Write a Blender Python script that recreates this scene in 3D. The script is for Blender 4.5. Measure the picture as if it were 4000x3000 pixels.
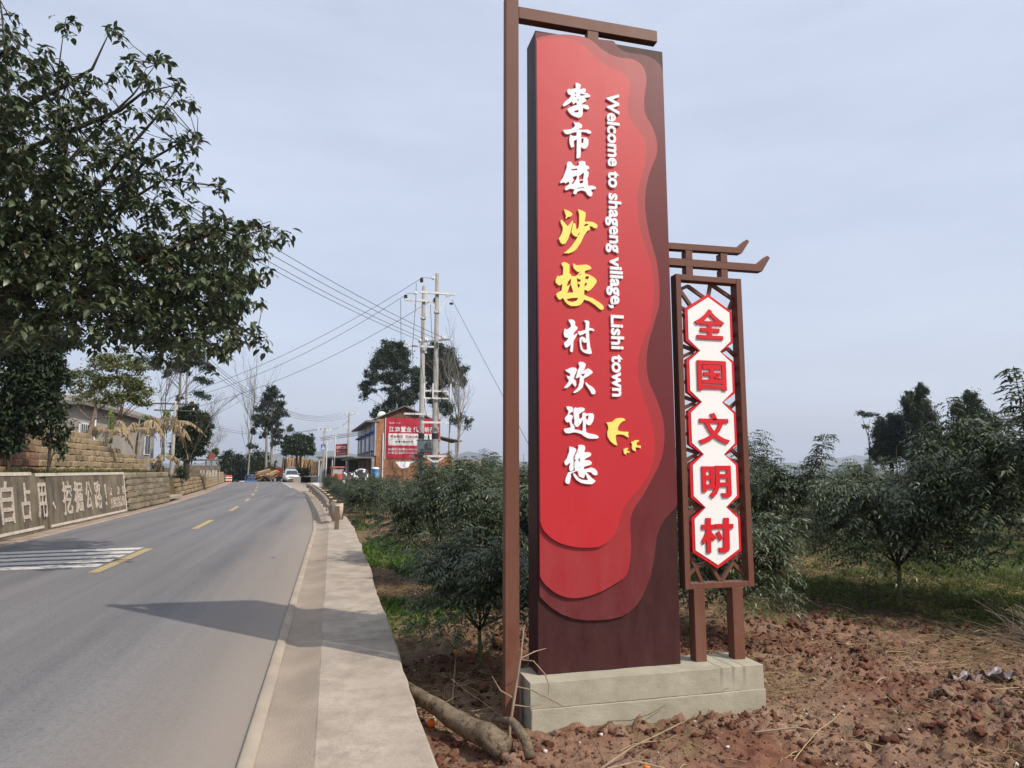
import bpy, bmesh, math, random
import numpy as np
from mathutils import Vector, Matrix, Euler

# ------------------------------------------------------------------ scene, camera, light
SC = bpy.context.scene
COL = SC.collection
for o in list(bpy.data.objects):
    bpy.data.objects.remove(o)
R = math.radians
random.seed(7)
RNG = np.random.default_rng(11)

FPX, HOR, VPX, CAMH = 2650.0, 1835.0, 1302.0, 1.65     # focal length and vanishing point in photo pixels (4000 x 3000)
PITCH = math.atan((HOR - 1500) / FPX)
YAW = math.atan((2000 - VPX) / math.hypot(FPX, HOR - 1500))
cam_d = bpy.data.cameras.new('camera')
cam = bpy.data.objects.new('camera', cam_d)
COL.objects.link(cam)
cam.location = (0, 0, CAMH)
cam.rotation_euler = (R(90) + PITCH, 0, -YAW)
cam_d.sensor_width = 36
cam_d.lens = 36 * FPX / 4000
cam_d.clip_start = 0.05
cam_d.clip_end = 20000
SC.camera = cam

SUN = Vector((0.696, -0.718, 1.02)).normalized()       # towards the sun
SUN_EL = math.asin(SUN.z)
SUN_ROT = math.atan2(SUN.x, SUN.y)
w = bpy.data.worlds.new('World')
SC.world = w
w.use_nodes = True
wn, wl = w.node_tree.nodes, w.node_tree.links
wn.clear()
w_out = wn.new('ShaderNodeOutputWorld')
w_bg = wn.new('ShaderNodeBackground')
w_sky = wn.new('ShaderNodeTexSky')
w_sky.sky_type = 'NISHITA'
w_sky.sun_disc = False
w_sky.sun_elevation = SUN_EL
w_sky.sun_rotation = SUN_ROT
w_sky.altitude = 300
w_sky.air_density = 1.0
w_sky.dust_density = 5.0
w_sky.ozone_density = 1.2
w_bg.inputs['Strength'].default_value = 0.145
# thin high veil of cloud, even over the whole sky
w_tc = wn.new('ShaderNodeTexCoord')
w_mp = wn.new('ShaderNodeMapping')
w_mp.inputs['Scale'].default_value = (1.2, 1.2, 5.0)
w_mp.inputs['Rotation'].default_value = (0.25, 0.1, 0.4)
w_no = wn.new('ShaderNodeTexNoise')
w_no.inputs['Scale'].default_value = 1.6
w_no.inputs['Detail'].default_value = 5
w_no.inputs['Roughness'].default_value = 0.55
w_rp = wn.new('ShaderNodeMapRange')
w_rp.inputs['From Min'].default_value = 0.3
w_rp.inputs['From Max'].default_value = 0.75
w_rp.inputs['To Min'].default_value = 0.48
w_rp.inputs['To Max'].default_value = 0.68
w_mx = wn.new('ShaderNodeMix')
w_mx.data_type = 'RGBA'
w_mx.inputs['B'].default_value = (6.9, 7.5, 8.9, 1)
wl.new(w_tc.outputs['Generated'], w_mp.inputs['Vector'])
wl.new(w_mp.outputs['Vector'], w_no.inputs['Vector'])
wl.new(w_no.outputs['Fac'], w_rp.inputs['Value'])
wl.new(w_rp.outputs['Result'], w_mx.inputs['Factor'])
wl.new(w_sky.outputs['Color'], w_mx.inputs['A'])
wl.new(w_mx.outputs['Result'], w_bg.inputs['Color'])
wl.new(w_bg.outputs['Background'], w_out.inputs['Surface'])

sun_d = bpy.data.lights.new('sun', 'SUN')
sun_d.energy = 4.8
sun_d.angle = R(0.6)
sun_d.color = (1.0, 0.91, 0.79)
sun = bpy.data.objects.new('sun', sun_d)
COL.objects.link(sun)
sun.rotation_euler = SUN.to_track_quat('Z', 'Y').to_euler()
sun.location = (20, -20, 40)

SC.view_settings.view_transform = 'Standard'
SC.view_settings.look = 'None'
SC.view_settings.exposure = -0.08
SC.view_settings.gamma = 1.0
SC.view_settings.use_curve_mapping = False
SC.cycles.use_denoising = True
SC.cycles.max_bounces = 6
SC.cycles.diffuse_bounces = 3
SC.cycles.glossy_bounces = 2
SC.cycles.transmission_bounces = 4
SC.cycles.transparent_max_bounces = 6
SC.cycles.volume_bounces = 0
SC.cycles.caustics_reflective = False
SC.cycles.caustics_refractive = False

# ------------------------------------------------------------------ helpers
def ray(u, v):
    x, y = (u - 2000) / FPX, (1500 - v) / FPX
    f = math.cos(PITCH) - y * math.sin(PITCH)
    z = math.sin(PITCH) + y * math.cos(PITCH)
    return Vector((x * math.cos(YAW) + f * math.sin(YAW), -x * math.sin(YAW) + f * math.cos(YAW), z))

def at(u, v, Y):
    "the point at distance Y along the road that a photo pixel shows"
    d = ray(u, v)
    return Vector((0, 0, CAMH)) + d * (Y / d.y)

class MB:
    "collects shapes for one mesh object"
    def __init__(s):
        s.v, s.f = [], []
    def add(s, vs, fs):
        n = len(s.v)
        s.v += [tuple(p) for p in vs]
        s.f += [tuple(i + n for i in f) for f in fs]
        return s
    def box(s, x0, x1, y0, y1, z0, z1, M=None):
        vs = [(x0, y0, z0), (x1, y0, z0), (x1, y1, z0), (x0, y1, z0), (x0, y0, z1), (x1, y0, z1), (x1, y1, z1), (x0, y1, z1)]
        if M is not None:
            vs = [M @ Vector(p) for p in vs]
        return s.add(vs, [(0, 3, 2, 1), (4, 5, 6, 7), (0, 1, 5, 4), (1, 2, 6, 5), (2, 3, 7, 6), (3, 0, 4, 7)])
    def tube(s, pts, rad, n=8, cap=True):
        pts = [Vector(p) for p in pts]
        if not hasattr(rad, '__len__'):
            rad = [rad] * len(pts)
        base = len(s.v)
        up = None
        for i, p in enumerate(pts):
            a = pts[max(i - 1, 0)]
            b = pts[min(i + 1, len(pts) - 1)]
            t = (b - a).normalized()
            if up is None:
                up = t.orthogonal().normalized()
            else:
                up = (up - t * up.dot(t))
                up = up.normalized() if up.length > 1e-6 else t.orthogonal().normalized()
            w2 = t.cross(up)
            for k in range(n):
                an = 2 * math.pi * k / n
                s.v.append(tuple(p + (up * math.cos(an) + w2 * math.sin(an)) * rad[i]))
        for i in range(len(pts) - 1):
            for k in range(n):
                a = base + i * n + k
                b = base + i * n + (k + 1) % n
                s.f.append((a, b, b + n, a + n))
        if cap:
            s.f.append(tuple(base + k for k in range(n))[::-1])
            s.f.append(tuple(base + (len(pts) - 1) * n + k for k in range(n)))
        return s
    def bar(s, a, b, w, d, up=(0, 1, 0)):
        "a rectangular bar from a to b: w across, d along up"
        a, b, up = Vector(a), Vector(b), Vector(up)
        t = (b - a).normalized()
        sd = t.cross(up).normalized()
        u2 = sd.cross(t).normalized()
        vs = []
        for p in (a, b):
            for i, j in ((-1, -1), (1, -1), (1, 1), (-1, 1)):
                vs.append(p + sd * (w / 2 * i) + u2 * (d / 2 * j))
        return s.add(vs, [(0, 3, 2, 1), (4, 5, 6, 7), (0, 1, 5, 4), (1, 2, 6, 5), (2, 3, 7, 6), (3, 0, 4, 7)])
    def lathe(s, prof, c=(0, 0, 0), n=16, axis='Z'):
        base = len(s.v)
        for r, h in prof:
            for k in range(n):
                an = 2 * math.pi * k / n
                p = (r * math.cos(an), r * math.sin(an), h)
                if axis == 'Y':
                    p = (p[0], p[2], p[1])
                elif axis == 'X':
                    p = (p[2], p[0], p[1])
                s.v.append((p[0] + c[0], p[1] + c[1], p[2] + c[2]))
        m = len(prof)
        for i in range(m - 1):
            for k in range(n):
                a = base + i * n + k
                b = base + i * n + (k + 1) % n
                s.f.append((a, b, b + n, a + n))
        s.f.append(tuple(base + k for k in range(n))[::-1])
        s.f.append(tuple(base + (m - 1) * n + k for k in range(n)))
        return s
    def build(s, name, mat, parent=None, smooth=False, bevel=0, loc=None):
        me = bpy.data.meshes.new(name)
        me.from_pydata(s.v, [], s.f)
        return link(name, me, mat, parent, smooth, bevel, loc)

def link(name, me, mat, parent=None, smooth=False, bevel=0, loc=None, fix=True):
    if mat is not None and not me.materials:
        me.materials.append(mat)
    if fix:
        bm = bmesh.new()
        bm.from_mesh(me)
        bmesh.ops.recalc_face_normals(bm, faces=bm.faces)
        bm.to_mesh(me)
        bm.free()
    if smooth:
        me.shade_smooth()
    o = bpy.data.objects.new(name, me)
    COL.objects.link(o)
    if parent is not None:
        o.parent = parent
    if loc is not None:
        o.location = loc
    if bevel:
        m = o.modifiers.new('bevel', 'BEVEL')
        m.width = bevel
        m.segments = 2
        m.limit_method = 'ANGLE'
    return o

def fastmesh(name, V, F):
    "mesh from numpy arrays: V (n,3), F (m,k)"
    me = bpy.data.meshes.new(name)
    V = np.ascontiguousarray(V, dtype=np.float32)
    F = np.ascontiguousarray(F, dtype=np.int32)
    k = F.shape[1]
    me.vertices.add(len(V))
    me.vertices.foreach_set('co', V.ravel())
    me.loops.add(F.size)
    me.loops.foreach_set('vertex_index', F.ravel())
    me.polygons.add(len(F))
    me.polygons.foreach_set('loop_start', np.arange(0, F.size, k, dtype=np.int32))
    me.update(calc_edges=True)
    me.validate()
    return me

def tag(o, label=None, cat=None, group=None, kind=None):
    if label: o['label'] = label
    if cat: o['category'] = cat
    if group: o['group'] = group
    if kind: o['kind'] = kind
    return o

def empty(name, loc=(0, 0, 0), rz=0, label=None, cat=None, group=None):
    o = bpy.data.objects.new(name, None)
    COL.objects.link(o)
    o.location = loc
    o.rotation_euler = (0, 0, rz)
    o.empty_display_size = 0.2
    return tag(o, label, cat, group)

def copy_tree(o, parent=None):
    c = o.copy()
    COL.objects.link(c)
    c.parent = parent
    for ch in [x for x in KIDS.get(o.name, [])]:
        copy_tree(ch, c)
    return c
KIDS = {}
def remember(root):
    KIDS[root.name] = [o for o in COL.objects if o.parent == root]
    for k in KIDS[root.name]:
        remember(k)

def hash2(ix, iy, seed):
    h = (ix.astype(np.int64) * 374761393 + iy.astype(np.int64) * 668265263 + seed * 974634777) & 0x7fffffff
    h = ((h ^ (h >> 13)) * 1274126177) & 0x7fffffff
    return ((h ^ (h >> 16)) & 0xffff) / 65535.0

def vnoise(x, y, seed=0):
    ix, iy = np.floor(x), np.floor(y)
    fx, fy = x - ix, y - iy
    fx, fy = fx * fx * (3 - 2 * fx), fy * fy * (3 - 2 * fy)
    a, b = hash2(ix, iy, seed), hash2(ix + 1, iy, seed)
    c, d = hash2(ix, iy + 1, seed), hash2(ix + 1, iy + 1, seed)
    return (a + (b - a) * fx) * (1 - fy) + (c + (d - c) * fx) * fy - 0.5

def fbm(x, y, seed=0, octv=4, gain=0.5):
    t, amp = 0, 1
    for i in range(octv):
        t = t + amp * vnoise(x * 2 ** i + 17 * i, y * 2 ** i - 9 * i, seed + i)
        amp *= gain
    return t

# ---- materials
def srgb(r, g, b):
    f = lambda c: (c / 255 / 12.92) if c <= 10.3 else ((c / 255 + 0.055) / 1.055) ** 2.4
    return (f(r), f(g), f(b), 1)

def lin(r, g, b):
    return (r, g, b, 1)

class Mat:
    "small builder for node materials"
    def __init__(s, name, rough=0.8, spec=0.3, metal=0):
        s.m = bpy.data.materials.new(name)
        s.m.use_nodes = True
        s.nt = s.m.node_tree
        s.b = s.nt.nodes['Principled BSDF']
        s.b.inputs['Roughness'].default_value = rough
        s.b.inputs['Specular IOR Level'].default_value = spec
        s.b.inputs['Metallic'].default_value = metal
        s.tc = s.n('ShaderNodeTexCoord')
        s.co = s.tc.outputs['Object']
    def n(s, t, **kw):
        nd = s.nt.nodes.new(t)
        for k, v in kw.items():
            setattr(nd, k, v)
        return nd
    def l(s, a, b):
        s.nt.links.new(a, b)
    def mapping(s, scale=(1, 1, 1), src=None):
        m = s.n('ShaderNodeMapping')
        m.inputs['Scale'].default_value = scale
        s.l(src or s.co, m.inputs['Vector'])
        return m.outputs['Vector']
    def noise(s, scale=5, detail=4, rough=0.55, src=None, lo=0.35, hi=0.65, dist=0):
        t = s.n('ShaderNodeTexNoise')
        t.inputs['Scale'].default_value = scale
        t.inputs['Detail'].default_value = detail
        t.inputs['Roughness'].default_value = rough
        t.inputs['Distortion'].default_value = dist
        s.l(src or s.co, t.inputs['Vector'])
        r = s.n('ShaderNodeMapRange')
        r.inputs['From Min'].default_value = lo
        r.inputs['From Max'].default_value = hi
        s.l(t.outputs['Fac'], r.inputs['Value'])
        return r.outputs['Result']
    def mix(s, a, b, fac, mode='MIX'):
        m = s.n('ShaderNodeMix', data_type='RGBA', blend_type=mode)
        for k, x in (('A', a), ('B', b)):
            if isinstance(x, tuple):
                m.inputs[k].default_value = x
            else:
                s.l(x, m.inputs[k])
        if isinstance(fac, (int, float)):
            m.inputs['Factor'].default_value = fac
        else:
            s.l(fac, m.inputs['Factor'])
        return m.outputs['Result']
    def math(s, op, a, b=0.0):
        m = s.n('ShaderNodeMath', operation=op)
        for i, x in enumerate((a, b)):
            if isinstance(x, (int, float)):
                m.inputs[i].default_value = x
            else:
                s.l(x, m.inputs[i])
        return m.outputs[0]
    def rng(s, v, a, b, c=0.0, d=1.0):
        r = s.n('ShaderNodeMapRange')
        for k, x in (('From Min', a), ('From Max', b), ('To Min', c), ('To Max', d)):
            r.inputs[k].default_value = x
        s.l(v, r.inputs['Value'])
        return r.outputs['Result']
    def xyz(s, src=None):
        x = s.n('ShaderNodeSeparateXYZ')
        s.l(src or s.co, x.inputs[0])
        return x.outputs
    def rand(s):
        return s.n('ShaderNodeObjectInfo').outputs['Random']
    def island(s):
        return s.n('ShaderNodeNewGeometry').outputs['Random Per Island']
    def col(s, c):
        if isinstance(c, tuple):
            s.b.inputs['Base Color'].default_value = c
        else:
            s.l(c, s.b.inputs['Base Color'])
        return s
    def rough(s, v):
        s.l(v, s.b.inputs['Roughness'])
        return s
    def bump(s, h, strength=0.3, dist=0.01):
        b = s.n('ShaderNodeBump')
        b.inputs['Strength'].default_value = strength
        b.inputs['Distance'].default_value = dist
        s.l(h, b.inputs['Height'])
        s.l(b.outputs['Normal'], s.b.inputs['Normal'])
        return s

def simple(name, c, rough=0.7, var=0.25, scale=6.0, bump=0.0, spec=0.3, metal=0, bscale=None, rnd=0.0):
    m = Mat(name, rough, spec, metal)
    dark = tuple(x * (1 - var) for x in c[:3]) + (1,)
    lite = tuple(min(x * (1 + var), 1) for x in c[:3]) + (1,)
    cc = m.mix(dark, lite, m.noise(scale, 5, 0.6))
    if rnd:
        v = m.rng(m.rand(), 0, 1, 1 - rnd, 1 + rnd)
        h = m.n('ShaderNodeHueSaturation')
        m.l(cc, h.inputs['Color'])
        m.l(v, h.inputs['Value'])
        cc = h.outputs['Color']
    m.col(cc)
    if bump:
        m.bump(m.noise(bscale or scale * 4, 5, 0.65), bump, 0.01)
    return m.m

def leafmat(name, c1, c2, rough=0.45, spec=0.4, trans=0.25, c3=None, amt3=0.1):
    m = Mat(name, rough, spec)
    isl = m.island()
    cc = m.mix(c1, c2, isl)
    if c3 is not None:
        f = m.math('FRACT', m.math('MULTIPLY', isl, 37.31))
        cc = m.mix(cc, c3, m.math('LESS_THAN', f, amt3))
    v = m.n('ShaderNodeHueSaturation')
    m.l(cc, v.inputs['Color'])
    m.l(m.rng(m.rand(), 0, 1, 0.85, 1.15), v.inputs['Value'])
    cc = v.outputs['Color']
    m.col(cc)
    tr = m.n('ShaderNodeBsdfTranslucent')
    m.l(cc, tr.inputs['Color'])
    ms = m.n('ShaderNodeMixShader')
    ms.inputs[0].default_value = trans
    m.l(m.b.outputs[0], ms.inputs[1])
    m.l(tr.outputs[0], ms.inputs[2])
    out = [n for n in m.nt.nodes if n.type == 'OUTPUT_MATERIAL'][0]
    m.l(ms.outputs[0], out.inputs['Surface'])
    return m.m

def curve_mesh(polys, depth, bev=0.0):
    "filled, extruded flat shape from closed outlines (inner outlines are holes): front at y=0, facing -y"
    cu = bpy.data.curves.new('outline', 'CURVE')
    cu.dimensions = '2D'
    cu.fill_mode = 'BOTH'
    cu.extrude = depth / 2
    for p in polys:
        sp = cu.splines.new('POLY')
        sp.points.add(len(p) - 1)
        for i, (x, z) in enumerate(p):
            sp.points[i].co = (x, z, 0, 1)
        sp.use_cyclic_u = True
    return _eval(cu, depth)

def text_mesh(body, size, depth, bold=0.0):
    cu = bpy.data.curves.new('text', 'FONT')
    cu.body = body
    cu.size = size
    cu.extrude = depth / 2
    cu.offset = bold
    cu.resolution_u = 3
    return _eval(cu, depth)

def _eval(cu, depth):
    ob = bpy.data.objects.new('tmp', cu)
    COL.objects.link(ob)
    dg = bpy.context.evaluated_depsgraph_get()
    dg.update()
    me = bpy.data.meshes.new_from_object(ob.evaluated_get(dg))
    bpy.data.objects.remove(ob)
    bpy.data.curves.remove(cu)
    me.materials.clear()
    # local x,y -> world x,z ; front face (local +z) looks to -y
    me.transform(Matrix(((1, 0, 0, 0), (0, 0, -1, depth / 2), (0, 1, 0, 0), (0, 0, 0, 1))))
    return me

def fit_text(me, x0, x1, z0, z1):
    "scale and move a text mesh into a rectangle"
    n = len(me.vertices)
    co = np.empty(n * 3, np.float32)
    me.vertices.foreach_get('co', co)
    co = co.reshape(-1, 3)
    a, b = co.min(0), co.max(0)
    co[:, 0] = x0 + (co[:, 0] - a[0]) / (b[0] - a[0]) * (x1 - x0)
    co[:, 2] = z0 + (co[:, 2] - a[2]) / (b[2] - a[2]) * (z1 - z0)
    me.vertices.foreach_set('co', co.ravel())
    me.update()
    return me

# ------------------------------------------------------------------ shape of the land
XC_Y = np.array([-60, 0, 20, 31, 39.6, 48, 57, 66, 77, 87.6, 97, 110, 140, 300, 4000.])
XC_X = np.array([-3.6, -3.6, -3.63, -3.96, -4.43, -5.06, -5.79, -6.66, -7.67, -8.74, -9.7, -11.2, -15, -40, -40.])
def xc(y):
    return np.interp(y, XC_Y, XC_X)

def drop(y):
    "the road goes over a crest about a hundred metres off"
    d = np.maximum(np.asarray(y, float) - 99, 0)
    return -0.0032 * d ** 2 / (1 + d / 60)

def sstep(a, b, x):
    t = np.clip((x - a) / (b - a), 0, 1)
    return t * t * (3 - 2 * t)

def ground_z(x, y):
    x = np.asarray(x, float)
    y = np.asarray(y, float)
    t = x - xc(y)
    dist = np.hypot(x, y)
    # field on the right
    n = fbm(x * 0.35, y * 0.35, 3, 3) * 0.16 + fbm(x * 1.7, y * 1.7, 8, 4) * 0.10
    near = sstep(16, 7, dist)
    cl = fbm(x * 5.5, y * 5.5, 21, 4, 0.6)
    msk = sstep(-.15, .2, fbm(x * .9, y * .9, 51, 3))
    n = n + near * ((0.35 + 0.65 * msk) * ((0.5 - np.abs(cl)) ** 2 * 0.30 - .03) + 0.045 * fbm(x * 19, y * 19, 31, 3, 0.65) * (.4 + .6 * msk))
    zr = -0.33 + n * sstep(4.25, 4.9, t) - 0.05 * np.maximum(x - 30, 0) / (1 + np.maximum(x - 30, 0) / 700)
    zr = zr + 0.3 * sstep(45, 62, y)
    # bank on the left
    zl = 1.50 + 0.10 * fbm(x * 0.8, y * 0.8, 5, 4)
    up = sstep(-6.15, -6.5, t) * sstep(46, 36, y)
    zl = zl + up * (0.55 + 0.75 * sstep(36, 22, y)) + sstep(-7, -30, t) * 2.0
    zl = zl - sstep(38, 48, y) * 0.55 * sstep(-8.5, -5.5, t) + sstep(60, 90, y) * 0.2
    wl_ = sstep(-4.42, -4.52, t)
    z = np.where(t < -4.3, -0.12 + (zl + 0.12) * wl_, np.where(t < 4.24, -0.12, zr))
    z = z + drop(y) - 0.03 * np.maximum(dist - 160, 0) / (1 + np.maximum(dist - 160, 0) / 900)
    return z

def gz(x, y):
    return float(ground_z(np.array([x]), np.array([y]))[0])

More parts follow.
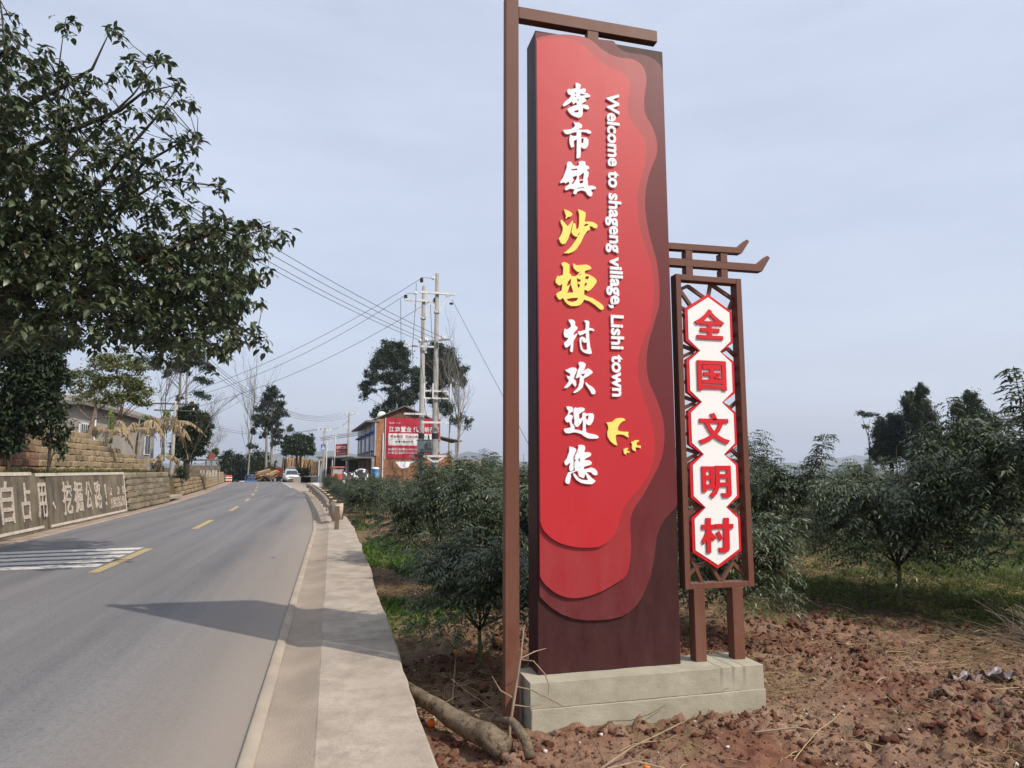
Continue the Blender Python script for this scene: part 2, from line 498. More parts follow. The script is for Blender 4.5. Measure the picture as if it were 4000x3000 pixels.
# outlines of the painted shapes on the sign, millimetres across and up
CH={
 'li':'1949,5019 1976,5020 1999,5007 1994,4986 1987,4963 2024,4978 2044,4975 2043,4952 2024,4940 2056,4939 2085,4922 2082,4907 2048,4895 2024,4889 2041,4881 2049,4864 2030,4852 2002,4830 1999,4824 2029,4827 2058,4825 2072,4809 2071,4793 2050,4785 2018,4795 2013,4776 2011,4732 1999,4709 1977,4696 1949,4702 1913,4712 1885,4736 1870,4763 1882,4775 1922,4799 1961,4817 1963,4825 1945,4836 1929,4815 1911,4839 1890,4819 1857,4793 1836,4781 1828,4798 1854,4833 1887,4862 1908,4897 1887,4900 1874,4915 1872,4938 1884,4955 1900,4950 1952,4969 1951,4990|1942,4927 1952,4933 1952,4917 1939,4912|1990,4928 2042,4923 2023,4911 1993,4904|1930,4874 1952,4905 1951,4890|1962,4865 1985,4873 1969,4850|1928,4739 1939,4758 1975,4772 1972,4747',
 'shi':'1926,4656 1948,4649 1980,4652 2005,4635 2003,4610 1980,4598 1951,4589 1983,4589 2019,4591 2055,4599 2087,4587 2089,4568 2069,4562 2033,4573 1997,4570 1995,4538 1996,4517 2018,4523 2043,4523 2063,4507 2060,4461 2049,4435 2023,4415 1995,4428 1992,4435 1989,4381 1985,4335 1958,4321 1950,4327 1952,4391 1955,4496 1928,4480 1925,4458 1930,4427 1903,4413 1888,4453 1886,4495 1894,4533 1918,4521 1925,4520 1950,4528 1954,4547 1953,4564 1919,4553 1887,4538 1869,4530 1844,4536 1827,4565 1855,4570 1905,4584 1941,4616 1935,4635|1996,4508 2018,4517 2014,4471 1995,4465',
 'zhen':'1875,4284 1901,4283 1914,4260 1940,4249 1961,4258 1975,4268 1968,4291 1993,4304 2029,4302 2032,4270 2064,4260 2064,4239 2039,4229 2060,4210 2056,4171 2045,4149 2051,4108 2053,4083 2090,4091 2125,4081 2122,4063 2075,4051 2092,4028 2088,4000 2071,3988 2046,4003 2025,4032 1990,4038 1954,4021 1940,3995 1916,3999 1919,4020 1927,4038 1893,4042 1849,4020 1839,4036 1850,4058 1878,4078 1882,4096 1871,4102 1847,4082 1836,4092 1801,4080 1798,4093 1823,4131 1841,4175 1859,4225 1862,4268|1904,4220 1954,4229 1955,4216 1914,4207 1897,4212|1970,4162 1995,4184 2017,4202 2013,4166 2009,4138 1970,4130|1912,4148 1951,4166 1951,4145 1917,4086 1899,4080 1920,4121|1951,4054 2019,4071 2016,4063 1955,4047|1973,4122 2009,4130 2005,4104 1977,4096',
 'sha':'1831,3852 1869,3842 1900,3826 1906,3812 1893,3795 1865,3786 1852,3771 1842,3773 1850,3792 1840,3818|1799,3754 1812,3755 1861,3703 1883,3729 1909,3761 1908,3741 1892,3678 1887,3653 1866,3596 1841,3551 1816,3542 1797,3553 1782,3589 1801,3621 1816,3659 1820,3690 1802,3725|1911,3735 1930,3734 1936,3713 1939,3682 1961,3700 1967,3747 1968,3821 1957,3860 1970,3863 2004,3852 2026,3842 2025,3817 2016,3757 2051,3764 2095,3762 2127,3746 2134,3728 2123,3710 2101,3710 2082,3723 2066,3722 2055,3725 2063,3709 2065,3694 2037,3676 2011,3640 1978,3569 1934,3504 1908,3483 1871,3466 1824,3465 1846,3482 1884,3518 1922,3570 1954,3622 1935,3617 1910,3631 1895,3654 1903,3691|2009,3725 2028,3743 2053,3740 2044,3730 2015,3716|1955,3640 1967,3663 1967,3645 1958,3629',
 'geng':'1805,3375 1824,3388 1851,3382 1873,3369 1874,3330 1872,3294 1887,3282 1893,3268 1900,3271 1925,3270 1950,3290 1969,3316 1950,3308 1931,3322 1910,3344 1907,3377 1917,3381 1932,3367 1982,3374 2026,3381 2057,3371 2073,3354 2060,3341 2032,3332 2011,3325 2012,3301 2050,3294 2094,3273 2117,3251 2115,3232 2092,3197 2060,3162 2038,3148 2023,3159 2004,3158 2002,3116 2028,3105 2078,3091 2140,3058 2175,3030 2179,3009 2165,2995 2146,2998 2102,3032 2053,3062 2000,3075 1990,3052 1965,3026 1934,3015 1884,3012 1854,3025 1829,3051 1814,3078 1796,3063 1778,3060 1762,3082 1753,3105 1775,3124 1800,3138 1806,3156 1809,3199 1788,3180 1769,3187 1751,3206 1750,3230 1770,3265 1782,3259 1816,3277 1819,3313 1819,3346 1807,3358|1846,3177 1859,3220 1888,3251 1883,3201 1859,3184|1875,3187 1886,3198 1907,3130 1850,3122|1845,3069 1891,3081 1950,3087 1934,3060 1897,3046 1860,3051|2012,3255 2018,3277 2047,3282 2048,3270 2037,3250|2008,3213 2033,3226 2023,3199 2006,3189|1937,3256 1977,3244 1971,3231 1943,3218|1941,3214 1967,3201 1964,3185 1948,3169|1955,3281 1981,3300 1980,3292 1960,3279',
 'cun':'1862,2893 1880,2897 1904,2894 1919,2878 1917,2848 1942,2833 1937,2817 1915,2795 1903,2774 1905,2762 1939,2785 1929,2757 1902,2714 1899,2659 1894,2620 1882,2620 1871,2628 1875,2658 1878,2686 1863,2669 1842,2656 1830,2658 1818,2685 1821,2696 1845,2718 1859,2739 1840,2739 1826,2745 1817,2769 1820,2797 1829,2816 1843,2807 1860,2817 1882,2837 1879,2860 1866,2877|1998,2892 2015,2897 2036,2894 2046,2883 2042,2832 2072,2831 2091,2816 2081,2807 2062,2812 2041,2811 2042,2749 2050,2675 2064,2625 2061,2614 2046,2610 2006,2616 1982,2629 1965,2649 1959,2685 1955,2726 1960,2747 1979,2756 2000,2749 2015,2733 2013,2789 1984,2773 1960,2765 1950,2774 1941,2794 1947,2798 1970,2802 2011,2816 2014,2872|1973,2722 1980,2733 1983,2713 2007,2703 2019,2711 2023,2653 2006,2642 1987,2645 1978,2667 1972,2695',
 'huan':'1827,2469 1842,2471 1866,2485 1894,2493 1918,2488 1932,2474 1922,2451 1910,2424 1900,2394 1917,2385 1923,2350 1914,2331 1902,2340 1886,2362 1869,2341 1841,2318 1815,2317 1822,2329 1846,2358 1860,2384 1846,2401 1836,2423 1851,2419 1868,2415 1872,2436 1851,2449 1835,2457|1942,2531 1962,2543 1985,2540 2007,2527 2007,2509 1987,2463 2013,2482 2033,2488 2056,2474 2071,2457 2056,2442 2022,2418 1991,2402 1988,2372 1980,2331 1958,2308 1930,2287 1906,2277 1894,2284 1916,2302 1940,2330 1952,2371 1955,2416 1936,2406 1918,2400 1927,2433 1937,2465 1954,2502|1960,2437 2001,2443 1986,2417|2002,2368 2012,2371 2031,2351 2064,2334 2083,2316 2092,2294 2087,2276 2070,2271 2056,2277 2044,2301 2021,2332 2007,2350',
 'ying':'1834,2167 1859,2166 1884,2162 1894,2148 1891,2123 1876,2118 1861,2106 1859,2098 1878,2097 1891,2084 1887,2072 1878,2053 1880,2030 1900,2005 1906,1991 1899,1980 1927,1975 1974,1966 1978,2060 1957,2027 1932,1999 1915,2002 1900,2021 1905,2044 1898,2087 1896,2119 1901,2148 1914,2161 1926,2151 1939,2158 1969,2161 1994,2152 1991,2133 1963,2119 1943,2102 1942,2064 1970,2076 1973,2102 1973,2115 1996,2119 2003,2110 2039,2114 2064,2114 2075,2100 2072,2071 2063,2043 2042,2016 2022,2014 2002,2030 2001,1985 2004,1956 2036,1946 2081,1939 2106,1928 2115,1917 2101,1906 2050,1903 2015,1908 1991,1921 1961,1940 1921,1953 1887,1953 1857,1945 1827,1947 1813,1963 1811,1982 1843,1987 1872,1995 1870,2006 1858,2039 1843,2033 1828,2043 1819,2064 1829,2083 1844,2097 1853,2126 1837,2149|2000,2082 2013,2094 2028,2096 2020,2056 2008,2065',
 'nin':'1857,1838 1890,1832 1915,1818 1914,1802 1889,1751 1891,1728 1890,1647 1871,1640 1856,1644 1854,1672 1864,1709 1830,1684 1815,1695 1813,1716 1835,1746 1855,1797|1930,1849 1960,1854 1987,1847 1995,1830 1984,1793 2029,1793 2047,1779 2038,1761 1990,1737 1988,1728 2028,1727 2050,1712 2045,1693 2007,1681 1983,1675 1977,1651 2007,1658 2047,1668 2076,1658 2096,1635 2098,1612 2078,1603 2058,1612 2044,1628 2026,1631 2001,1633 2026,1605 2055,1577 2079,1561 2070,1547 2045,1533 2005,1534 1956,1543 1916,1566 1892,1598 1885,1621 1902,1619 1931,1585 1966,1568 2015,1566 1998,1603 1989,1617 1981,1584 1966,1584 1937,1598 1927,1640 1908,1638 1863,1617 1868,1598 1857,1548 1850,1535 1826,1541 1817,1557 1824,1585 1844,1626 1857,1633 1904,1644 1897,1672 1901,1718 1914,1729 1901,1734 1904,1760 1924,1797 1937,1835|1928,1732 1946,1744 1948,1709|1935,1663 1940,1674 1945,1668',
 'bird1':'2182,2040 2242,2047 2255,2061 2279,2077 2308,2080 2336,2079 2352,2070 2356,2061 2335,2054 2311,2036 2292,2012 2286,1994 2287,1976 2305,1969 2338,1965 2383,1965 2378,1947 2380,1930 2384,1914 2361,1927 2333,1940 2305,1943 2274,1941 2266,1928 2268,1893 2279,1850 2251,1858 2219,1884 2194,1921 2192,1962 2202,1988 2200,2014 2189,2032',
 'bird2':'2400,1879 2429,1886 2446,1897 2477,1896 2474,1889 2455,1876 2452,1856 2461,1851 2491,1850 2490,1828 2468,1836 2443,1837 2442,1821 2447,1802 2420,1812 2409,1831 2413,1864',
 'bird3':'2335,1821 2349,1824 2356,1829 2378,1830 2370,1818 2363,1805 2387,1804 2386,1790 2360,1792 2358,1774 2338,1783 2335,1803',
 'cun2':'3125,1237 3172,1236 3170,1180 3208,1180 3206,1142 3172,1143 3176,1116 3222,1065 3185,1042 3166,1069 3164,942 3123,943 3123,1051 3094,1012 3077,1046 3116,1106 3126,1141 3081,1144 3083,1182 3123,1181|3299,1236 3348,1235 3346,1184 3388,1183 3387,1142 3348,1143 3345,973 3331,948 3299,939 3248,943 3239,983 3288,982 3294,1144 3213,1146 3214,1184 3297,1185|3216,1106 3250,1125 3283,1060 3253,1039',
}
LAY={
 1:'1600,5364 1638,5385 1698,5407 1783,5428 1870,5439 1939,5437 1991,5422 2043,5391 2104,5339 2156,5294 2208,5258 2279,5230 2359,5211 2412,5188 2452,5154 2474,5113 2480,5061 2471,4997 2453,4933 2446,4879 2451,4809 2474,4751 2592,4612 2619,4555 2623,4479 2609,4379 2584,4290 2547,4167 2522,4068 2516,3971 2523,3866 2537,3761 2562,3658 2598,3556 2628,3465 2649,3351 2658,3248 2659,3155 2650,3072 2631,2990 2601,2875 2566,2803 2526,2710 2496,2608 2485,2517 2489,2437 2506,2349 2535,2250 2570,2152 2605,2045 2623,1937 2628,1839 2615,1752 2594,1674 2549,1587 2489,1501 2439,1457 2359,1382 2314,1312 2296,1242 2278,1173 2244,1124 2200,1080 2145,1042 2102,1026 1996,1024 1890,1033 1786,1062 1713,1098 1662,1142 1626,1186 1611,1245',
 2:'1602,5399 1645,5428 1739,5460 1842,5485 1947,5496 2035,5496 2096,5484 2158,5450 2219,5402 2281,5372 2353,5357 2416,5351 2489,5359 2543,5352 2598,5324 2633,5276 2648,5215 2648,5142 2635,5069 2621,4995 2619,4914 2622,4861 2648,4803 2692,4738 2723,4655 2740,4580 2738,4514 2728,4458 2692,4376 2649,4273 2618,4151 2604,4052 2603,3945 2615,3829 2634,3724 2664,3611 2695,3508 2714,3383 2721,3258 2720,3153 2709,3049 2680,2976 2643,2861 2607,2758 2585,2655 2578,2564 2583,2463 2603,2384 2638,2305 2679,2216 2709,2127 2728,2028 2730,1939 2720,1841 2698,1752 2663,1674 2618,1597 2551,1491 2527,1450 2469,1379 2417,1309 2398,1239 2394,1158 2398,1078 2396,989 2385,890 2367,821 2338,773 2267,737 2169,687 2083,657 1997,637 1903,629 1830,639 1747,672 1686,717 1640,762 1612,811',
 3:'1604,5478 2338,5520 2354,5509 2364,5489 2400,5454 2445,5434 2509,5429 2591,5434 2665,5430 2721,5416 2767,5391 2799,5364 2816,5330 2825,5282 2829,5227 2842,1353 2794,1302 2724,1242 2676,1171 2645,1101 2632,1020 2611,900 2580,781 2538,683 2492,606 2446,544 2379,493 2313,463 2215,448 2108,445 2002,450 1898,468 1794,509 1712,561 1651,616 1614,655',
}

# ------------------------------------------------------------------ ground, road, pavement
g = Mat('soil', 0.95, 0.12)
gx, gy_, gz_ = g.xyz()[:3]
n1 = g.noise(0.9, 6, 0.65, lo=0.35, hi=0.65)
n2 = g.noise(7, 7, 0.7, lo=0.3, hi=0.7)
n3 = g.noise(38, 5, 0.7, lo=0.3, hi=0.7)
red = g.mix(lin(0.070, 0.029, 0.019), lin(0.245, 0.112, 0.072), n2)
red = g.mix(red, lin(0.33, 0.235, 0.165), g.math('MULTIPLY', n1, g.rng(n3, 0, 1, .35, .95)))
red = g.mix(red, lin(0.16, 0.14, 0.055), g.math('MULTIPLY', g.noise(1.6, 5, .65, lo=.55, hi=.7), .55))
brown = g.mix(lin(0.035, 0.026, 0.015), lin(0.11, 0.082, 0.042), n2)
moss = g.mix(lin(0.020, 0.032, 0.009), lin(0.082, 0.102, 0.026), n2)
strip = g.mix(lin(0.075, 0.05, 0.034), lin(0.24, 0.17, 0.10), n2)
field = g.mix(brown, moss, g.noise(0.55, 5, 0.6, lo=0.40, hi=0.58))
field = g.mix(strip, field, g.rng(gx, 2.2, 4.5))
# red clods lie dug up round the foot of the sign, moss and litter further off
dx = g.math('SUBTRACT', gx, 4.2)
dy = g.math('MULTIPLY', g.math('SUBTRACT', gy_, 4.6), 0.85)
rr = g.math('SQRT', g.math('ADD', g.math('MULTIPLY', dx, dx), g.math('MULTIPLY', dy, dy)))
rr = g.math('ADD', rr, g.math('MULTIPLY', g.math('SUBTRACT', g.noise(1.1, 4, 0.6, lo=0.0, hi=1.0), 0.5), 3.2))
soilc = g.mix(red, field, g.rng(rr, 3.4, 4.6))
left = g.mix(lin(0.13, 0.075, 0.045), lin(0.06, 0.06, 0.025), n1)
soilc = g.mix(left, soilc, g.rng(gx, -4.0, -1.5))
g.col(soilc)
g.bump(g.math('ADD', n3, g.math('MULTIPLY', n2, 1.5)), 0.6, 0.02)
SOIL = g.m

def axis(spans):
    out = []
    for a, b, s in spans:
        out += list(np.arange(a, b - 1e-6, s))
    return np.array(out + [spans[-1][1]])
xs = axis([(-4000, -400, 300), (-400, -60, 20), (-60, -14, 1.6), (-14, -7, 0.16), (-7, 0.4, 0.8), (0.4, 7.0, 0.033), (7.0, 10, 0.06), (10, 26, 0.3), (26, 80, 2.5), (80, 400, 20), (400, 4000, 300)])
ys = axis([(-400, -20, 40), (-20, 2, 2), (2.0, 9.0, 0.035), (9.0, 13, 0.09), (13, 50, 0.35), (50, 130, 1.5), (130, 500, 18), (500, 6000, 300)])
GX, GY = np.meshgrid(xs, ys)
GZ = ground_z(GX.ravel(), GY.ravel())
V = np.stack([GX.ravel(), GY.ravel(), GZ], 1)
nx = len(xs)
ii = (np.arange(len(ys) - 1)[:, None] * nx + np.arange(nx - 1)[None, :]).ravel()
F = np.stack([ii, ii + 1, ii + nx + 1, ii + nx], 1)
me = fastmesh('ground', V, F)
me.shade_smooth()
tag(link('ground', me, SOIL, fix=False), kind='structure')

def ribbon(name, prof, y0, y1, step, mat, zoff=0.0, smooth=False):
    "a strip that follows the road: prof is a list of (offset from the centre line, height)"
    yy = np.arange(y0, y1 + step * 0.5, step)
    c = xc(yy)
    d = drop(yy)
    P = np.array([[(c[i] + t, yy[i], z + d[i] + zoff) for t, z in prof] for i in range(len(yy))]).reshape(-1, 3)
    k = len(prof)
    jj = (np.arange(len(yy) - 1)[:, None] * k + np.arange(k - 1)[None, :]).ravel()
    me = fastmesh(name, P, np.stack([jj, jj + 1, jj + k + 1, jj + k], 1))
    if smooth:
        me.shade_smooth()
    return link(name, me, mat, fix=False)

a = Mat('asphalt', 0.82, 0.35)
ax_, ay_, _ = a.xyz()[:3]
fine = a.noise(260, 3, 0.7, lo=0.25, hi=0.75)
streak = a.noise(1.0, 5, 0.6, src=a.mapping((1.5, 0.045, 1)), lo=0.36, hi=0.64)
patch = a.noise(0.35, 5, 0.6, lo=0.3, hi=0.7)
base = a.mix(lin(0.094, 0.095, 0.103), lin(0.182, 0.179, 0.182), streak)
base = a.mix(base, lin(0.165, 0.155, 0.150), a.math('MULTIPLY', patch, 0.5))
base = a.mix(base, lin(0.06, 0.058, 0.06), a.math('MULTIPLY', a.noise(30, 5, 0.85, lo=0.5, hi=0.64), 0.6))
base = a.mix(base, lin(0.26, 0.245, 0.235), a.math('MULTIPLY', a.noise(40, 5, 0.85, lo=0.52, hi=0.66), 0.6))
base = a.mix(base, lin(0.30, 0.28, 0.265), a.math('MULTIPLY', a.noise(150, 3, 0.7, lo=0.56, hi=0.72), 0.5))
base = a.mix(base, lin(0.03, 0.03, 0.032), a.math('MULTIPLY', a.noise(110, 3, 0.7, lo=0.57, hi=0.70), 0.55))
# pale dust has drifted against the right-hand edge
ragged = a.math('ADD', ax_, a.math('MULTIPLY', a.math('SUBTRACT', a.noise(0.8, 6, 0.65, src=a.mapping((1.2, 0.25, 1)), lo=0.0, hi=1.0), 0.5), 0.9))
dust = a.rng(ragged, -1.75, -0.6)
base = a.mix(base, lin(0.27, 0.228, 0.187), a.math('MULTIPLY', dust, 0.75))
spots = a.noise(2.2, 2, 0.5, lo=0.735, hi=0.76)
base = a.mix(base, lin(0.04, 0.038, 0.036), a.math('MULTIPLY', spots, 0.7))
a.col(base)
a.bump(a.math('ADD', fine, a.math('MULTIPLY', a.noise(90, 3, 0.6), 0.6)), 0.35, 0.004)
ASPH = a.m
road = tag(ribbon('road', [(-3.28, 0.0), (-1.6, 0.025), (0, 0.035), (1.6, 0.02), (3.16, -0.006)], -6, 240, 1.0, ASPH), kind='structure')

c = Mat('pavement_concrete', 0.9, 0.2)
cxx, cyy, _ = c.xyz()[:3]
cb = c.mix(lin(0.30, 0.25, 0.20), lin(0.43, 0.375, 0.31), c.noise(1.8, 7, 0.65, lo=0.3, hi=0.7))
cb = c.mix(cb, lin(0.24, 0.20, 0.165), c.math('MULTIPLY', c.noise(2.2, 8, 0.8, lo=0.46, hi=0.62), 0.8))
cb = c.mix(cb, lin(0.14, 0.12, 0.10), c.math('MULTIPLY', c.noise(55, 5, 0.8, lo=0.55, hi=0.68), 0.6))
c.col(cb)
c.bump(c.math('ADD', c.noise(75, 6, 0.75), c.math('MULTIPLY', c.noise(9, 5, 0.6), .5)), 0.3, 0.006)
CONC = c.m
lip = simple('kerb_concrete', lin(0.32, 0.27, 0.215), 0.92, 0.12, 2, 0.15, bscale=90)
gut = simple('gutter_concrete', lin(0.31, 0.255, 0.20), 0.92, 0.13, 1.5, 0.5, bscale=70)
tag(ribbon('kerb', [(3.13, -0.03), (3.135, 0.010), (3.15, 0.016), (3.205, 0.012), (3.225, -0.004)], -6, 60, 0.5, lip), kind='structure')
tag(ribbon('gutter', [(3.215, -0.010), (3.34, -0.018), (3.46, 0.004), (3.548, 0.026)], -6, 60, 0.5, gut), kind='structure')
# slabs of the walk, cast in lengths, its outer edge a wall down to the field
def walk(y0, y1, name='pavement'):
    yy = np.arange(y0, y1 + 0.01, (y1 - y0) / max(3, int((y1 - y0) / 0.25)))
    e = 4.22 + 0.03 * fbm(yy * 0.9, yy * 0 + 3.3, 4, 4) * 2 + 0.045 * sstep(7, 12, yy)
    rows = []
    for i, y in enumerate(yy):
        cc = float(xc(y))
        zz = 0.0
        rows.append([(cc + 3.54, y, -0.1), (cc + 3.54, y, 0.022 + zz), (cc + 3.56, y, 0.032 + zz), (cc + e[i] - 0.02, y, 0.03 + zz), (cc + e[i], y, 0.012 + zz), (cc + e[i] + 0.01, y, -0.16), (cc + e[i] + 0.03, y, -0.7)])
    k = 7
    P = [p for r in rows for p in r]
    Fs = [(i * k + j, i * k + j + 1, (i + 1) * k + j + 1, (i + 1) * k + j) for i in range(len(yy) - 1) for j in range(k - 1)]
    Fs += [tuple(range(k)), tuple((len(yy) - 1) * k + j for j in range(k))[::-1]]
    return MB().add(P, Fs).build(name, CONC)
pav = empty('pavement')
tag(pav, kind='structure')
cuts = [-6, -0.6, 6.9, 13.7, 20.5, 27.0, 33.5, 40, 47, 54]
for i in range(len(cuts) - 1):
    walk(cuts[i] + 0.006, cuts[i + 1] - 0.006, 'slab').parent = pav
# left shoulder between road and wall
sh = Mat('shoulder_concrete', 0.92, 0.2)
sc_ = sh.mix(lin(0.24, 0.18, 0.14), lin(0.37, 0.29, 0.23), sh.noise(1.1, 6, 0.65))
sh.col(sh.mix(sc_, lin(0.16, 0.12, 0.09), sh.math('MULTIPLY', sh.noise(3, 6, 0.7, lo=0.55, hi=0.75), 0.7)))
sh.bump(sh.noise(40, 5, 0.7), 0.4, 0.01)
tag(ribbon('shoulder', [(-4.6, -0.03), (-4.25, -0.02), (-3.9, -0.01), (-3.46, 0.004), (-3.42, 0.012), (-3.30, 0.014), (-3.27, -0.02)], -6, 120, 0.5, sh.m), kind='structure')

# painted markings
YEL = Mat('yellow_paint', 0.7, 0.3)
YEL.col(YEL.mix(lin(0.40, 0.30, 0.14), lin(0.20, 0.175, 0.14), YEL.noise(25, 6, 0.75, lo=0.48, hi=0.75)))
WHT = Mat('white_paint', 0.7, 0.3)
WHT.col(WHT.mix(lin(0.60, 0.57, 0.51), lin(0.25, 0.24, 0.23), WHT.noise(18, 6, 0.8, lo=0.46, hi=0.72)))
def road_z(t):
    return float(np.interp(t, [-3.28, -1.6, 0, 1.6, 3.16], [0, 0.025, 0.035, 0.02, -0.006]))
def patchq(name, pts, mat):
    return MB().add([(x, y, road_z(x - float(xc(y))) + float(drop(y)) + 0.004) for x, y in pts], [tuple(range(len(pts)))]).build(name, mat, road)
for k, yc in enumerate([5.6, 14.05, 22.35, 30.97, 39.6, 48.2, 56.9, 66.3, 76.8, 87.6, 97.3]):
    y0, y1 = yc - 1.72, yc + 1.72
    patchq('centre_line_dash', [(float(xc(y0)) - 0.085, y0), (float(xc(y0)) + 0.085, y0), (float(xc(y1)) + 0.085, y1), (float(xc(y1)) - 0.085, y1)], YEL.m)
for k in range(5):
    y0 = 13.05 + 0.64 * k
    for x0, x1 in ((-6.86, -5.25), (-5.25, -3.78)):
        patchq('rumble_stripe', [(x0, y0), (x1, y0), (x1, y0 + 0.4), (x0, y0 + 0.4)], WHT.m)
for k in range(7):
    y0 = 66 + k * 6
    y1 = y0 + 5.9
    patchq('edge_line', [(float(xc(y0)) + 2.95, y0), (float(xc(y0)) + 3.1, y0), (float(xc(y1)) + 3.1, y1), (float(xc(y1)) + 2.95, y1)], WHT.m)

# ------------------------------------------------------------------ the welcome sign
def poly(s):
    return [tuple(float(x) / 1000 for x in p.split(',')) for p in s.split()]
def painted(name, c, rough=0.38, spec=0.45, dirt=0.35, dustc=lin(0.42, 0.30, 0.26)):
    m = Mat(name, rough, spec)
    _, _, z = m.xyz()[:3]
    low = m.rng(z, 1.9, 0.1)
    speck = m.noise(95, 3, 0.75, src=m.mapping((1, 1, 0.6)), lo=0.62, hi=0.72)
    film = m.noise(2.5, 6, 0.7, src=m.mapping((3.0, 3.0, 0.9)), lo=0.35, hi=0.8)
    cc = m.mix(c, dustc, m.math('MULTIPLY', m.math('MULTIPLY', film, low), dirt))
    cc = m.mix(cc, dustc, m.math('MULTIPLY', m.math('MULTIPLY', speck, m.rng(z, 2.3, 0.2)), dirt * 1.4))
    m.col(cc)
    m.rough(m.rng(film, 0, 1, rough, rough + 0.08))
    m.bump(m.noise(1.3, 3, 0.5, lo=0, hi=1), 0.04, 0.05)
    return m.m
RED1 = painted('bright_red_paint', lin(0.46, 0.006, 0.014), 0.46, 0.55, 0.10)
RED2 = painted('red_paint', lin(0.31, 0.011, 0.017), 0.46, 0.55, 0.14)
RED3 = painted('dark_red_paint', lin(0.115, 0.011, 0.015), 0.46, 0.35, 0.14)
MAROON = painted('maroon_paint', lin(0.040, 0.0105, 0.0115), 0.5, 0.22, 0.16, lin(0.24, 0.13, 0.11))
BROWN = painted('brown_paint', lin(0.125, 0.044, 0.026), 0.52, 0.35, 0.25, lin(0.36, 0.24, 0.18))
WHITE = painted('white_sign_paint', lin(0.80, 0.79, 0.78), 0.45, 0.4, 0.10, lin(0.55, 0.48, 0.42))
LETW = simple('white_letter_acrylic', lin(0.82, 0.82, 0.86), 0.4, 0.03, 3)
LETY = simple('yellow_letter_acrylic', lin(0.88, 0.72, 0.17), 0.4, 0.04, 3)
LETR = simple('red_letter_acrylic', lin(0.58, 0.014, 0.022), 0.42, 0.05, 3)
cp = Mat('plinth_concrete', 0.9, 0.2)
_, _, pz = cp.xyz()[:3]
pb = cp.mix(lin(0.28, 0.26, 0.195), lin(0.42, 0.395, 0.315), cp.noise(3, 7, 0.65, lo=0.3, hi=0.7))
pb = cp.mix(pb, lin(0.135, 0.125, 0.075), cp.math('MULTIPLY', cp.noise(2.2, 6, 0.7, src=cp.mapping((1, 1, 3)), lo=0.54, hi=0.70), cp.rng(pz, -0.05, -0.16, 0.12, 0.8)))
pb = cp.mix(pb, lin(0.2, 0.18, 0.15), cp.math('MULTIPLY', cp.noise(140, 2, 0.6, lo=0.63, hi=0.73), 0.7))
# damp rubbed bands where the form ties ran
pxx = cp.xyz()[0]
for bx in (3.10, 3.21, 3.31):
    band = cp.math('LESS_THAN', cp.math('ABSOLUTE', cp.math('SUBTRACT', pxx, bx)), 0.013)
    pb = cp.mix(pb, lin(0.22, 0.20, 0.15), cp.math('MULTIPLY', cp.math('MULTIPLY', band, cp.rng(pz, -0.12, 0.02)), 0.7))
cp.col(pb)
cp.bump(cp.math('ADD', cp.noise(80, 6, 0.7), cp.math('MULTIPLY', cp.noise(14, 4, 0.6), .5)), 0.22, 0.006)
PLINTH = cp.m

sign = empty('welcome_sign', (0, 0, 0), 0, 'tall red village welcome sign with white and yellow characters, standing on a concrete plinth', 'sign')
def wob(name, x0, x1, y0, y1, z0, z1, seed, parent, n=26):
    "cast concrete block with slightly uneven faces"
    bm = bmesh.new()
    bmesh.ops.create_cube(bm, size=1)
    bmesh.ops.subdivide_edges(bm, edges=bm.edges[:], cuts=n, use_grid_fill=True)
    P = np.array([v.co[:] for v in bm.verts])
    Q = np.empty_like(P)
    Q[:, 0] = x0 + (P[:, 0] + .5) * (x1 - x0)
    Q[:, 1] = y0 + (P[:, 1] + .5) * (y1 - y0)
    Q[:, 2] = z0 + (P[:, 2] + .5) * (z1 - z0)
    d1 = fbm(Q[:, 0] * 6 + Q[:, 2] * 3.1, Q[:, 1] * 6 + Q[:, 2] * 5.3, seed, 4) * 0.005
    d2 = fbm(Q[:, 0] * 5 + 40, Q[:, 1] * 5 + Q[:, 2] * 4, seed + 9, 4) * 0.007
    Q[:, 1] += d1 * np.sign(P[:, 1]) * (np.abs(P[:, 1]) > .49)
    Q[:, 0] += d2 * np.sign(P[:, 0]) * (np.abs(P[:, 0]) > .49)
    Q[:, 2] += d2 * (P[:, 2] > .49)
    for v, q in zip(bm.verts, Q):
        v.co = q
    me = bpy.data.meshes.new(name)
    bm.to_mesh(me)
    bm.free()
    return link(name, me, PLINTH, parent, bevel=0.006)
wob('plinth', 1.487, 3.493, 5.142, 5.545, -0.135, 0.052, 2, sign)
wob('plinth_footing', 1.492, 3.497, 5.134, 5.552, -0.75, -0.137, 5, sign)
post = MB().box(1.338, 1.454, 5.33, 5.42, -0.6, 5.80).build('post', BROWN, sign, bevel=0.004)
beam = MB().box(1.456, 2.792, 5.331, 5.412, 5.600, 5.712).build('beam', BROWN, sign, bevel=0.004)
MB().box(2.100, 2.206, 5.334, 5.41, 5.512, 5.598).build('bracket', BROWN, sign, bevel=0.003)
panel = MB().box(1.605, 2.84, 5.33, 5.60, 0.054, 5.508).build('panel', MAROON, sign, bevel=0.003)
LM = {1: RED1, 2: RED2, 3: RED3}
LN = {1: 'bright red front layer with wavy edge', 2: 'red middle layer with wavy edge', 3: 'dark red rear layer with wavy edge'}
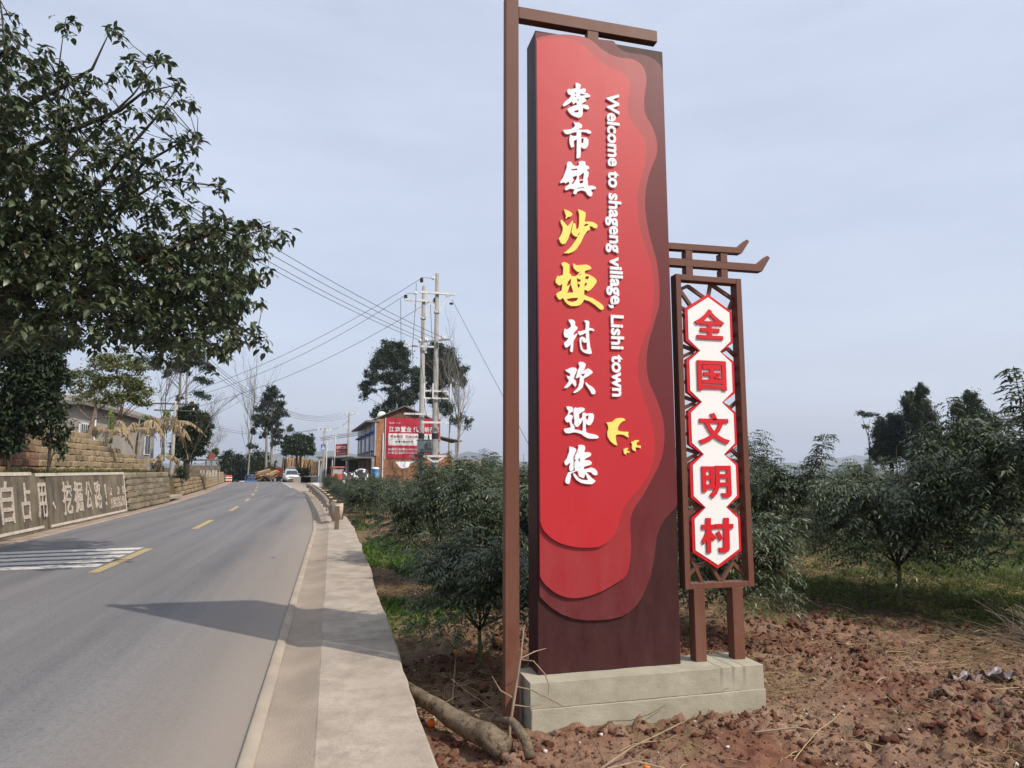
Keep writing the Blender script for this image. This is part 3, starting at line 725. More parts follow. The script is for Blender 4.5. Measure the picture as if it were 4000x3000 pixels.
for k in (3, 2, 1):
    P = poly(LAY[k])
    # smooth the traced outline
    if k != 3:
        for _ in range(1):
            Q = []
            for i in range(len(P)):
                p, q = P[i], P[(i + 1) % len(P)]
                if i == len(P) - 1:
                    Q += [p, q]
                else:
                    Q += [(p[0] * .75 + q[0] * .25, p[1] * .75 + q[1] * .25), (p[0] * .25 + q[0] * .75, p[1] * .25 + q[1] * .75)]
            P = Q
    me = curve_mesh([P], 0.0215 if k != 3 else 0.0195)
    o = link('layer', me, LM[k], panel, loc=(0, {1: 5.268, 2: 5.289, 3: 5.3105}[k], 0))
    o['label'] = LN[k]
names = ['li', 'shi', 'zhen', 'sha', 'geng', 'cun', 'huan', 'ying', 'nin']
for k in names:
    yel = k in ('sha', 'geng')
    o = link('character', curve_mesh([poly(s) for s in CH[k].split('|')], 0.0155), LETY if yel else LETW, panel, loc=(0, 5.2522, 0))
    o['label'] = 'yellow brush character' if yel else 'white brush character'
for k in ('bird1', 'bird2', 'bird3'):
    o = link('bird_emblem', curve_mesh([poly(s) for s in CH[k].split('|')], 0.0125), LETY, panel, loc=(0, 5.2552, 0))
    o['label'] = 'yellow flying bird emblem'
# English line, turned to read downwards
tm = text_mesh('Welcome to shageng village, Lishi town', 1.0, 0.0155, 0.03)
co = np.array([v.co[:] for v in tm.vertices])
lo, hi = co.min(0), co.max(0)
LEN = 4.972 - 2.258
sx = LEN / (hi[0] - lo[0])
sz = 0.116 / 0.73
bm = bmesh.new()
bm.from_mesh(tm)
for v in bm.verts:
    x, y, z = v.co
    v.co = (2.246 + z * sz, y + 5.2522, 4.972 - (x - lo[0]) * sx)
# one mesh per letter: islands that overlap along the line belong together
bm.verts.ensure_lookup_table()
seen = [-1] * len(bm.verts)
isl = []
for v in bm.verts:
    if seen[v.index] >= 0:
        continue
    st, grp = [v], []
    seen[v.index] = len(isl)
    while st:
        q = st.pop()
        grp.append(q)
        for e in q.link_edges:
            r_ = e.other_vert(q)
            if seen[r_.index] < 0:
                seen[r_.index] = len(isl)
                st.append(r_)
    isl.append(grp)
box_ = sorted([(min(v.co.z for v in gp), max(v.co.z for v in gp), i) for i, gp in enumerate(isl)])
letters = []
for a0, a1, i in box_:
    if letters and a0 < letters[-1][1] - 0.55 * (a1 - a0):
        letters[-1][1] = max(a1, letters[-1][1])
        letters[-1][2].add(i)
    else:
        letters.append([a0, a1, {i}])
bm.faces.ensure_lookup_table()
for a0, a1, ids in letters:
    mb = MB()
    idx = {}
    vs, fs = [], []
    for f in bm.faces:
        if seen[f.verts[0].index] in ids:
            for v in f.verts:
                if v.index not in idx:
                    idx[v.index] = len(vs)
                    vs.append(tuple(v.co))
            fs.append(tuple(idx[v.index] for v in f.verts))
    mb.add(vs, fs).build('letter', LETW, panel)
bm.free()

# the lattice frame with the five hexagons
frame = empty('lattice_frame')
frame.parent = sign
MB().box(2.905, 2.956, 5.33, 5.43, 0.645, 3.39).build('stile', BROWN, frame, bevel=0.003)
MB().box(3.515, 3.568, 5.33, 5.43, 0.645, 3.39).build('stile', BROWN, frame, bevel=0.003)
MB().box(2.9565, 3.5145, 5.332, 5.428, 3.338, 3.389).build('crosspiece', BROWN, frame, bevel=0.003)
MB().box(2.9565, 3.5145, 5.332, 5.428, 0.646, 0.694).build('crosspiece', BROWN, frame, bevel=0.003)
for x0 in (2.984, 3.350):
    MB().box(x0, x0 + 0.102, 5.332, 5.432, 0.05, 0.6445).build('leg', BROWN, frame, bevel=0.003)
for x0 in (3.015, 3.370):
    MB().box(x0, x0 + 0.066, 5.336, 5.415, 3.3905, 3.468).build('upright', BROWN, frame)
    MB().box(x0, x0 + 0.066, 5.336, 5.415, 3.536, 3.618).build('upright', BROWN, frame)
for P in ([(2.60, 3.619), (3.593, 3.619 + .018), (3.676, 3.758), (3.652, 3.775), (3.553, 3.690), (2.60, 3.676)], [(2.60, 3.469), (3.80, 3.480), (3.890, 3.618), (3.862, 3.636), (3.752, 3.546), (2.60, 3.535)]):
    yb = 5.338
    if P[0][0] < 2.84:
        P = [(2.843, z) if x == 2.60 else (x, z) for x, z in P]
    link('rail', curve_mesh([P], 0.076), BROWN, frame, loc=(0, yb, 0))
def hexes(inset):
    cx, hw, nk = 3.232, 0.236 - inset, 0.112 - inset * 0.55
    pit, zt = 0.4595, 3.2285
    L_ = [(cx, zt - inset * 1.2)]
    ri, le = [], []
    for k in range(5):
        z0 = 3.081 - pit * k - inset * (0.55 if k == 0 else 0.55)
        z1 = 2.789 - pit * k + inset * 0.55
        ri += [(cx + hw, z0), (cx + hw, z1)]
        le += [(cx - hw, z0), (cx - hw, z1)]
        if k < 4:
            zn = 2.704 - pit * k
            ri += [(cx + nk, zn)]
            le += [(cx - nk, zn)]
    return L_ + ri + [(cx, 0.806 + inset * 1.2)] + le[::-1]
board = link('hexagon_board', curve_mesh([hexes(0)], 0.045), LETR, frame, loc=(0, 5.352, 0))
o = link('white_face', curve_mesh([hexes(0.026)], 0.006), WHITE, board, loc=(0, -0.0045 , 0))
for ch, x0, x1, z0, z1 in [('全', 3.081, 3.380, 2.810, 3.085), ('国', 3.092, 3.378, 2.350, 2.616), ('文', 3.086, 3.389, 1.872, 2.150), ('明', 3.100, 3.385, 1.403, 1.686)]:
    me = fit_text(text_mesh(ch, 0.3, 0.014, 0.0085 if ch != '村' else 0.0045), x0, x1, z0, z1)
    o = link('character', me, LETR, board, loc=(0, -0.0185, 0))
    o['label'] = 'red block character'
o = link('character', curve_mesh([poly(q) for q in CH['cun2'].split('|')], 0.014), LETR, board, loc=(0, -0.0185, 0))
o['label'] = 'red block character'
def ice(segs):
    for q in segs:
        for a_, b_ in zip(q[:-1], q[1:]):
            MB().bar((a_[0], 5.405, a_[1]), (b_[0], 5.405, b_[1]), 0.030, 0.030 + random.uniform(-.003, .003)).build('lattice_bar', BROWN, frame)
ice([[(2.955, 3.255), (3.06, 3.305), (3.25, 3.19)], [(2.975, 3.265), (3.10, 3.10)], [(3.292, 3.338), (3.262, 3.20)], [(3.305, 3.335), (3.516, 3.215)], [(3.516, 3.20), (3.445, 3.05)], [(2.955, 3.115), (3.02, 3.085)]])
for k, zn in enumerate((2.704, 2.2445, 1.785, 1.3255)):
    s = 1 if k % 2 == 0 else -1
    ice([[(2.955, zn + .055), (3.11, zn + .01)], [(2.955, zn - .065), (3.09, zn - .005)], [(3.36, zn + .005 * s), (3.44, zn + .045 * s), (3.516, zn - .02 * s)]])
for k in range(5):
    for dz in (0.09, -0.06):
        zc = 2.935 - 0.4595 * k + dz
        ice([[(2.955, zc), (3.02, zc + .01)], [(3.45, zc + .02), (3.516, zc)]])
ice([[(2.975, .96), (3.10, .692)], [(2.957, .735), (3.06, .83), (3.24, .86)], [(3.17, .86), (3.275, .695)], [(3.29, .695), (3.41, .85)], [(3.40, .85), (3.516, .735)], [(3.34, .87), (3.516, .905)]])

# ------------------------------------------------------------------ foliage tools
def unit(a):
    return a / np.maximum(np.linalg.norm(a, axis=-1, keepdims=True), 1e-9)

def leaf_arrays(P, D, U, L, W, fold=0.18, bend=0.25):
    "P base points, D directions, U up vectors, L lengths, W widths -> verts and triangles, 4 triangles a leaf"
    D = unit(D)
    S = unit(np.cross(D, U))
    N = unit(np.cross(S, D))
    L = L[:, None]
    W = W[:, None]
    base = P
    mid = P + D * L * 0.5 + N * L * bend * 0.35
    tip = P + D * L - N * L * bend * 0.35
    lf = P + D * L * 0.45 + S * W * 0.5 + N * (W * fold + L * bend * 0.3)
    rt = P + D * L * 0.45 - S * W * 0.5 + N * (W * fold + L * bend * 0.3)
    n = len(P)
    V = np.stack([base, lf, tip, rt, mid], 1).reshape(-1, 3)
    k = (np.arange(n) * 5)[:, None]
    T = np.concatenate([k + np.array([0, 4, 1]), k + np.array([0, 3, 4]), k + np.array([4, 2, 1]), k + np.array([4, 3, 2])], 1).reshape(-1, 3)
    return V, T

def leaf_oval(P, D, U, L, W, bend=0.3):
    "rounder leaf: 8 triangles, raised midrib edges, drooping tip"
    D = unit(D)
    S = unit(np.cross(D, U))
    N = unit(np.cross(S, D))
    L, W = L[:, None], W[:, None]
    def at_(t, s):
        z = bend * (t - t * t) * L * 1.3 - bend * .35 * t * t * L + np.abs(s) * W * .16
        return P + D * L * t + S * W * s + N * z
    V = np.stack([at_(0, 0), at_(.28, .43), at_(.62, .46), at_(1, 0), at_(.62, -.46), at_(.28, -.43), at_(.33, 0), at_(.68, 0)], 1).reshape(-1, 3)
    k = (np.arange(len(P)) * 8)[:, None]
    T = np.concatenate([k + np.array(t) for t in ((0, 6, 1), (0, 5, 6), (1, 6, 7), (1, 7, 2), (5, 7, 6), (5, 4, 7), (2, 7, 3), (7, 4, 3))], 1).reshape(-1, 3)
    return V, T

def rand_dirs(n):
    v = RNG.normal(size=(n, 3))
    return unit(v)

def leaf_object(name, P, D, U, L, W, mat, parent, fold=0.18, bend=0.25, kind='stuff'):
    V, T = leaf_arrays(P, D, U, L, W, fold, bend)
    o = link(name, fastmesh(name, V, T), mat, parent, fix=False)
    if kind:
        o['kind'] = kind
    return o

BARK_DARK = simple('dark_bark', lin(0.055, 0.042, 0.032), 0.9, 0.35, 9, 0.5, bscale=40)
BARK_PALE = simple('pale_bark', lin(0.24, 0.215, 0.18), 0.88, 0.3, 6, 0.4, bscale=30)
BARK_GREEN = simple('greenish_bark', lin(0.15, 0.15, 0.055), 0.88, 0.4, 14, 0.6, bscale=50)
TWIG = simple('twig_bark', lin(0.17, 0.13, 0.10), 0.9, 0.3, 9)
DRYT = simple('dry_twig', lin(0.26, 0.19, 0.13), 0.9, 0.3, 9)
L_ORCH = leafmat('orchard_leaf', lin(0.030, 0.047, 0.020), lin(0.092, 0.118, 0.052), 0.44, 0.6, 0.14, lin(0.11, 0.14, 0.04), 0.035)
L_BIG = leafmat('broad_leaf', lin(0.032, 0.056, 0.024), lin(0.110, 0.138, 0.062), 0.42, 0.6, 0.2, lin(0.12, 0.10, 0.06), 0.07)
L_DARK = leafmat('dark_leaf', lin(0.016, 0.032, 0.015), lin(0.045, 0.065, 0.026), 0.5, 0.35, 0.18)
L_EUC = leafmat('gum_leaf', lin(0.026, 0.045, 0.030), lin(0.062, 0.085, 0.048), 0.5, 0.35, 0.2)
L_CYP = leafmat('cypress_leaf', lin(0.018, 0.032, 0.018), lin(0.044, 0.062, 0.030), 0.6, 0.25, 0.15)
L_OLIVE = leafmat('light_leaf', lin(0.09, 0.11, 0.035), lin(0.22, 0.24, 0.10), 0.55, 0.3, 0.3)
L_YEL = leafmat('yellow_green_leaf', lin(0.06, 0.08, 0.02), lin(0.14, 0.15, 0.045), 0.55, 0.3, 0.3)
L_GRASS = leafmat('weed_leaf', lin(0.035, 0.085, 0.012), lin(0.10, 0.19, 0.03), 0.55, 0.3, 0.3)

def limb(mb, p, d, length, r0, r1, n=5, seg=5, wander=0.18, lift=0.0):
    pts, rad = [Vector(p)], [r0]
    d = Vector(d).normalized()
    for i in range(seg):
        d = (d + Vector((random.gauss(0, wander), random.gauss(0, wander), random.gauss(0, wander) + lift))).normalized()
        pts.append(pts[-1] + d * (length / seg))
        rad.append(r0 + (r1 - r0) * (i + 1) / seg)
    mb.tube(pts, rad, n)
    return pts, d

# ------------------------------------------------------------------ orchard shrubs with feathered leaves
def make_shrub(seed, height, spread, nleaf):
    random.seed(seed)
    tr, br = MB(), MB()
    th = height * random.uniform(0.22, 0.30)
    tpts, _ = limb(tr, (0, 0, -0.12), (random.uniform(-.08, .08), random.uniform(-.08, .08), 1), th + 0.12, 0.034, 0.026, 8, 5, 0.05)
    top = tpts[-1]
    tips = []
    nl = random.randint(6, 8)
    for i in range(nl):
        an = 2 * math.pi * (i + random.uniform(-.3, .3)) / nl
        d = Vector((math.cos(an) * 0.9, math.sin(an) * 0.9, random.uniform(0.45, 1.2)))
        ln = height * random.uniform(0.42, 0.6)
        pts, dd = limb(br, top - Vector((0, 0, random.uniform(0, .08))), d, ln * spread, 0.017, 0.009, 5, 6, 0.12, 0.10)
        for k in range(3, len(pts)):
            for _ in range(2):
                d2 = Vector((random.gauss(0, .6), random.gauss(0, .6), random.uniform(0.5, 1.3))) + dd * 0.5
                q, _ = limb(br, pts[k], d2, height * random.uniform(0.16, 0.34), 0.006, 0.003, 4, 3, 0.1, 0.12)
                tips.append(q)
    for _ in range(4):
        q, _ = limb(br, top + Vector((random.gauss(0, .1), random.gauss(0, .1), 0.1)), (random.gauss(0, .25), random.gauss(0, .25), 1), height * random.uniform(.55, .72), 0.010, 0.003, 4, 6, 0.08, 0.1)
        tips.append(q)
    # leaf stalks along the upper part of every shoot
    Ps, Ds = [], []
    for q in tips:
        m = max(3, int(nleaf / len(tips)))
        for i in range(m):
            t = random.uniform(0.15, 1.0) * (len(q) - 1)
            k = min(int(t), len(q) - 2)
            p = q[k].lerp(q[k + 1], t - k)
            an = random.uniform(0, 2 * math.pi)
            Ps.append(p)
            Ds.append(Vector((math.cos(an), math.sin(an), random.uniform(-.15, .75))).normalized())
    # skirt of drooping leaves low on the crown
    for i in range(int(nleaf * 0.55)):
        an = random.uniform(0, 2 * math.pi)
        rr = random.uniform(0.35, 1.0) * spread * height * 0.46
        h = height * random.uniform(0.27, 0.8)
        Ps.append(Vector((math.cos(an) * rr, math.sin(an) * rr, h)))
        Ds.append(Vector((math.cos(an), math.sin(an), random.uniform(-.3, .5))).normalized())
    LP, LD, LU, LL, LW = [], [], [], [], []
    for p, d in zip(Ps, Ds):
        rl = random.uniform(0.13, 0.20)
        side = d.cross(Vector((0, 0, 1))).normalized()
        up = side.cross(d)
        npair = 3
        for j in range(npair):
            s = (j + 1) / (npair + 0.4)
            pp = p + d * rl * s - Vector((0, 0, 1)) * rl * 0.45 * s * s
            for sg in (-1, 1):
                dd = (side * sg * 0.9 + d * 0.42 - Vector((0, 0, 1)) * random.uniform(0.15, 0.5)).normalized()
                LP.append(pp); LD.append(dd); LU.append(up); LL.append(random.uniform(.078, .118)); LW.append(random.uniform(.021, .029))
        pe = p + d * rl - Vector((0, 0, 1)) * rl * 0.45
        LP.append(pe); LD.append((d - Vector((0, 0, 1)) * 0.7).normalized()); LU.append(up); LL.append(random.uniform(.09, .125)); LW.append(random.uniform(.022, .030))
    arr = lambda a: np.array([tuple(x) for x in a])
    V, T = leaf_arrays(arr(LP), arr(LD), arr(LU) + RNG.normal(size=(len(LP), 3)) * 0.25, np.array(LL), np.array(LW), 0.12, 0.35)
    root = empty('orchard_shrub')
    tr.build('trunk', BARK_GREEN, root, True)
    br.build('branches', BARK_DARK, root, True)
    cr = link('crown', fastmesh('crown', V, T), L_ORCH, root, fix=False)
    cr['kind'] = 'stuff'
    remember(root)
    return root
SHRUBS = [make_shrub(101, 2.15, 1.0, 1300), make_shrub(102, 2.35, 1.12, 1600), make_shrub(103, 1.95, 0.92, 1050), make_shrub(104, 2.5, 1.2, 1900)]
SHRUB_USED = [False] * len(SHRUBS)
def put_shrub(kind, x, y, s, rz, label):
    r = SHRUBS[kind]
    if SHRUB_USED[kind]:
        r = copy_tree(r)
    SHRUB_USED[kind] = True
    r.location = (x, y, gz(x, y))
    r.scale = (s, s, s * random.uniform(0.95, 1.05))
    r.rotation_euler = (0, 0, rz)
    tag(r, label, 'shrub', 'orchard shrubs in the field')
    return r
named = [
    (0, 1.49, 6.92, 0.72, 0.4, 'small dark shrub with a bare straight trunk, directly left of the tall brown post'),
    (1, 1.80, 12.42, 0.88, 2.0, 'vase-shaped shrub with fanned limbs on a thin trunk, midway between walk and brown post'),
    (2, 1.15, 25.5, 0.95, 1.0, 'slim shrub on a pale trunk beside the far end of the guardrail'),
    (3, 7.65, 10.73, 0.94, 0.0, 'two-stemmed shrub just right of the lattice frame'),
    (0, 8.22, 8.64, 1.08, 3.1, 'wide shrub on a straight mossy trunk in the middle of the right-hand field'),
    (3, 9.7, 7.3, 1.26, 5.0, 'largest shrub, cut by the right edge of the picture'),
    (0, 15.2, 17.6, 1.0, 2.2, 'shrub on a pale trunk behind the gap of the two right-hand front shrubs'),
    (2, 17.6, 16.5, 1.15, 1.2, 'shrub low at the right, in front of the twin dark conifers'),
    (2, 4.63, 7.46, 0.90, 4.0, 'thin-stemmed shrub seen between the legs of the lattice frame'),
]
for a in named:
    put_shrub(*a)
random.seed(5)
taken = [(a[1], a[2]) for a in named]
cnt = 0
for j in range(26):
    for i in range(14):
        y = 9.6 + j * 2.35 + random.uniform(-.45, .45)
        x = 2.3 + i * 2.45 + (j % 2) * 1.1 + random.uniform(-.5, .5)
        if y > 34 and x > 5.5 + (y - 34) * 0.03 + 9:
            continue
        if x / y > 1.35 or y > 60 or (y > 50 and x > 4 - 0.1 * (y - 50)):
            continue
        if y < 16 and 5.2 < x < 14:
            continue
        if x > 13 and y > 30:
            continue
        if any((x - a) ** 2 + (y - b) ** 2 < 1.9 ** 2 for a, b in taken):
            continue
        if x - float(xc(y)) < 5.9:
            continue
        uu = x * math.cos(YAW) - y * math.sin(YAW)
        uu = 2000 + FPX * uu / (x * math.sin(YAW) + y * math.cos(YAW))
        if 2170 < uu < 2560 or (uu > 2600 and y > 27) or uu > 4350:
            continue
        taken.append((x, y))
        low = .74 if (uu < 1700 and y > 17) else (.86 if uu > 2900 and y > 12 else 1.0)
        lab = 'dark green shrub in the close rows between the guardrail and the brown post' if uu < 2100 else ('dark green shrub glimpsed behind the lattice frame' if uu < 2950 else 'dark green shrub in the rows behind the front shrubs right of the lattice frame')
        put_shrub(random.randrange(4), x, y, low * random.uniform(0.82, 1.05) * (1 - 0.10 * sstep(12, 30, y) * (x < 12)), random.uniform(0, 6.28), lab)
        cnt += 1
# a row right along the walk further up
for y in (29.5, 32, 34.4, 37, 39.5, 42.5, 45, 48, 51, 54):
    x = float(xc(y)) + 5.3 + random.uniform(-.15, .35)
    put_shrub(random.randrange(4), x, y, random.uniform(.55, .68), random.uniform(0, 6.28), 'shrub in the row hugging the far guardrail')

# ------------------------------------------------------------------ the overhanging broad-leaved tree at the left
def bigtree():
    random.seed(31)
    t = empty('broad_leaved_tree', (-10.4, 12.6, 1.4), 0, 'large broad-leaved tree reaching in from the left edge over the road', 'tree')
    base = Vector(t.location)
    tr, br = MB(), MB()
    tr.tube([Vector((0, 0, -.4)), Vector((.1, .1, 1.0)), Vector((.35, 0, 2.2)), Vector((.5, .1, 3.4))], [.30, .25, .22, .20], 12)
    fork = Vector((.4, .05, 2.4))
    tips_px = []
    # dense mass of the crown and its outer sprays, as pixel, radius in pixels, distance
    mass = [(60, 330, 150), (200, 420, 150), (80, 560, 190), (300, 560, 160), (120, 760, 200), (380, 720, 170), (60, 960, 190), (280, 900, 180), (500, 860, 160), (640, 900, 130),
            (120, 1120, 170), (330, 1100, 170), (540, 1060, 170), (720, 1010, 150), (860, 980, 110), (420, 1250, 130), (600, 1230, 140), (780, 1170, 140), (900, 1130, 100), (700, 1330, 90), (840, 1300, 110),
            (930, 1060, 90), (20, 150, 90), (960, 930, 80), (200, 1260, 110), (20, 1250, 130), (560, 760, 110), (440, 620, 110), (180, 330, 90), (320, 440, 80), (-150, 700, 250), (-150, 1050, 250), (-100, 400, 200)]
    sprays = [(60, 60), (30, 100), (255, 90), (300, 80), (430, 110), (470, 150), (520, 220), (560, 290), (640, 215), (660, 240), (545, 260), (600, 320), (690, 340), (640, 360), (700, 390), (740, 400), (620, 430), (665, 450), (420, 330), (360, 300), (470, 300), (390, 390), (500, 410), (330, 350), (450, 480), (560, 440), (520, 500), (610, 560), (480, 580), (580, 620), (640, 650), (540, 690), (660, 760), (620, 800), (720, 850), (790, 880), (840, 850), (900, 860), (450, 530), (280, 300), (240, 260),
              (770, 545), (760, 520), (540, 560), (680, 545), (690, 640), (720, 620), (755, 650), (735, 730), (700, 700), (870, 735), (850, 720), (740, 790), (790, 800), (600, 690), (1000, 870), (1060, 880), (1100, 900), (1125, 925),
              (1050, 960), (1030, 1010), (1050, 1050), (1000, 1080), (930, 1140), (1020, 1170), (960, 1180), (980, 1270), (1000, 1310), (1010, 1340), (940, 1340), (880, 1390), (860, 1360), (760, 1390), (680, 1400), (640, 1370), (560, 1340), (180, 190), (200, 210), (90, 230), (150, 300)]
    clusters = []
    for u, v, r in mass:
        thin = .22 if (v < 800 and v < 330 + u * .8) or (v < 430 and u > 40) or (u > 400 and v < 920) else (.6 if v < 950 else 1.0)
        n = int((r / 26.0) ** 2 * 2.7 * thin)
        for _ in range(n):
            a, q = random.uniform(0, 2 * math.pi), math.sqrt(random.random()) * r
            uu, vv = u + math.cos(a) * q, v + math.sin(a) * q * 0.9
            Y = 12.4 + random.uniform(-1.9, 2.1)
            clusters.append((at(uu, vv, Y), 0))
    for u, v in sprays:
        clusters.append((at(u, v, 11.6 + random.uniform(-.7, .9)), 1))
        for _ in range(1):
            clusters.append((at(u + random.gauss(-10, 22), v + random.gauss(8, 22), 11.6 + random.uniform(-.7, .9)), 1))
    # limbs out to the sprays, twigs to the masses
    hubs = []
    for u, v, Y, r in [(60, 1290, 12.8, .15), (240, 1210, 12.6, .10), (430, 1080, 12.4, .07), (640, 980, 12.2, .05), (850, 900, 12.0, .03), (1010, 880, 11.9, .02)]:
        hubs.append((at(u, v, Y) - base, r))
    tr.tube([fork] + [p for p, _ in hubs], [.17] + [r for _, r in hubs], 8)
    for line in ([(100, 1000), (210, 700), (400, 480), (520, 370), (610, 250)], [(150, 1050), (380, 820), (560, 640), (700, 560), (770, 540)], [(200, 900), (260, 600), (230, 420), (225, 300), (250, 110)],
                 [(260, 330), (360, 270), (430, 120)], [(300, 500), (470, 430), (560, 360), (700, 330)], [(380, 740), (520, 560), (600, 470), (690, 350)], [(300, 960), (480, 800), (640, 700), (860, 730)], [(640, 990), (800, 1130), (900, 1250), (1000, 1320)], [(20, 900), (40, 500), (20, 200), (0, 0)], [(430, 1080), (620, 1250), (720, 1360)]):
        pts = [fork] + [at(u, v, 12.3 - 0.15 * k) - base for k, (u, v) in enumerate(line)]
        br.tube(pts, list(np.linspace(.055, .006, len(pts))), 6)
        hubs += [(p, .02) for p in pts[1:]]
    HP = np.array([tuple(p) for p, _ in hubs])
    # finer hubs between the limbs so that twigs stay short
    for p, sp in clusters:
        q = np.array(tuple(p - base))
        k = int(np.argmin(((HP - q) ** 2).sum(1)))
        h = Vector(HP[k])
        if random.random() < (1.0 if sp else 0.45):
            m = h.lerp(p - base, .5) + Vector((random.gauss(0, .06), random.gauss(0, .06), random.uniform(-.02, .12)))
            br.tube([h, m, p - base], [.009, .006, .003], 4)
    tr.build('trunk', simple('red_brown_bark', lin(0.16, 0.085, 0.055), 0.9, 0.35, 7, 0.6, bscale=30), t, True)
    br.build('branches', BARK_DARK, t, True)
    P, D, U, L, W = [], [], [], [], []
    for p, sp in clusters:
        q = p - base
        k = random.randint(7, 11) if sp else random.randint(10, 14)
        ax = Vector((random.gauss(0, .4), random.gauss(0, .4), 1)).normalized()
        for i in range(k):
            an = 2 * math.pi * i / k + random.uniform(-.3, .3)
            d = Vector((math.cos(an), math.sin(an), random.uniform(-1.5, -.05)))
            d = (d + ax * 0.15).normalized()
            P.append(q + Vector((random.gauss(0, .04), random.gauss(0, .04), random.gauss(0, .05))))
            D.append(d)
            U.append(Vector((random.gauss(0, .3), random.gauss(0, .3), 1)))
            l = random.uniform(.11, .19)
            L.append(l)
            W.append(l * random.uniform(.36, .48))
    arr = lambda a: np.array([tuple(x) for x in a])
    P, D, U, L, W = arr(P), arr(D), arr(U), np.array(L), np.array(W)
    # the 300 leaves nearest the viewer are leaves of their own, the rest one mass
    dist = np.linalg.norm(P + np.array(tuple(base)) - np.array([0, 0, CAMH]), axis=1)
    vis = np.array([(1 if ((p + np.array(tuple(base))) @ np.array([1, 0, 0])) > -5.0 else 0) for p in P])
    order = np.argsort(dist + (1 - vis) * 100)
    one, rest = order[:300], order[300:]
    V, T = leaf_oval(P[rest], D[rest], U[rest], L[rest], W[rest])
    tag(link('foliage', fastmesh('foliage', V, T), L_BIG, t, fix=False), kind='stuff')
    for i in one:
        V, T = leaf_oval(P[i:i + 1], D[i:i + 1], U[i:i + 1], L[i:i + 1], W[i:i + 1])
        link('leaf', fastmesh('leaf', V, T), L_BIG, t, fix=False)
    return t
bigtree()

# ------------------------------------------------------------------ trees drawn as clumps along limbs
def clump_tree(name, label, Y, trunks, clumps, leaf=0.16, dens=26, mat=None, bark=None, org=(0, 0), sc=1.0, depth=0.8, cat='tree', group=None, aspect=0.5, droop=0.3, fill=0.35, loft=0.5, grow=1.0):
    "trunks: polylines of (u, v, radius in metres); clumps: (u, v, half width, half height) in crop pixels"
    mat = mat or L_EUC
    bark = bark or BARK_PALE
    f = lambda u, v, yy=Y: at(org[0] + u / sc, org[1] + v / sc, yy)
    px = (f(10, 0) - f(0, 0)).length / 10
    b0 = f(trunks[0][0][0], trunks[0][0][1])
    g0 = gz(b0.x, b0.y)
    root = empty(name, (b0.x, b0.y, min(b0.z, g0)), 0, label, cat, group)
    base = Vector(root.location)
    tr, br = MB(), MB()
    spine = []
    for tk in trunks:
        pts = [f(u, v) - base for u, v, r in tk]
        if pts[0].z > 0.02 and abs(tk[0][1] - trunks[0][0][1]) < 80:
            pts = [Vector((pts[0].x, pts[0].y, -.2))] + pts
            rad = [tk[0][2]] + [r for _, _, r in tk]
        else:
            rad = [r for _, _, r in tk]
        tr.tube(pts, rad, 7)
        for a_, b_ in zip(pts[:-1], pts[1:]):
            for k in range(8):
                spine.append(a_.lerp(b_, k / 8))
    SPN = np.array([tuple(p) for p in spine])
    P = []
    more = []
    for u, v, ru, rv in clumps:
        more.append((u, v, ru, rv, 1))
        for _ in range(3):
            an = random.uniform(0, 6.28)
            q = random.uniform(.45, 1.35)
            sc_ = random.uniform(.38, .7)
            more.append((u + math.cos(an) * ru * q, v + math.sin(an) * rv * q, ru * sc_, rv * sc_, 0))
    for u, v, ru, rv, main in more:
        a_, b_ = ru * px * 1.42 * grow, rv * px * 1.42 * grow
        c0 = f(u, v, Y + random.uniform(-1, 1) * depth * px * 60) - base
        n = max(20, int(dens * a_ * b_ / (leaf * leaf) * 1.25))
        nb = max(4, int(6 * a_ * b_ / max(leaf * 4, .4) ** 2) + 4)
        cen = rand_dirs(nb) * (RNG.random((nb, 1)) ** 0.5)
        q = cen[RNG.integers(0, nb, n)] * .8 + RNG.normal(size=(n, 3)) * RNG.choice([.12, .2, .3], (n, 1))
        P.append(q * np.array([a_, (a_ + b_) / 2 * depth, b_]) + np.array(tuple(c0)))
        if not main:
            continue
        s = SPN - np.array([c0.x, c0.y, c0.z - loft * np.hypot(a_, b_) * 2 - 0.4 * abs(c0.x)])
        h = Vector(SPN[int(np.argmin((s ** 2).sum(1)))])
        m_ = h.lerp(c0, .55) + Vector((random.gauss(0, .05), random.gauss(0, .05), .06)) * (c0 - h).length
        r0 = min(.05, .012 + .010 * (c0 - h).length)
        br.tube([h, m_, c0], [r0, r0 * .7, r0 * .4], 4)
        for k in range(4):
            e = Vector(cen[k % nb] * np.array([a_, a_, b_])) + c0
            br.tube([m_.lerp(c0, .6), e], [r0 * .5, r0 * .2], 3)
    P = np.concatenate(P)
    n = len(P)
    D = rand_dirs(n)
    D[:, 2] -= droop
    U = RNG.normal(size=(n, 3)) * .5 + np.array([0, 0, 1])
    L = leaf * RNG.uniform(.7, 1.3, n)
    tr.build('trunk', bark, root, True)
    br.build('branches', bark, root, True)
    leaf_object('crown', P, D, U, L, L * aspect, mat, root, .1, .2)
    return root

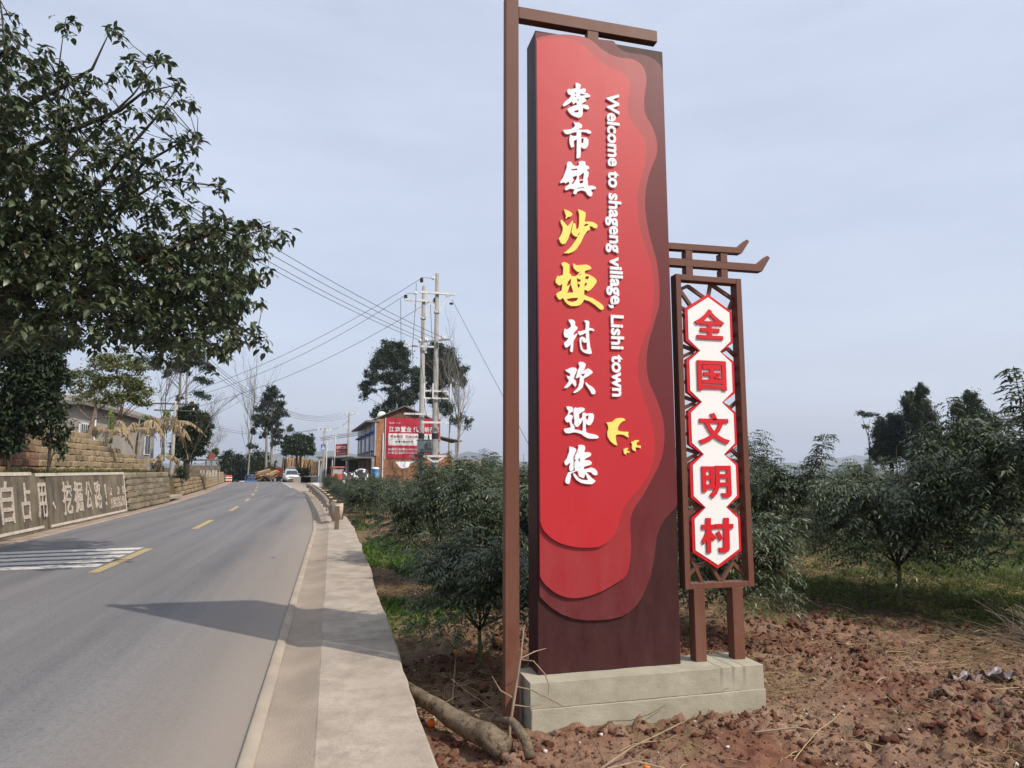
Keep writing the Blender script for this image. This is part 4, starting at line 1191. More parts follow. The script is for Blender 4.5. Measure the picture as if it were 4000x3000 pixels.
def bare_tree(name, label, base, height, spread, seed, bark=None, r=0.06, group=None, upright=0.25, levels=4, kids=4, lean=(0, 0)):
    random.seed(seed)
    root = empty(name, base, 0, label, 'tree', group)
    tr, br = MB(), MB()
    tp, d = limb(tr, (0, 0, -.2), (lean[0], lean[1], 1), height * .5, r, r * .55, 7, 6, .05, .05)
    def rec(p, d, ln, rr, lv):
        pts, dd = limb(br, p, d, ln, rr, rr * .5, 4 if lv > 1 else 3, 4, .13, .07)
        if lv <= 0:
            return
        for k in range(kids):
            i = random.randint(1, 4)
            a = Vector((random.gauss(0, 1), random.gauss(0, 1), random.gauss(0, .5))).normalized()
            rec(pts[i], (dd + a * spread + Vector((0, 0, upright))).normalized(), ln * random.uniform(.5, .75), rr * .55, lv - 1)
    for k in range(kids + 2):
        i = random.randint(2, 6)
        a = Vector((random.gauss(0, 1), random.gauss(0, 1), .4)).normalized()
        rec(tp[i], (d + a * spread * 1.1).normalized(), height * random.uniform(.25, .42), r * .45, levels - 2)
    rec(tp[-1], d, height * .45, r * .5, levels - 2)
    tr.build('trunk', bark or BARK_PALE, root, True)
    br.build('branches', bark or BARK_PALE, root)
    return root

CA = dict(org=(750, 1400), sc=2.765)
CB = dict(org=(1250, 1000), sc=1.843)
CC = dict(org=(2900, 1400), sc=1.843)
CD = dict(org=(600, 1500), sc=3.687)
CE = dict(org=(0, 900), sc=1.843)
CF = dict(org=(50, 1450), sc=3.687)
random.seed(77)
clump_tree('gum_tree', 'tall twin-trunked gum tree above the parked trucks at the end of the road', 116,
    [[(800, 1340, .22), (800, 1140, .20), (806, 800, .16), (815, 500, .08)], [(855, 1340, .24), (856, 1200, .22), (864, 800, .17), (868, 400, .07)]],
    [(880, 340, 55, 40), (870, 400, 75, 45), (800, 455, 55, 55), (885, 470, 75, 55), (770, 530, 55, 55), (900, 550, 65, 45), (1000, 590, 62, 45), (720, 640, 50, 55), (850, 630, 75, 45), (690, 690, 38, 38), (780, 690, 50, 45), (920, 680, 55, 40), (670, 790, 32, 32), (820, 760, 50, 40), (940, 780, 40, 42), (1045, 770, 35, 28), (780, 830, 38, 26), (880, 910, 38, 26), (655, 950, 45, 26), (925, 845, 45, 24)], leaf=.34, dens=46, **CA)
clump_tree('roadside_tree', 'round dense green tree in front of the upright timber stack', 101,
    [[(1130, 1210, .16), (1132, 1030, .13), (1130, 940, .08)], [(1172, 1190, .12), (1168, 1050, .10), (1190, 950, .06)]],
    [(1180, 850, 85, 50), (1080, 880, 65, 52), (1250, 900, 60, 55), (1130, 950, 105, 62), (1230, 980, 80, 52), (1030, 950, 55, 45), (1290, 1000, 36, 45), (1150, 1015, 115, 36), (1040, 1010, 50, 36)], leaf=.32, dens=46, mat=L_DARK, bark=BARK_DARK, **CA)
clump_tree('thicket_tree', 'dark leafy tree left of the blue truck', 138,
    [[(450, 1400, .2), (440, 1200, .15), (430, 1080, .06)]],
    [(420, 1080, 75, 62), (390, 1190, 95, 95), (500, 1150, 80, 85), (480, 1270, 130, 60), (350, 1290, 70, 60), (560, 1250, 85, 80)], leaf=.42, dens=42, mat=L_DARK, bark=BARK_DARK, **CA)
clump_tree('thicket_tree', 'dark leafy tree behind the red timber truck', 136,
    [[(680, 1400, .2), (690, 1200, .15), (720, 1060, .06)]],
    [(660, 1130, 90, 90), (730, 1050, 70, 55), (625, 1230, 80, 80), (765, 1160, 70, 90), (720, 1250, 100, 70), (790, 1080, 45, 50)], leaf=.42, dens=42, mat=L_DARK, bark=BARK_DARK, **CA)
clump_tree('bush', 'low green bush between the red truck and the white car', 116,
    [[(890, 1345, .08), (890, 1290, .05)]], [(880, 1235, 55, 60), (905, 1285, 60, 45), (860, 1290, 40, 40)], leaf=.3, dens=46, mat=L_YEL, bark=BARK_DARK, cat='bush', **CA)
clump_tree('bush', 'dark bush in front of the upright timber stack', 97,
    [[(1200, 1330, .08), (1200, 1260, .05)]], [(1180, 1230, 55, 40), (1230, 1215, 45, 35), (1130, 1245, 40, 30)], leaf=.25, dens=46, mat=L_DARK, bark=BARK_DARK, cat='bush', **CA)
clump_tree('bank_tree', 'dense dark tree behind the pole and the dry banana plants', 56,
    [[(480, 1160, .2), (500, 900, .16), (540, 600, .10), (560, 380, .05)]],
    [(560, 330, 55, 55), (480, 400, 85, 75), (620, 470, 90, 75), (720, 500, 65, 55), (800, 590, 55, 42), (420, 560, 95, 85), (560, 600, 105, 85), (690, 640, 95, 75), (770, 720, 42, 60), (450, 720, 95, 85), (600, 760, 105, 85), (710, 830, 52, 52), (400, 880, 95, 85), (530, 900, 105, 85), (640, 930, 72, 72), (480, 1020, 105, 55), (330, 980, 60, 80)], leaf=.2, dens=55, grow=1.2, mat=L_DARK, bark=BARK_DARK, **CD)
clump_tree('gum_tree', 'thin gum tree with sparse clumps behind the large left-hand tree', 64,
    [[(1290, 1500, .13), (1292, 1200, .10), (1302, 980, .07), (1330, 880, .03)], [(1338, 1500, .10), (1342, 1150, .08), (1350, 950, .05)]],
    [(1400, 880, 72, 42), (1455, 950, 60, 42), (1492, 1000, 36, 26), (1360, 930, 46, 36), (1250, 985, 50, 32), (1440, 1080, 52, 24), (1500, 1090, 26, 20), (1455, 1175, 60, 28), (1330, 1000, 46, 36), (1120, 970, 52, 32), (1050, 950, 70, 42), (1190, 1030, 44, 24), (1290, 1200, 26, 20)], leaf=.18, dens=30, **CE)
clump_tree('small_tree', 'small crooked tree with thin pale leaves standing on the stone terrace', 33,
    [[(1085, 985, .10), (1110, 850, .09), (1150, 700, .08), (1190, 560, .07), (1200, 430, .04), (1180, 250, .02)], [(1195, 560, .05), (1290, 520, .04), (1400, 400, .03), (1600, 300, .012)], [(1140, 720, .03), (1000, 590, .025), (930, 500, .02), (830, 470, .01)], [(1180, 690, .03), (1350, 650, .025), (1480, 660, .015), (1560, 700, .008)]],
    [(1300, 80, 240, 90), (1600, 150, 230, 110), (1850, 300, 180, 100), (1500, 330, 240, 70), (1150, 200, 180, 110), (1750, 430, 180, 60), (1950, 450, 100, 50), (1350, 430, 180, 50), (1500, -60, 200, 80), (1200, -120, 180, 90), (1480, -200, 200, 90), (1800, -60, 180, 90), (980, 20, 150, 90), (1750, 110, 200, 100), (1050, 330, 160, 80), (1600, 380, 200, 80)], leaf=.12, dens=20, mat=L_OLIVE, bark=TWIG, fill=.8, **CF)
clump_tree('gum_tree', 'tallest gum tree behind the house with the red billboard', 88,
    [[(527, 1300, .32), (528, 1120, .28), (530, 850, .2), (530, 640, .06)]],
    [(530, 640, 62, 34), (480, 690, 72, 44), (590, 700, 52, 44), (430, 765, 52, 50), (540, 770, 90, 40), (620, 800, 44, 40), (380, 870, 42, 42), (470, 880, 72, 42), (338, 945, 42, 42), (318, 1005, 24, 32), (560, 880, 80, 40), (520, 965, 60, 24), (450, 1105, 40, 42), (390, 1145, 26, 18), (500, 1050, 50, 42), (605, 1065, 60, 50), (580, 1000, 44, 32), (660, 1000, 50, 52), (690, 850, 44, 52), (700, 930, 44, 52)], leaf=.27, dens=46, **CB)
clump_tree('gum_tree', 'gum tree rising right behind the two concrete transformer poles', 90,
    [[(842, 1300, .3), (845, 1080, .26), (850, 850, .16), (860, 660, .06)]],
    [(862, 650, 46, 32), (800, 710, 52, 52), (900, 720, 72, 50), (962, 790, 62, 50), (1000, 850, 42, 50), (870, 810, 82, 50), (790, 830, 42, 50), (1022, 910, 24, 24), (930, 890, 70, 40), (850, 900, 60, 40), (785, 920, 34, 34), (830, 1000, 60, 40), (860, 1080, 60, 36)], leaf=.27, dens=46, **CB)
clump_tree('gum_tree', 'slender gum tree with hanging clumps right of the transformer poles', 72,
    [[(925, 1560, .1), (930, 1300, .08), (945, 1050, .04)], [(960, 1560, .09), (1000, 1250, .06), (1010, 1120, .03)]],
    [(930, 1070, 36, 36), (925, 1120, 36, 36), (1020, 1160, 36, 34), (1062, 1212, 32, 36), (958, 1190, 28, 26), (900, 1060, 26, 26)], leaf=.2, dens=22, **CB)
clump_tree('conifer', 'tallest dark conifer standing over the orchard at the right', 44,
    [[(1310, 1100, .25), (1300, 700, .2), (1290, 260, .05)]],
    [(1290, 240, 34, 36), (1200, 310, 42, 44), (1285, 320, 52, 52), (1320, 390, 62, 52), (1230, 400, 62, 52), (1250, 480, 62, 52), (1350, 480, 52, 52), (1400, 560, 46, 42), (1270, 560, 72, 52), (1350, 620, 82, 52), (1290, 680, 90, 52), (1390, 700, 66, 52), (1330, 760, 100, 52), (1470, 690, 40, 34), (1350, 830, 90, 50)], leaf=.15, dens=52, grow=1.04, mat=L_CYP, bark=BARK_DARK, aspect=.5, **CC)
clump_tree('conifer', 'short round-topped dark conifer left of the tallest one', 46,
    [[(1075, 1050, .2), (1075, 700, .15), (1080, 450, .05)]],
    [(1080, 440, 44, 34), (1020, 500, 44, 44), (1120, 490, 52, 44), (1080, 560, 82, 52), (1010, 600, 52, 52), (1130, 620, 62, 52), (1070, 690, 92, 50), (1000, 680, 50, 50)], leaf=.15, dens=52, grow=1.04, mat=L_CYP, bark=BARK_DARK, aspect=.5, **CC)
clump_tree('conifer', 'broad two-headed dark conifer near the right edge', 40,
    [[(1650, 1050, .25), (1650, 700, .2), (1650, 340, .05)]],
    [(1640, 300, 46, 44), (1560, 390, 50, 54), (1800, 560, 70, 80), (1780, 680, 80, 70), (1700, 350, 52, 44), (1650, 420, 82, 52), (1580, 500, 62, 52), (1700, 500, 72, 52), (1540, 580, 42, 44), (1620, 600, 82, 60), (1580, 700, 52, 44), (1700, 650, 72, 52), (1750, 430, 44, 44), (1680, 740, 80, 50)], leaf=.15, dens=52, grow=1.04, mat=L_CYP, bark=BARK_DARK, aspect=.5, **CC)
clump_tree('flat_topped_tree', 'thin tree with a flat top of leaves left of the round conifer', 48,
    [[(918, 900, .07), (915, 620, .06), (905, 560, .04), (870, 450, .02), (860, 405, .01)], [(912, 590, .04), (940, 480, .02), (985, 425, .01)], [(906, 565, .03), (915, 440, .015)]],
    [(858, 398, 36, 11), (930, 405, 46, 12), (990, 430, 26, 9), (885, 490, 24, 10), (945, 560, 20, 10)], leaf=.12, dens=22, mat=L_CYP, bark=TWIG, aspect=.5, loft=.2, **CC)
# foliage that hangs down the bank at the far left
clump_tree('bank_bush', 'dark hanging bush over the lettered wall at the left edge', 22.6,
    [[(60, 1700, .05), (60, 1300, .05), (100, 900, .03)], [(350, 1690, .04), (380, 1300, .04), (400, 1050, .02)]],
    [(60, 850, 130, 110), (250, 800, 130, 120), (420, 880, 90, 110), (80, 1050, 120, 110), (300, 1020, 130, 110), (440, 1080, 70, 90), (60, 1250, 110, 110), (400, 1230, 90, 110), (380, 1400, 80, 110), (410, 1540, 56, 60), (60, 1430, 90, 110), (30, 1560, 90, 70), (200, 1150, 110, 60), (260, 920, 120, 90), (140, 960, 120, 90), (150, 800, 120, 80), (340, 740, 120, 80), (500, 760, 90, 60), (200, 1000, 130, 100), (150, 1200, 120, 110), (230, 1330, 90, 90), (110, 1360, 100, 100), (60, 700, 120, 90), (300, 1160, 110, 90)], leaf=.16, dens=30, mat=L_DARK, bark=BARK_DARK, cat='bush', aspect=.42, **CE)

bare_tree('bare_tree', 'leafless many-branched tree in front of the far ridge, right of the transformer poles', tuple(at(1787, 1812, 58)), 9.6, .55, 41, r=.10, upright=.5, levels=5, kids=4)
bare_tree('bare_tree', 'thin leafless tree just left of the twin-trunked gum tree', tuple(at(967, 1890, 130)), 21, .35, 42, r=.16, upright=.3, levels=4)
bare_tree('bare_tree', 'leafless tree with spreading twigs beyond the left bank wall', tuple(at(820, 1860, 105)), 8.5, .8, 43, r=.09, upright=.15, levels=5, kids=4)
bare_tree('bare_tree', 'dark leafless tree above the dry banana plants', tuple(at(640, 1790, 52)), 9.0, .5, 44, BARK_DARK, r=.06, upright=.35, levels=4)
bare_tree('bare_tree', 'leafless tree leaning out to the right over the left bank', tuple(at(730, 1800, 50)), 6.2, .6, 45, BARK_DARK, r=.045, upright=.1, levels=4, lean=(.5, -.1))
clump_tree('bush', 'yellow-green bush beside the far end of the left bank wall', 92,
    [[(830, 1290, .06), (840, 1100, .04)]], [(870, 990, 55, 55), (830, 1040, 50, 40), (900, 950, 35, 40)], leaf=.2, dens=26, mat=L_YEL, bark=BARK_DARK, cat='bush', **CD)
clump_tree('bank_bush', 'green bush growing over the low stone wall at the left', 48,
    [[(380, 1400, .04), (380, 1300, .03)]], [(380, 1250, 60, 50), (460, 1320, 60, 40), (300, 1370, 80, 30), (180, 1330, 60, 40), (60, 1200, 60, 70), (440, 1250, 40, 40)], leaf=.16, dens=22, mat=L_DARK, bark=BARK_DARK, cat='bush', **CD)

# ------------------------------------------------------------------ left side: walls, house, banana plants, pole
random.seed(3)
WA = Vector((-7.57, 18.9, 0))
WT = (Vector((-7.89, 30.45, 0)) - WA).normalized()
WN = Vector((WT.y, -WT.x, 0))                      # out of the wall, towards the road
WANG = math.atan2(WT.y, WT.x)
def wallpt(s, z, off=0.0):
    return WA + WT * s + Vector((0, 0, z)) + WN * off
wm = Mat('stained_render', 0.92, 0.15)
_, _, wz = wm.xyz()[:3]
wc = wm.mix(lin(0.125, 0.105, 0.075), lin(0.205, 0.17, 0.122), wm.noise(1.3, 6, 0.65))
wc = wm.mix(wc, lin(0.05, 0.045, 0.04), wm.math('MULTIPLY', wm.noise(1.0, 6, 0.7, src=wm.mapping((2.6, 2.6, 0.35)), lo=0.44, hi=0.66), 0.8))
wm.col(wc)
wm.bump(wm.noise(26, 6, 0.7), 0.4, 0.01)
TILEW = simple('white_strip_tile', lin(0.50, 0.44, 0.37), 0.7, 0.2, 9, 0.2)
swall = empty('lettered_wall', (0, 0, 0), 0, 'long stained concrete retaining wall with pale block lettering beside the road', 'wall')
def wall_slab(s0, s1, z0, z1, t, name, mat, off=0.0, parent=None, bev=0.0, batter=0.0):
    a, b = wallpt(s0, 0, off), wallpt(s1, 0, off)
    n = WN
    vs = []
    for z, sh in ((z0, -.15 * z0), (z1, -.15 * z1)):
        vs += [a + n * sh + Vector((0, 0, z)), b + n * sh + Vector((0, 0, z)), b + n * (sh - t) + Vector((0, 0, z)), a + n * (sh - t) + Vector((0, 0, z))]
    return MB().add(vs, [(0, 3, 2, 1), (4, 5, 6, 7), (0, 1, 5, 4), (1, 2, 6, 5), (2, 3, 7, 6), (3, 0, 4, 7)]).build(name, mat, parent, bevel=bev)
wall_slab(-14, 2.72, -0.3, 1.56, 0.4, 'wall_section', wm.m, 0.0, swall)
wall_slab(2.74, 3.22, -0.3, 1.54, 0.4, 'wall_section', wm.m, -0.05, swall)
wall_slab(3.24, 11.45, -0.3, 1.52, 0.4, 'wall_section', wm.m, 0.0, swall)
wall_slab(-14, 2.15, 1.50, 1.585, 0.14, 'white_border', TILEW, 0.018, swall)
wall_slab(2.45, 11.5, 1.47, 1.555, 0.14, 'white_border', TILEW, 0.018, swall)
wall_slab(-14, 2.75, 0.06, 0.13, 0.1, 'white_border', TILEW, 0.018, swall)
wall_slab(3.3, 11.5, 0.03, 0.10, 0.1, 'white_border', TILEW, 0.018, swall)
wall_slab(11.42, 11.51, 0.11, 1.465, 0.1, 'white_border', TILEW, 0.019, swall)
for i in range(9):
    s0 = -3.5 + i * 1.75
    wall_slab(s0, s0 + 1.7, -0.2, 0.0 + random.uniform(-.01, .03), 0.3, 'footing_block', wm.m, random.uniform(.10, .16), swall)
LETM = simple('lettering_tile', lin(0.41, 0.35, 0.295), 0.85, 0.35, 14, 0.2)
TILT = -math.atan(.15)
for ch, s0, s1, z0, z1 in [('自', .15, .91, .33, 1.39), ('占', 1.40, 1.97, .32, 1.33), ('用', 2.47, 3.10, .33, 1.31), ('、', 3.55, 3.76, .50, .75), ('挖', 4.41, 5.20, .29, 1.32), ('掘', 5.43, 6.22, .30, 1.30), ('公', 6.56, 7.18, .32, 1.29), ('路', 7.52, 8.26, .29, 1.28), ('！', 8.72, 8.88, .37, 1.15), ('江', 9.31, 9.62, .70, 1.01), ('津', 10.36, 10.64, .70, 1.02), ('区', 11.10, 11.38, .70, 1.01)]:
    o = link('character', fit_text(text_mesh(ch, 1.0, 0.02, 0.010), s0, s1, z0, z1), LETM, swall, loc=tuple(wallpt(0, 0, 0.0195)))
    o.rotation_euler = (TILT, 0, WANG)
for i, ch in enumerate('交通综合执法大队'):
    s0 = 9.38 + i * 0.25
    o = link('character', fit_text(text_mesh(ch, 1.0, 0.015, 0.006), s0, s0 + .21, .24, .64), LETM, swall, loc=tuple(wallpt(0, 0, 0.0145)))
    o.rotation_euler = (TILT, 0, WANG)

def stonemat(name, c1, c2, moss=0.35):
    m = Mat(name, 0.93, 0.12)
    cc = m.mix(c1, c2, m.noise(2.6, 5, 0.65))
    h = m.n('ShaderNodeHueSaturation')
    m.l(cc, h.inputs['Color'])
    m.l(m.rng(m.rand(), 0, 1, 0.72, 1.25), h.inputs['Value'])
    cc = m.mix(h.outputs['Color'], lin(0.07, 0.075, 0.025), m.math('MULTIPLY', m.noise(1.7, 5, 0.7, lo=0.5, hi=0.72), moss))
    m.col(cc)
    m.bump(m.noise(22, 6, 0.7), 0.6, 0.02)
    return m.m
ST1 = stonemat('tan_stone', lin(0.22, 0.165, 0.10), lin(0.34, 0.265, 0.17))
ST2 = stonemat('grey_tan_stone', lin(0.20, 0.165, 0.115), lin(0.30, 0.25, 0.18), .3)
ROCK = stonemat('red_rock', lin(0.17, 0.095, 0.062), lin(0.30, 0.185, 0.125), .3)
def stone_mesh(seed, n=2):
    bm = bmesh.new()
    bmesh.ops.create_cube(bm, size=1)
    bmesh.ops.bevel(bm, geom=bm.edges[:], offset=0.14, segments=1, affect='EDGES')
    rs = random.Random(seed)
    for v in bm.verts:
        v.co += Vector((rs.uniform(-.06, .06), rs.uniform(-.06, .06), rs.uniform(-.05, .05)))
    me = bpy.data.meshes.new('stone')
    bm.to_mesh(me)
    bm.free()
    return me
STM = {m.name: [stone_mesh(i) for i in range(6)] for m in (ST1, ST2, ROCK)}
for m in (ST1, ST2, ROCK):
    for me in STM[m.name]:
        me.materials.append(m)
def stone(parent, mat, p, ang, l, d, h):
    o = bpy.data.objects.new('stone', random.choice(STM[mat.name]))
    COL.objects.link(o)
    o.parent = parent
    o.location = p
    o.rotation_euler = (random.uniform(-.03, .03), random.uniform(-.03, .03), ang + random.uniform(-.03, .03))
    o.scale = (l, d, h)
# stone section at the end of the lettered wall
sw = empty('stone_wall', (0, 0, 0), 0, 'short squared stone wall continuing the lettered wall', 'wall')
wall_slab(11.5, 19.85, -0.3, 1.45, 0.35, 'backing', simple('dark_mortar', lin(0.09, 0.075, 0.055), .95, .3, 6), -0.06, sw)
for k in range(6):
    s = 11.56
    while s < 19.6:
        l = random.uniform(.42, .85)
        l = min(l, 19.9 - s)
        p = wallpt(s + l / 2, 0.02 + k * 0.255 + 0.12, -0.05 - .15 * (0.14 + k * .255) + random.uniform(-.015, .015))
        stone(sw, ST2, p, WANG, l - .025, .30, .225)
        s += l
    if k:
        o = wall_slab(11.5, 19.9, k * 0.255 + .005, k * 0.255 + .03, .2, 'ledge', ST2, .105, sw)
# stepped terrace wall above
up = empty('terrace_wall', (0, 0, 0), 0, 'stepped wall of rough tan stones on the bank above the lettered wall', 'wall')
for k in range(7):
    z = 1.60 + k * 0.235
    yend = 41.8 - k * 0.35 if k < 3 else (41.2 - (k - 2) * 2.4)
    y = 15.5
    while y < yend:
        l = random.uniform(.38, .72) * (1.2 if y < 26 else 1)
        x = float(xc(y)) - 5.55 - 0.085 * k
        if y < 26.5 and k > 3 and random.random() < .35:
            y += l
            continue
        stone(up, ROCK if y < 25.5 + random.uniform(-1, 1) else ST1, (x, y + l / 2, z + .02 + random.uniform(-.015, .015)), R(90) + .03, l - .03, random.uniform(.34, .42), .235)
        y += l
mb = MB()
for k in range(7):
    yend = 41.6 - k * 0.35 if k < 3 else (41 - (k - 2) * 2.4)
    yy = np.arange(15.5, yend, 1.0)
    for a_, b_ in zip(yy[:-1], yy[1:]):
        x0, x1 = float(xc(a_)) - 5.52 - .085 * k, float(xc(b_)) - 5.52 - .085 * k
        z = 1.48 + k * .235
        mb.add([(x0, a_, z), (x1, b_, z), (x1, b_, z + .23), (x0, a_, z + .23), (x0 - .6, a_, z + .23), (x1 - .6, b_, z + .23)], [(0, 1, 2, 3), (3, 2, 5, 4)])
mb.build('earth_joint', simple('earth_joint', lin(0.12, 0.085, 0.045), .95, .4, 3, .5), up)
# low stone wall further on
lw = empty('low_stone_wall', (0, 0, 0), 0, 'low weathered stone wall along the left road edge beyond the concrete slab', 'wall')
tail = MB()
y = 46.3
for y0, y1, zt in [(46.3, 66, 4), (66, 101, 5)]:
    for k in range(zt):
        y = y0 + random.uniform(0, .2)
        while y < y1:
            l = random.uniform(.5, .95)
            x = float(xc(y)) - 4.35 - .05 * k + .02
            h = .27
            if k == zt - 1 and random.random() < .3:
                y += l
                continue
            if y0 < 60:
                stone(lw, ST1, (x - .1, y + l / 2, .05 + k * h + .12), R(90) + .08, l - .03, .34, h - .02)
            else:
                M_ = Matrix.Translation((x - .1, y + l / 2, .05 + k * h + .12 + float(drop(y)))) @ Matrix.Rotation(R(90) + .1, 4, 'Z')
                tail.box(-l / 2 + .015, l / 2 - .015, -.17 + random.uniform(-.02, .02), .17, -h / 2 + .01, h / 2 - .01, M_)
            y += l
o = tail.build('far_stones', ST1, lw, bevel=.02)
o['kind'] = 'stuff'
mb = MB()
for a_ in np.arange(46.2, 101, 1.0):
    x0, x1 = float(xc(a_)) - 4.42, float(xc(a_ + 1)) - 4.42
    h = 1.0 if a_ < 66 else 1.25
    mb.add([(x0, a_, -.2), (x1, a_ + 1, -.2), (x1 - .2, a_ + 1, h), (x0 - .2, a_, h), (x1 - 1.0, a_ + 1, h + .02), (x0 - 1.0, a_, h + .02)], [(0, 1, 2, 3), (3, 2, 4, 5)])
mb.build('mortar', simple('old_mortar', lin(0.12, 0.10, 0.065), .95, .35, 2, .4), lw)
# slab over the ditch
ds = empty('concrete_slab', (-8.55, 41.0, 0), R(94), 'pale hollow concrete slab bridging the ditch at the left road edge', 'slab')
MB().box(-2.4, 2.4, -.3, .3, .12, .24).build('slab_body', CONC, ds, bevel=.008)
for i in range(4):
    MB().lathe([(.035, 0), (.035, .01)], (2.392, -.2 + i * .13, .18), 10, 'X').build('hollow', simple('hole_dark', lin(.02, .02, .02), .9, 0, 4), ds)

# grey house on the upper ground
GREYR = simple('grey_render', lin(0.30, 0.275, 0.245), .9, .15, .8, .15, bscale=30)
ROOFD = simple('dark_roof_slab', lin(0.16, 0.15, 0.145), .9, .2, 3, .2)
WINF = simple('white_window_frame', lin(0.7, 0.7, 0.7), .5, .05, 3)
GLASS = simple('dark_window_glass', lin(0.05, 0.06, 0.07), .12, .1, 2, spec=.6)
gh = empty('grey_house', (-17.6, 50, 1.75), 0, 'plain grey rendered house half hidden behind the small crooked tree', 'house')
MB().box(-4, 4, -8.5, 8.5, -.6, 3.4).build('wall', GREYR, gh)
MB().box(-4.4, 4.5, -9, 9, 3.4, 3.6).build('roof', ROOFD, gh)
MB().box(-4.2, 4.3, -8.8, 8.8, 3.61, 3.9).build('parapet', GREYR, gh)
for y0 in (-7.9, 5.6):
    o = MB().box(4.0, 4.06, y0, y0 + 1.5, 1.0, 2.5).build('window', WINF, gh)
    for j in range(2):
        MB().box(4.062, 4.07, y0 + .08 + j * .72, y0 + .7 + j * .72, 1.08, 2.42).build('pane', GLASS, o)
for j in range(6):
    MB().tube([(4.12, -7.9 + j * .3, .95), (4.12, -7.9 + j * .3, 2.55)], .012, 5).build('window_bar', WINF, gh)
MB().tube([(4.08, -5.6, 0), (4.08, -5.6, 3.4)], .05, 8).build('drainpipe', WINF, gh)

# dry banana plants
BAN_D = leafmat('dry_banana_leaf', lin(0.25, 0.185, 0.11), lin(0.42, 0.335, 0.22), .8, .15, .25)
BAN_G = leafmat('green_banana_leaf', lin(0.08, 0.13, 0.02), lin(0.22, 0.26, 0.06), .5, .35, .3)
BAN_S = simple('banana_stem', lin(0.17, 0.135, 0.08), .9, .4, 8, .5)
def banana_leaf(mb, base, an, length, rise, width, torn=.6):
    d = Vector((math.cos(an), math.sin(an), 0))
    s = Vector((-math.sin(an), math.cos(an), 0))
    mid = []
    n = 18
    for i in range(n + 1):
        t = i / n
        mid.append(base + d * length * t * (1 - .12 * t) + Vector((0, 0, rise * t * 1.6 - rise * 2.3 * t * t)))
    mb.tube([mid[0], mid[4], mid[9], mid[14], mid[n]], [.03, .022, .016, .01, .004], 5)
    for i in range(3, n):
        t = (i + .5) / n
        w = width * math.sin(math.pi * min(1, (t - .1) / .9) ** .8) * random.uniform(.75, 1.1)
        for sg in (-1, 1):
            if random.random() < .08:
                continue
            dz = -w * random.uniform(.6, 1.3) * torn
            a, b = mid[i], mid[i].lerp(mid[i + 1], random.uniform(.75, .98))
            e = s * sg * w * random.uniform(.5, .9)
            sk = d * random.uniform(-.02, .06)
            m1, m2 = a + e * .6 + Vector((0, 0, dz * .25)), b + e * .6 + Vector((0, 0, dz * .25))
            mb.add([a, b, m2, m1, b + e + sk + Vector((0, 0, dz)), a + e + sk + Vector((0, 0, dz * random.uniform(.9, 1.1)))], [(0, 1, 2, 3), (3, 2, 4, 5)])
def banana(u, v, Y, h, label, leaves, seed, green=1):
    random.seed(seed)
    p = at(u, v, Y)
    z0 = min(p.z, gz(p.x, p.y) + .3)
    t = empty('banana_plant', (p.x, p.y, z0), 0, label, 'plant', 'dry banana plants on the bank')
    hh = h + (p.z - z0)
    MB().tube([(0, 0, -.4), (.03, 0, hh * .5), (.08, .02, hh)], [.075, .06, .035], 9).build('stem', BAN_S, t, True)
    for i, (an, ln, rise, wd) in enumerate(leaves):
        mb = MB()
        gr = i < green
        banana_leaf(mb, Vector((.07, .02, hh * (1 if gr else random.uniform(.72, 1)))), R(an), ln * random.uniform(.6, 1.1), rise * random.uniform(.4, 1.9) + random.uniform(-.1, .5), wd * random.uniform(.8, 1.3), .3 if gr else random.uniform(.7, 1.6))
        mb.build('leaf', BAN_G if gr else BAN_D, t)
banana(630, 1800, 45, 2.6, 'tallest dry banana plant with long torn fronds reaching over the concrete pole', [(95, 1.4, 1.5, .28), (-20, 3.0, .75, .40), (-8, 2.7, .35, .40), (110, 1.8, 1.2, .4), (150, 2.2, .2, .4), (60, 2.0, .9, .4), (200, 2.4, -.2, .35), (-60, 2.2, -.4, .35), (250, 1.8, -.6, .3), (20, 1.6, 1.9, .35)], 51, 1)
banana(530, 1760, 41, 1.7, 'dry banana plant with drooping brown leaves in the middle of the clump', [(80, 1.5, 1.5, .25), (0, 1.9, .7, .34), (-50, 1.7, .5, .32), (140, 1.8, .6, .34), (210, 1.8, .2, .32), (-100, 1.5, .3, .3), (40, 1.7, .2, .3)], 52, 1)
banana(410, 1735, 35.5, .8, 'banana plant with one upright green leaf in front of the grey house', [(88, .7, 1.7, .18), (-20, 1.5, .8, .30), (-70, 1.4, .4, .28), (170, 1.4, .5, .28), (30, 1.6, .7, .3), (-140, 1.3, .2, .28)], 53, 1)
banana(625, 1850, 43.5, 1.0, 'low withered banana plant below the concrete pole', [(60, 1.2, .8, .25), (-10, 1.6, .5, .3), (-80, 1.6, .1, .3), (200, 1.5, .1, .28), (130, 1.2, .4, .28)], 54, 1)

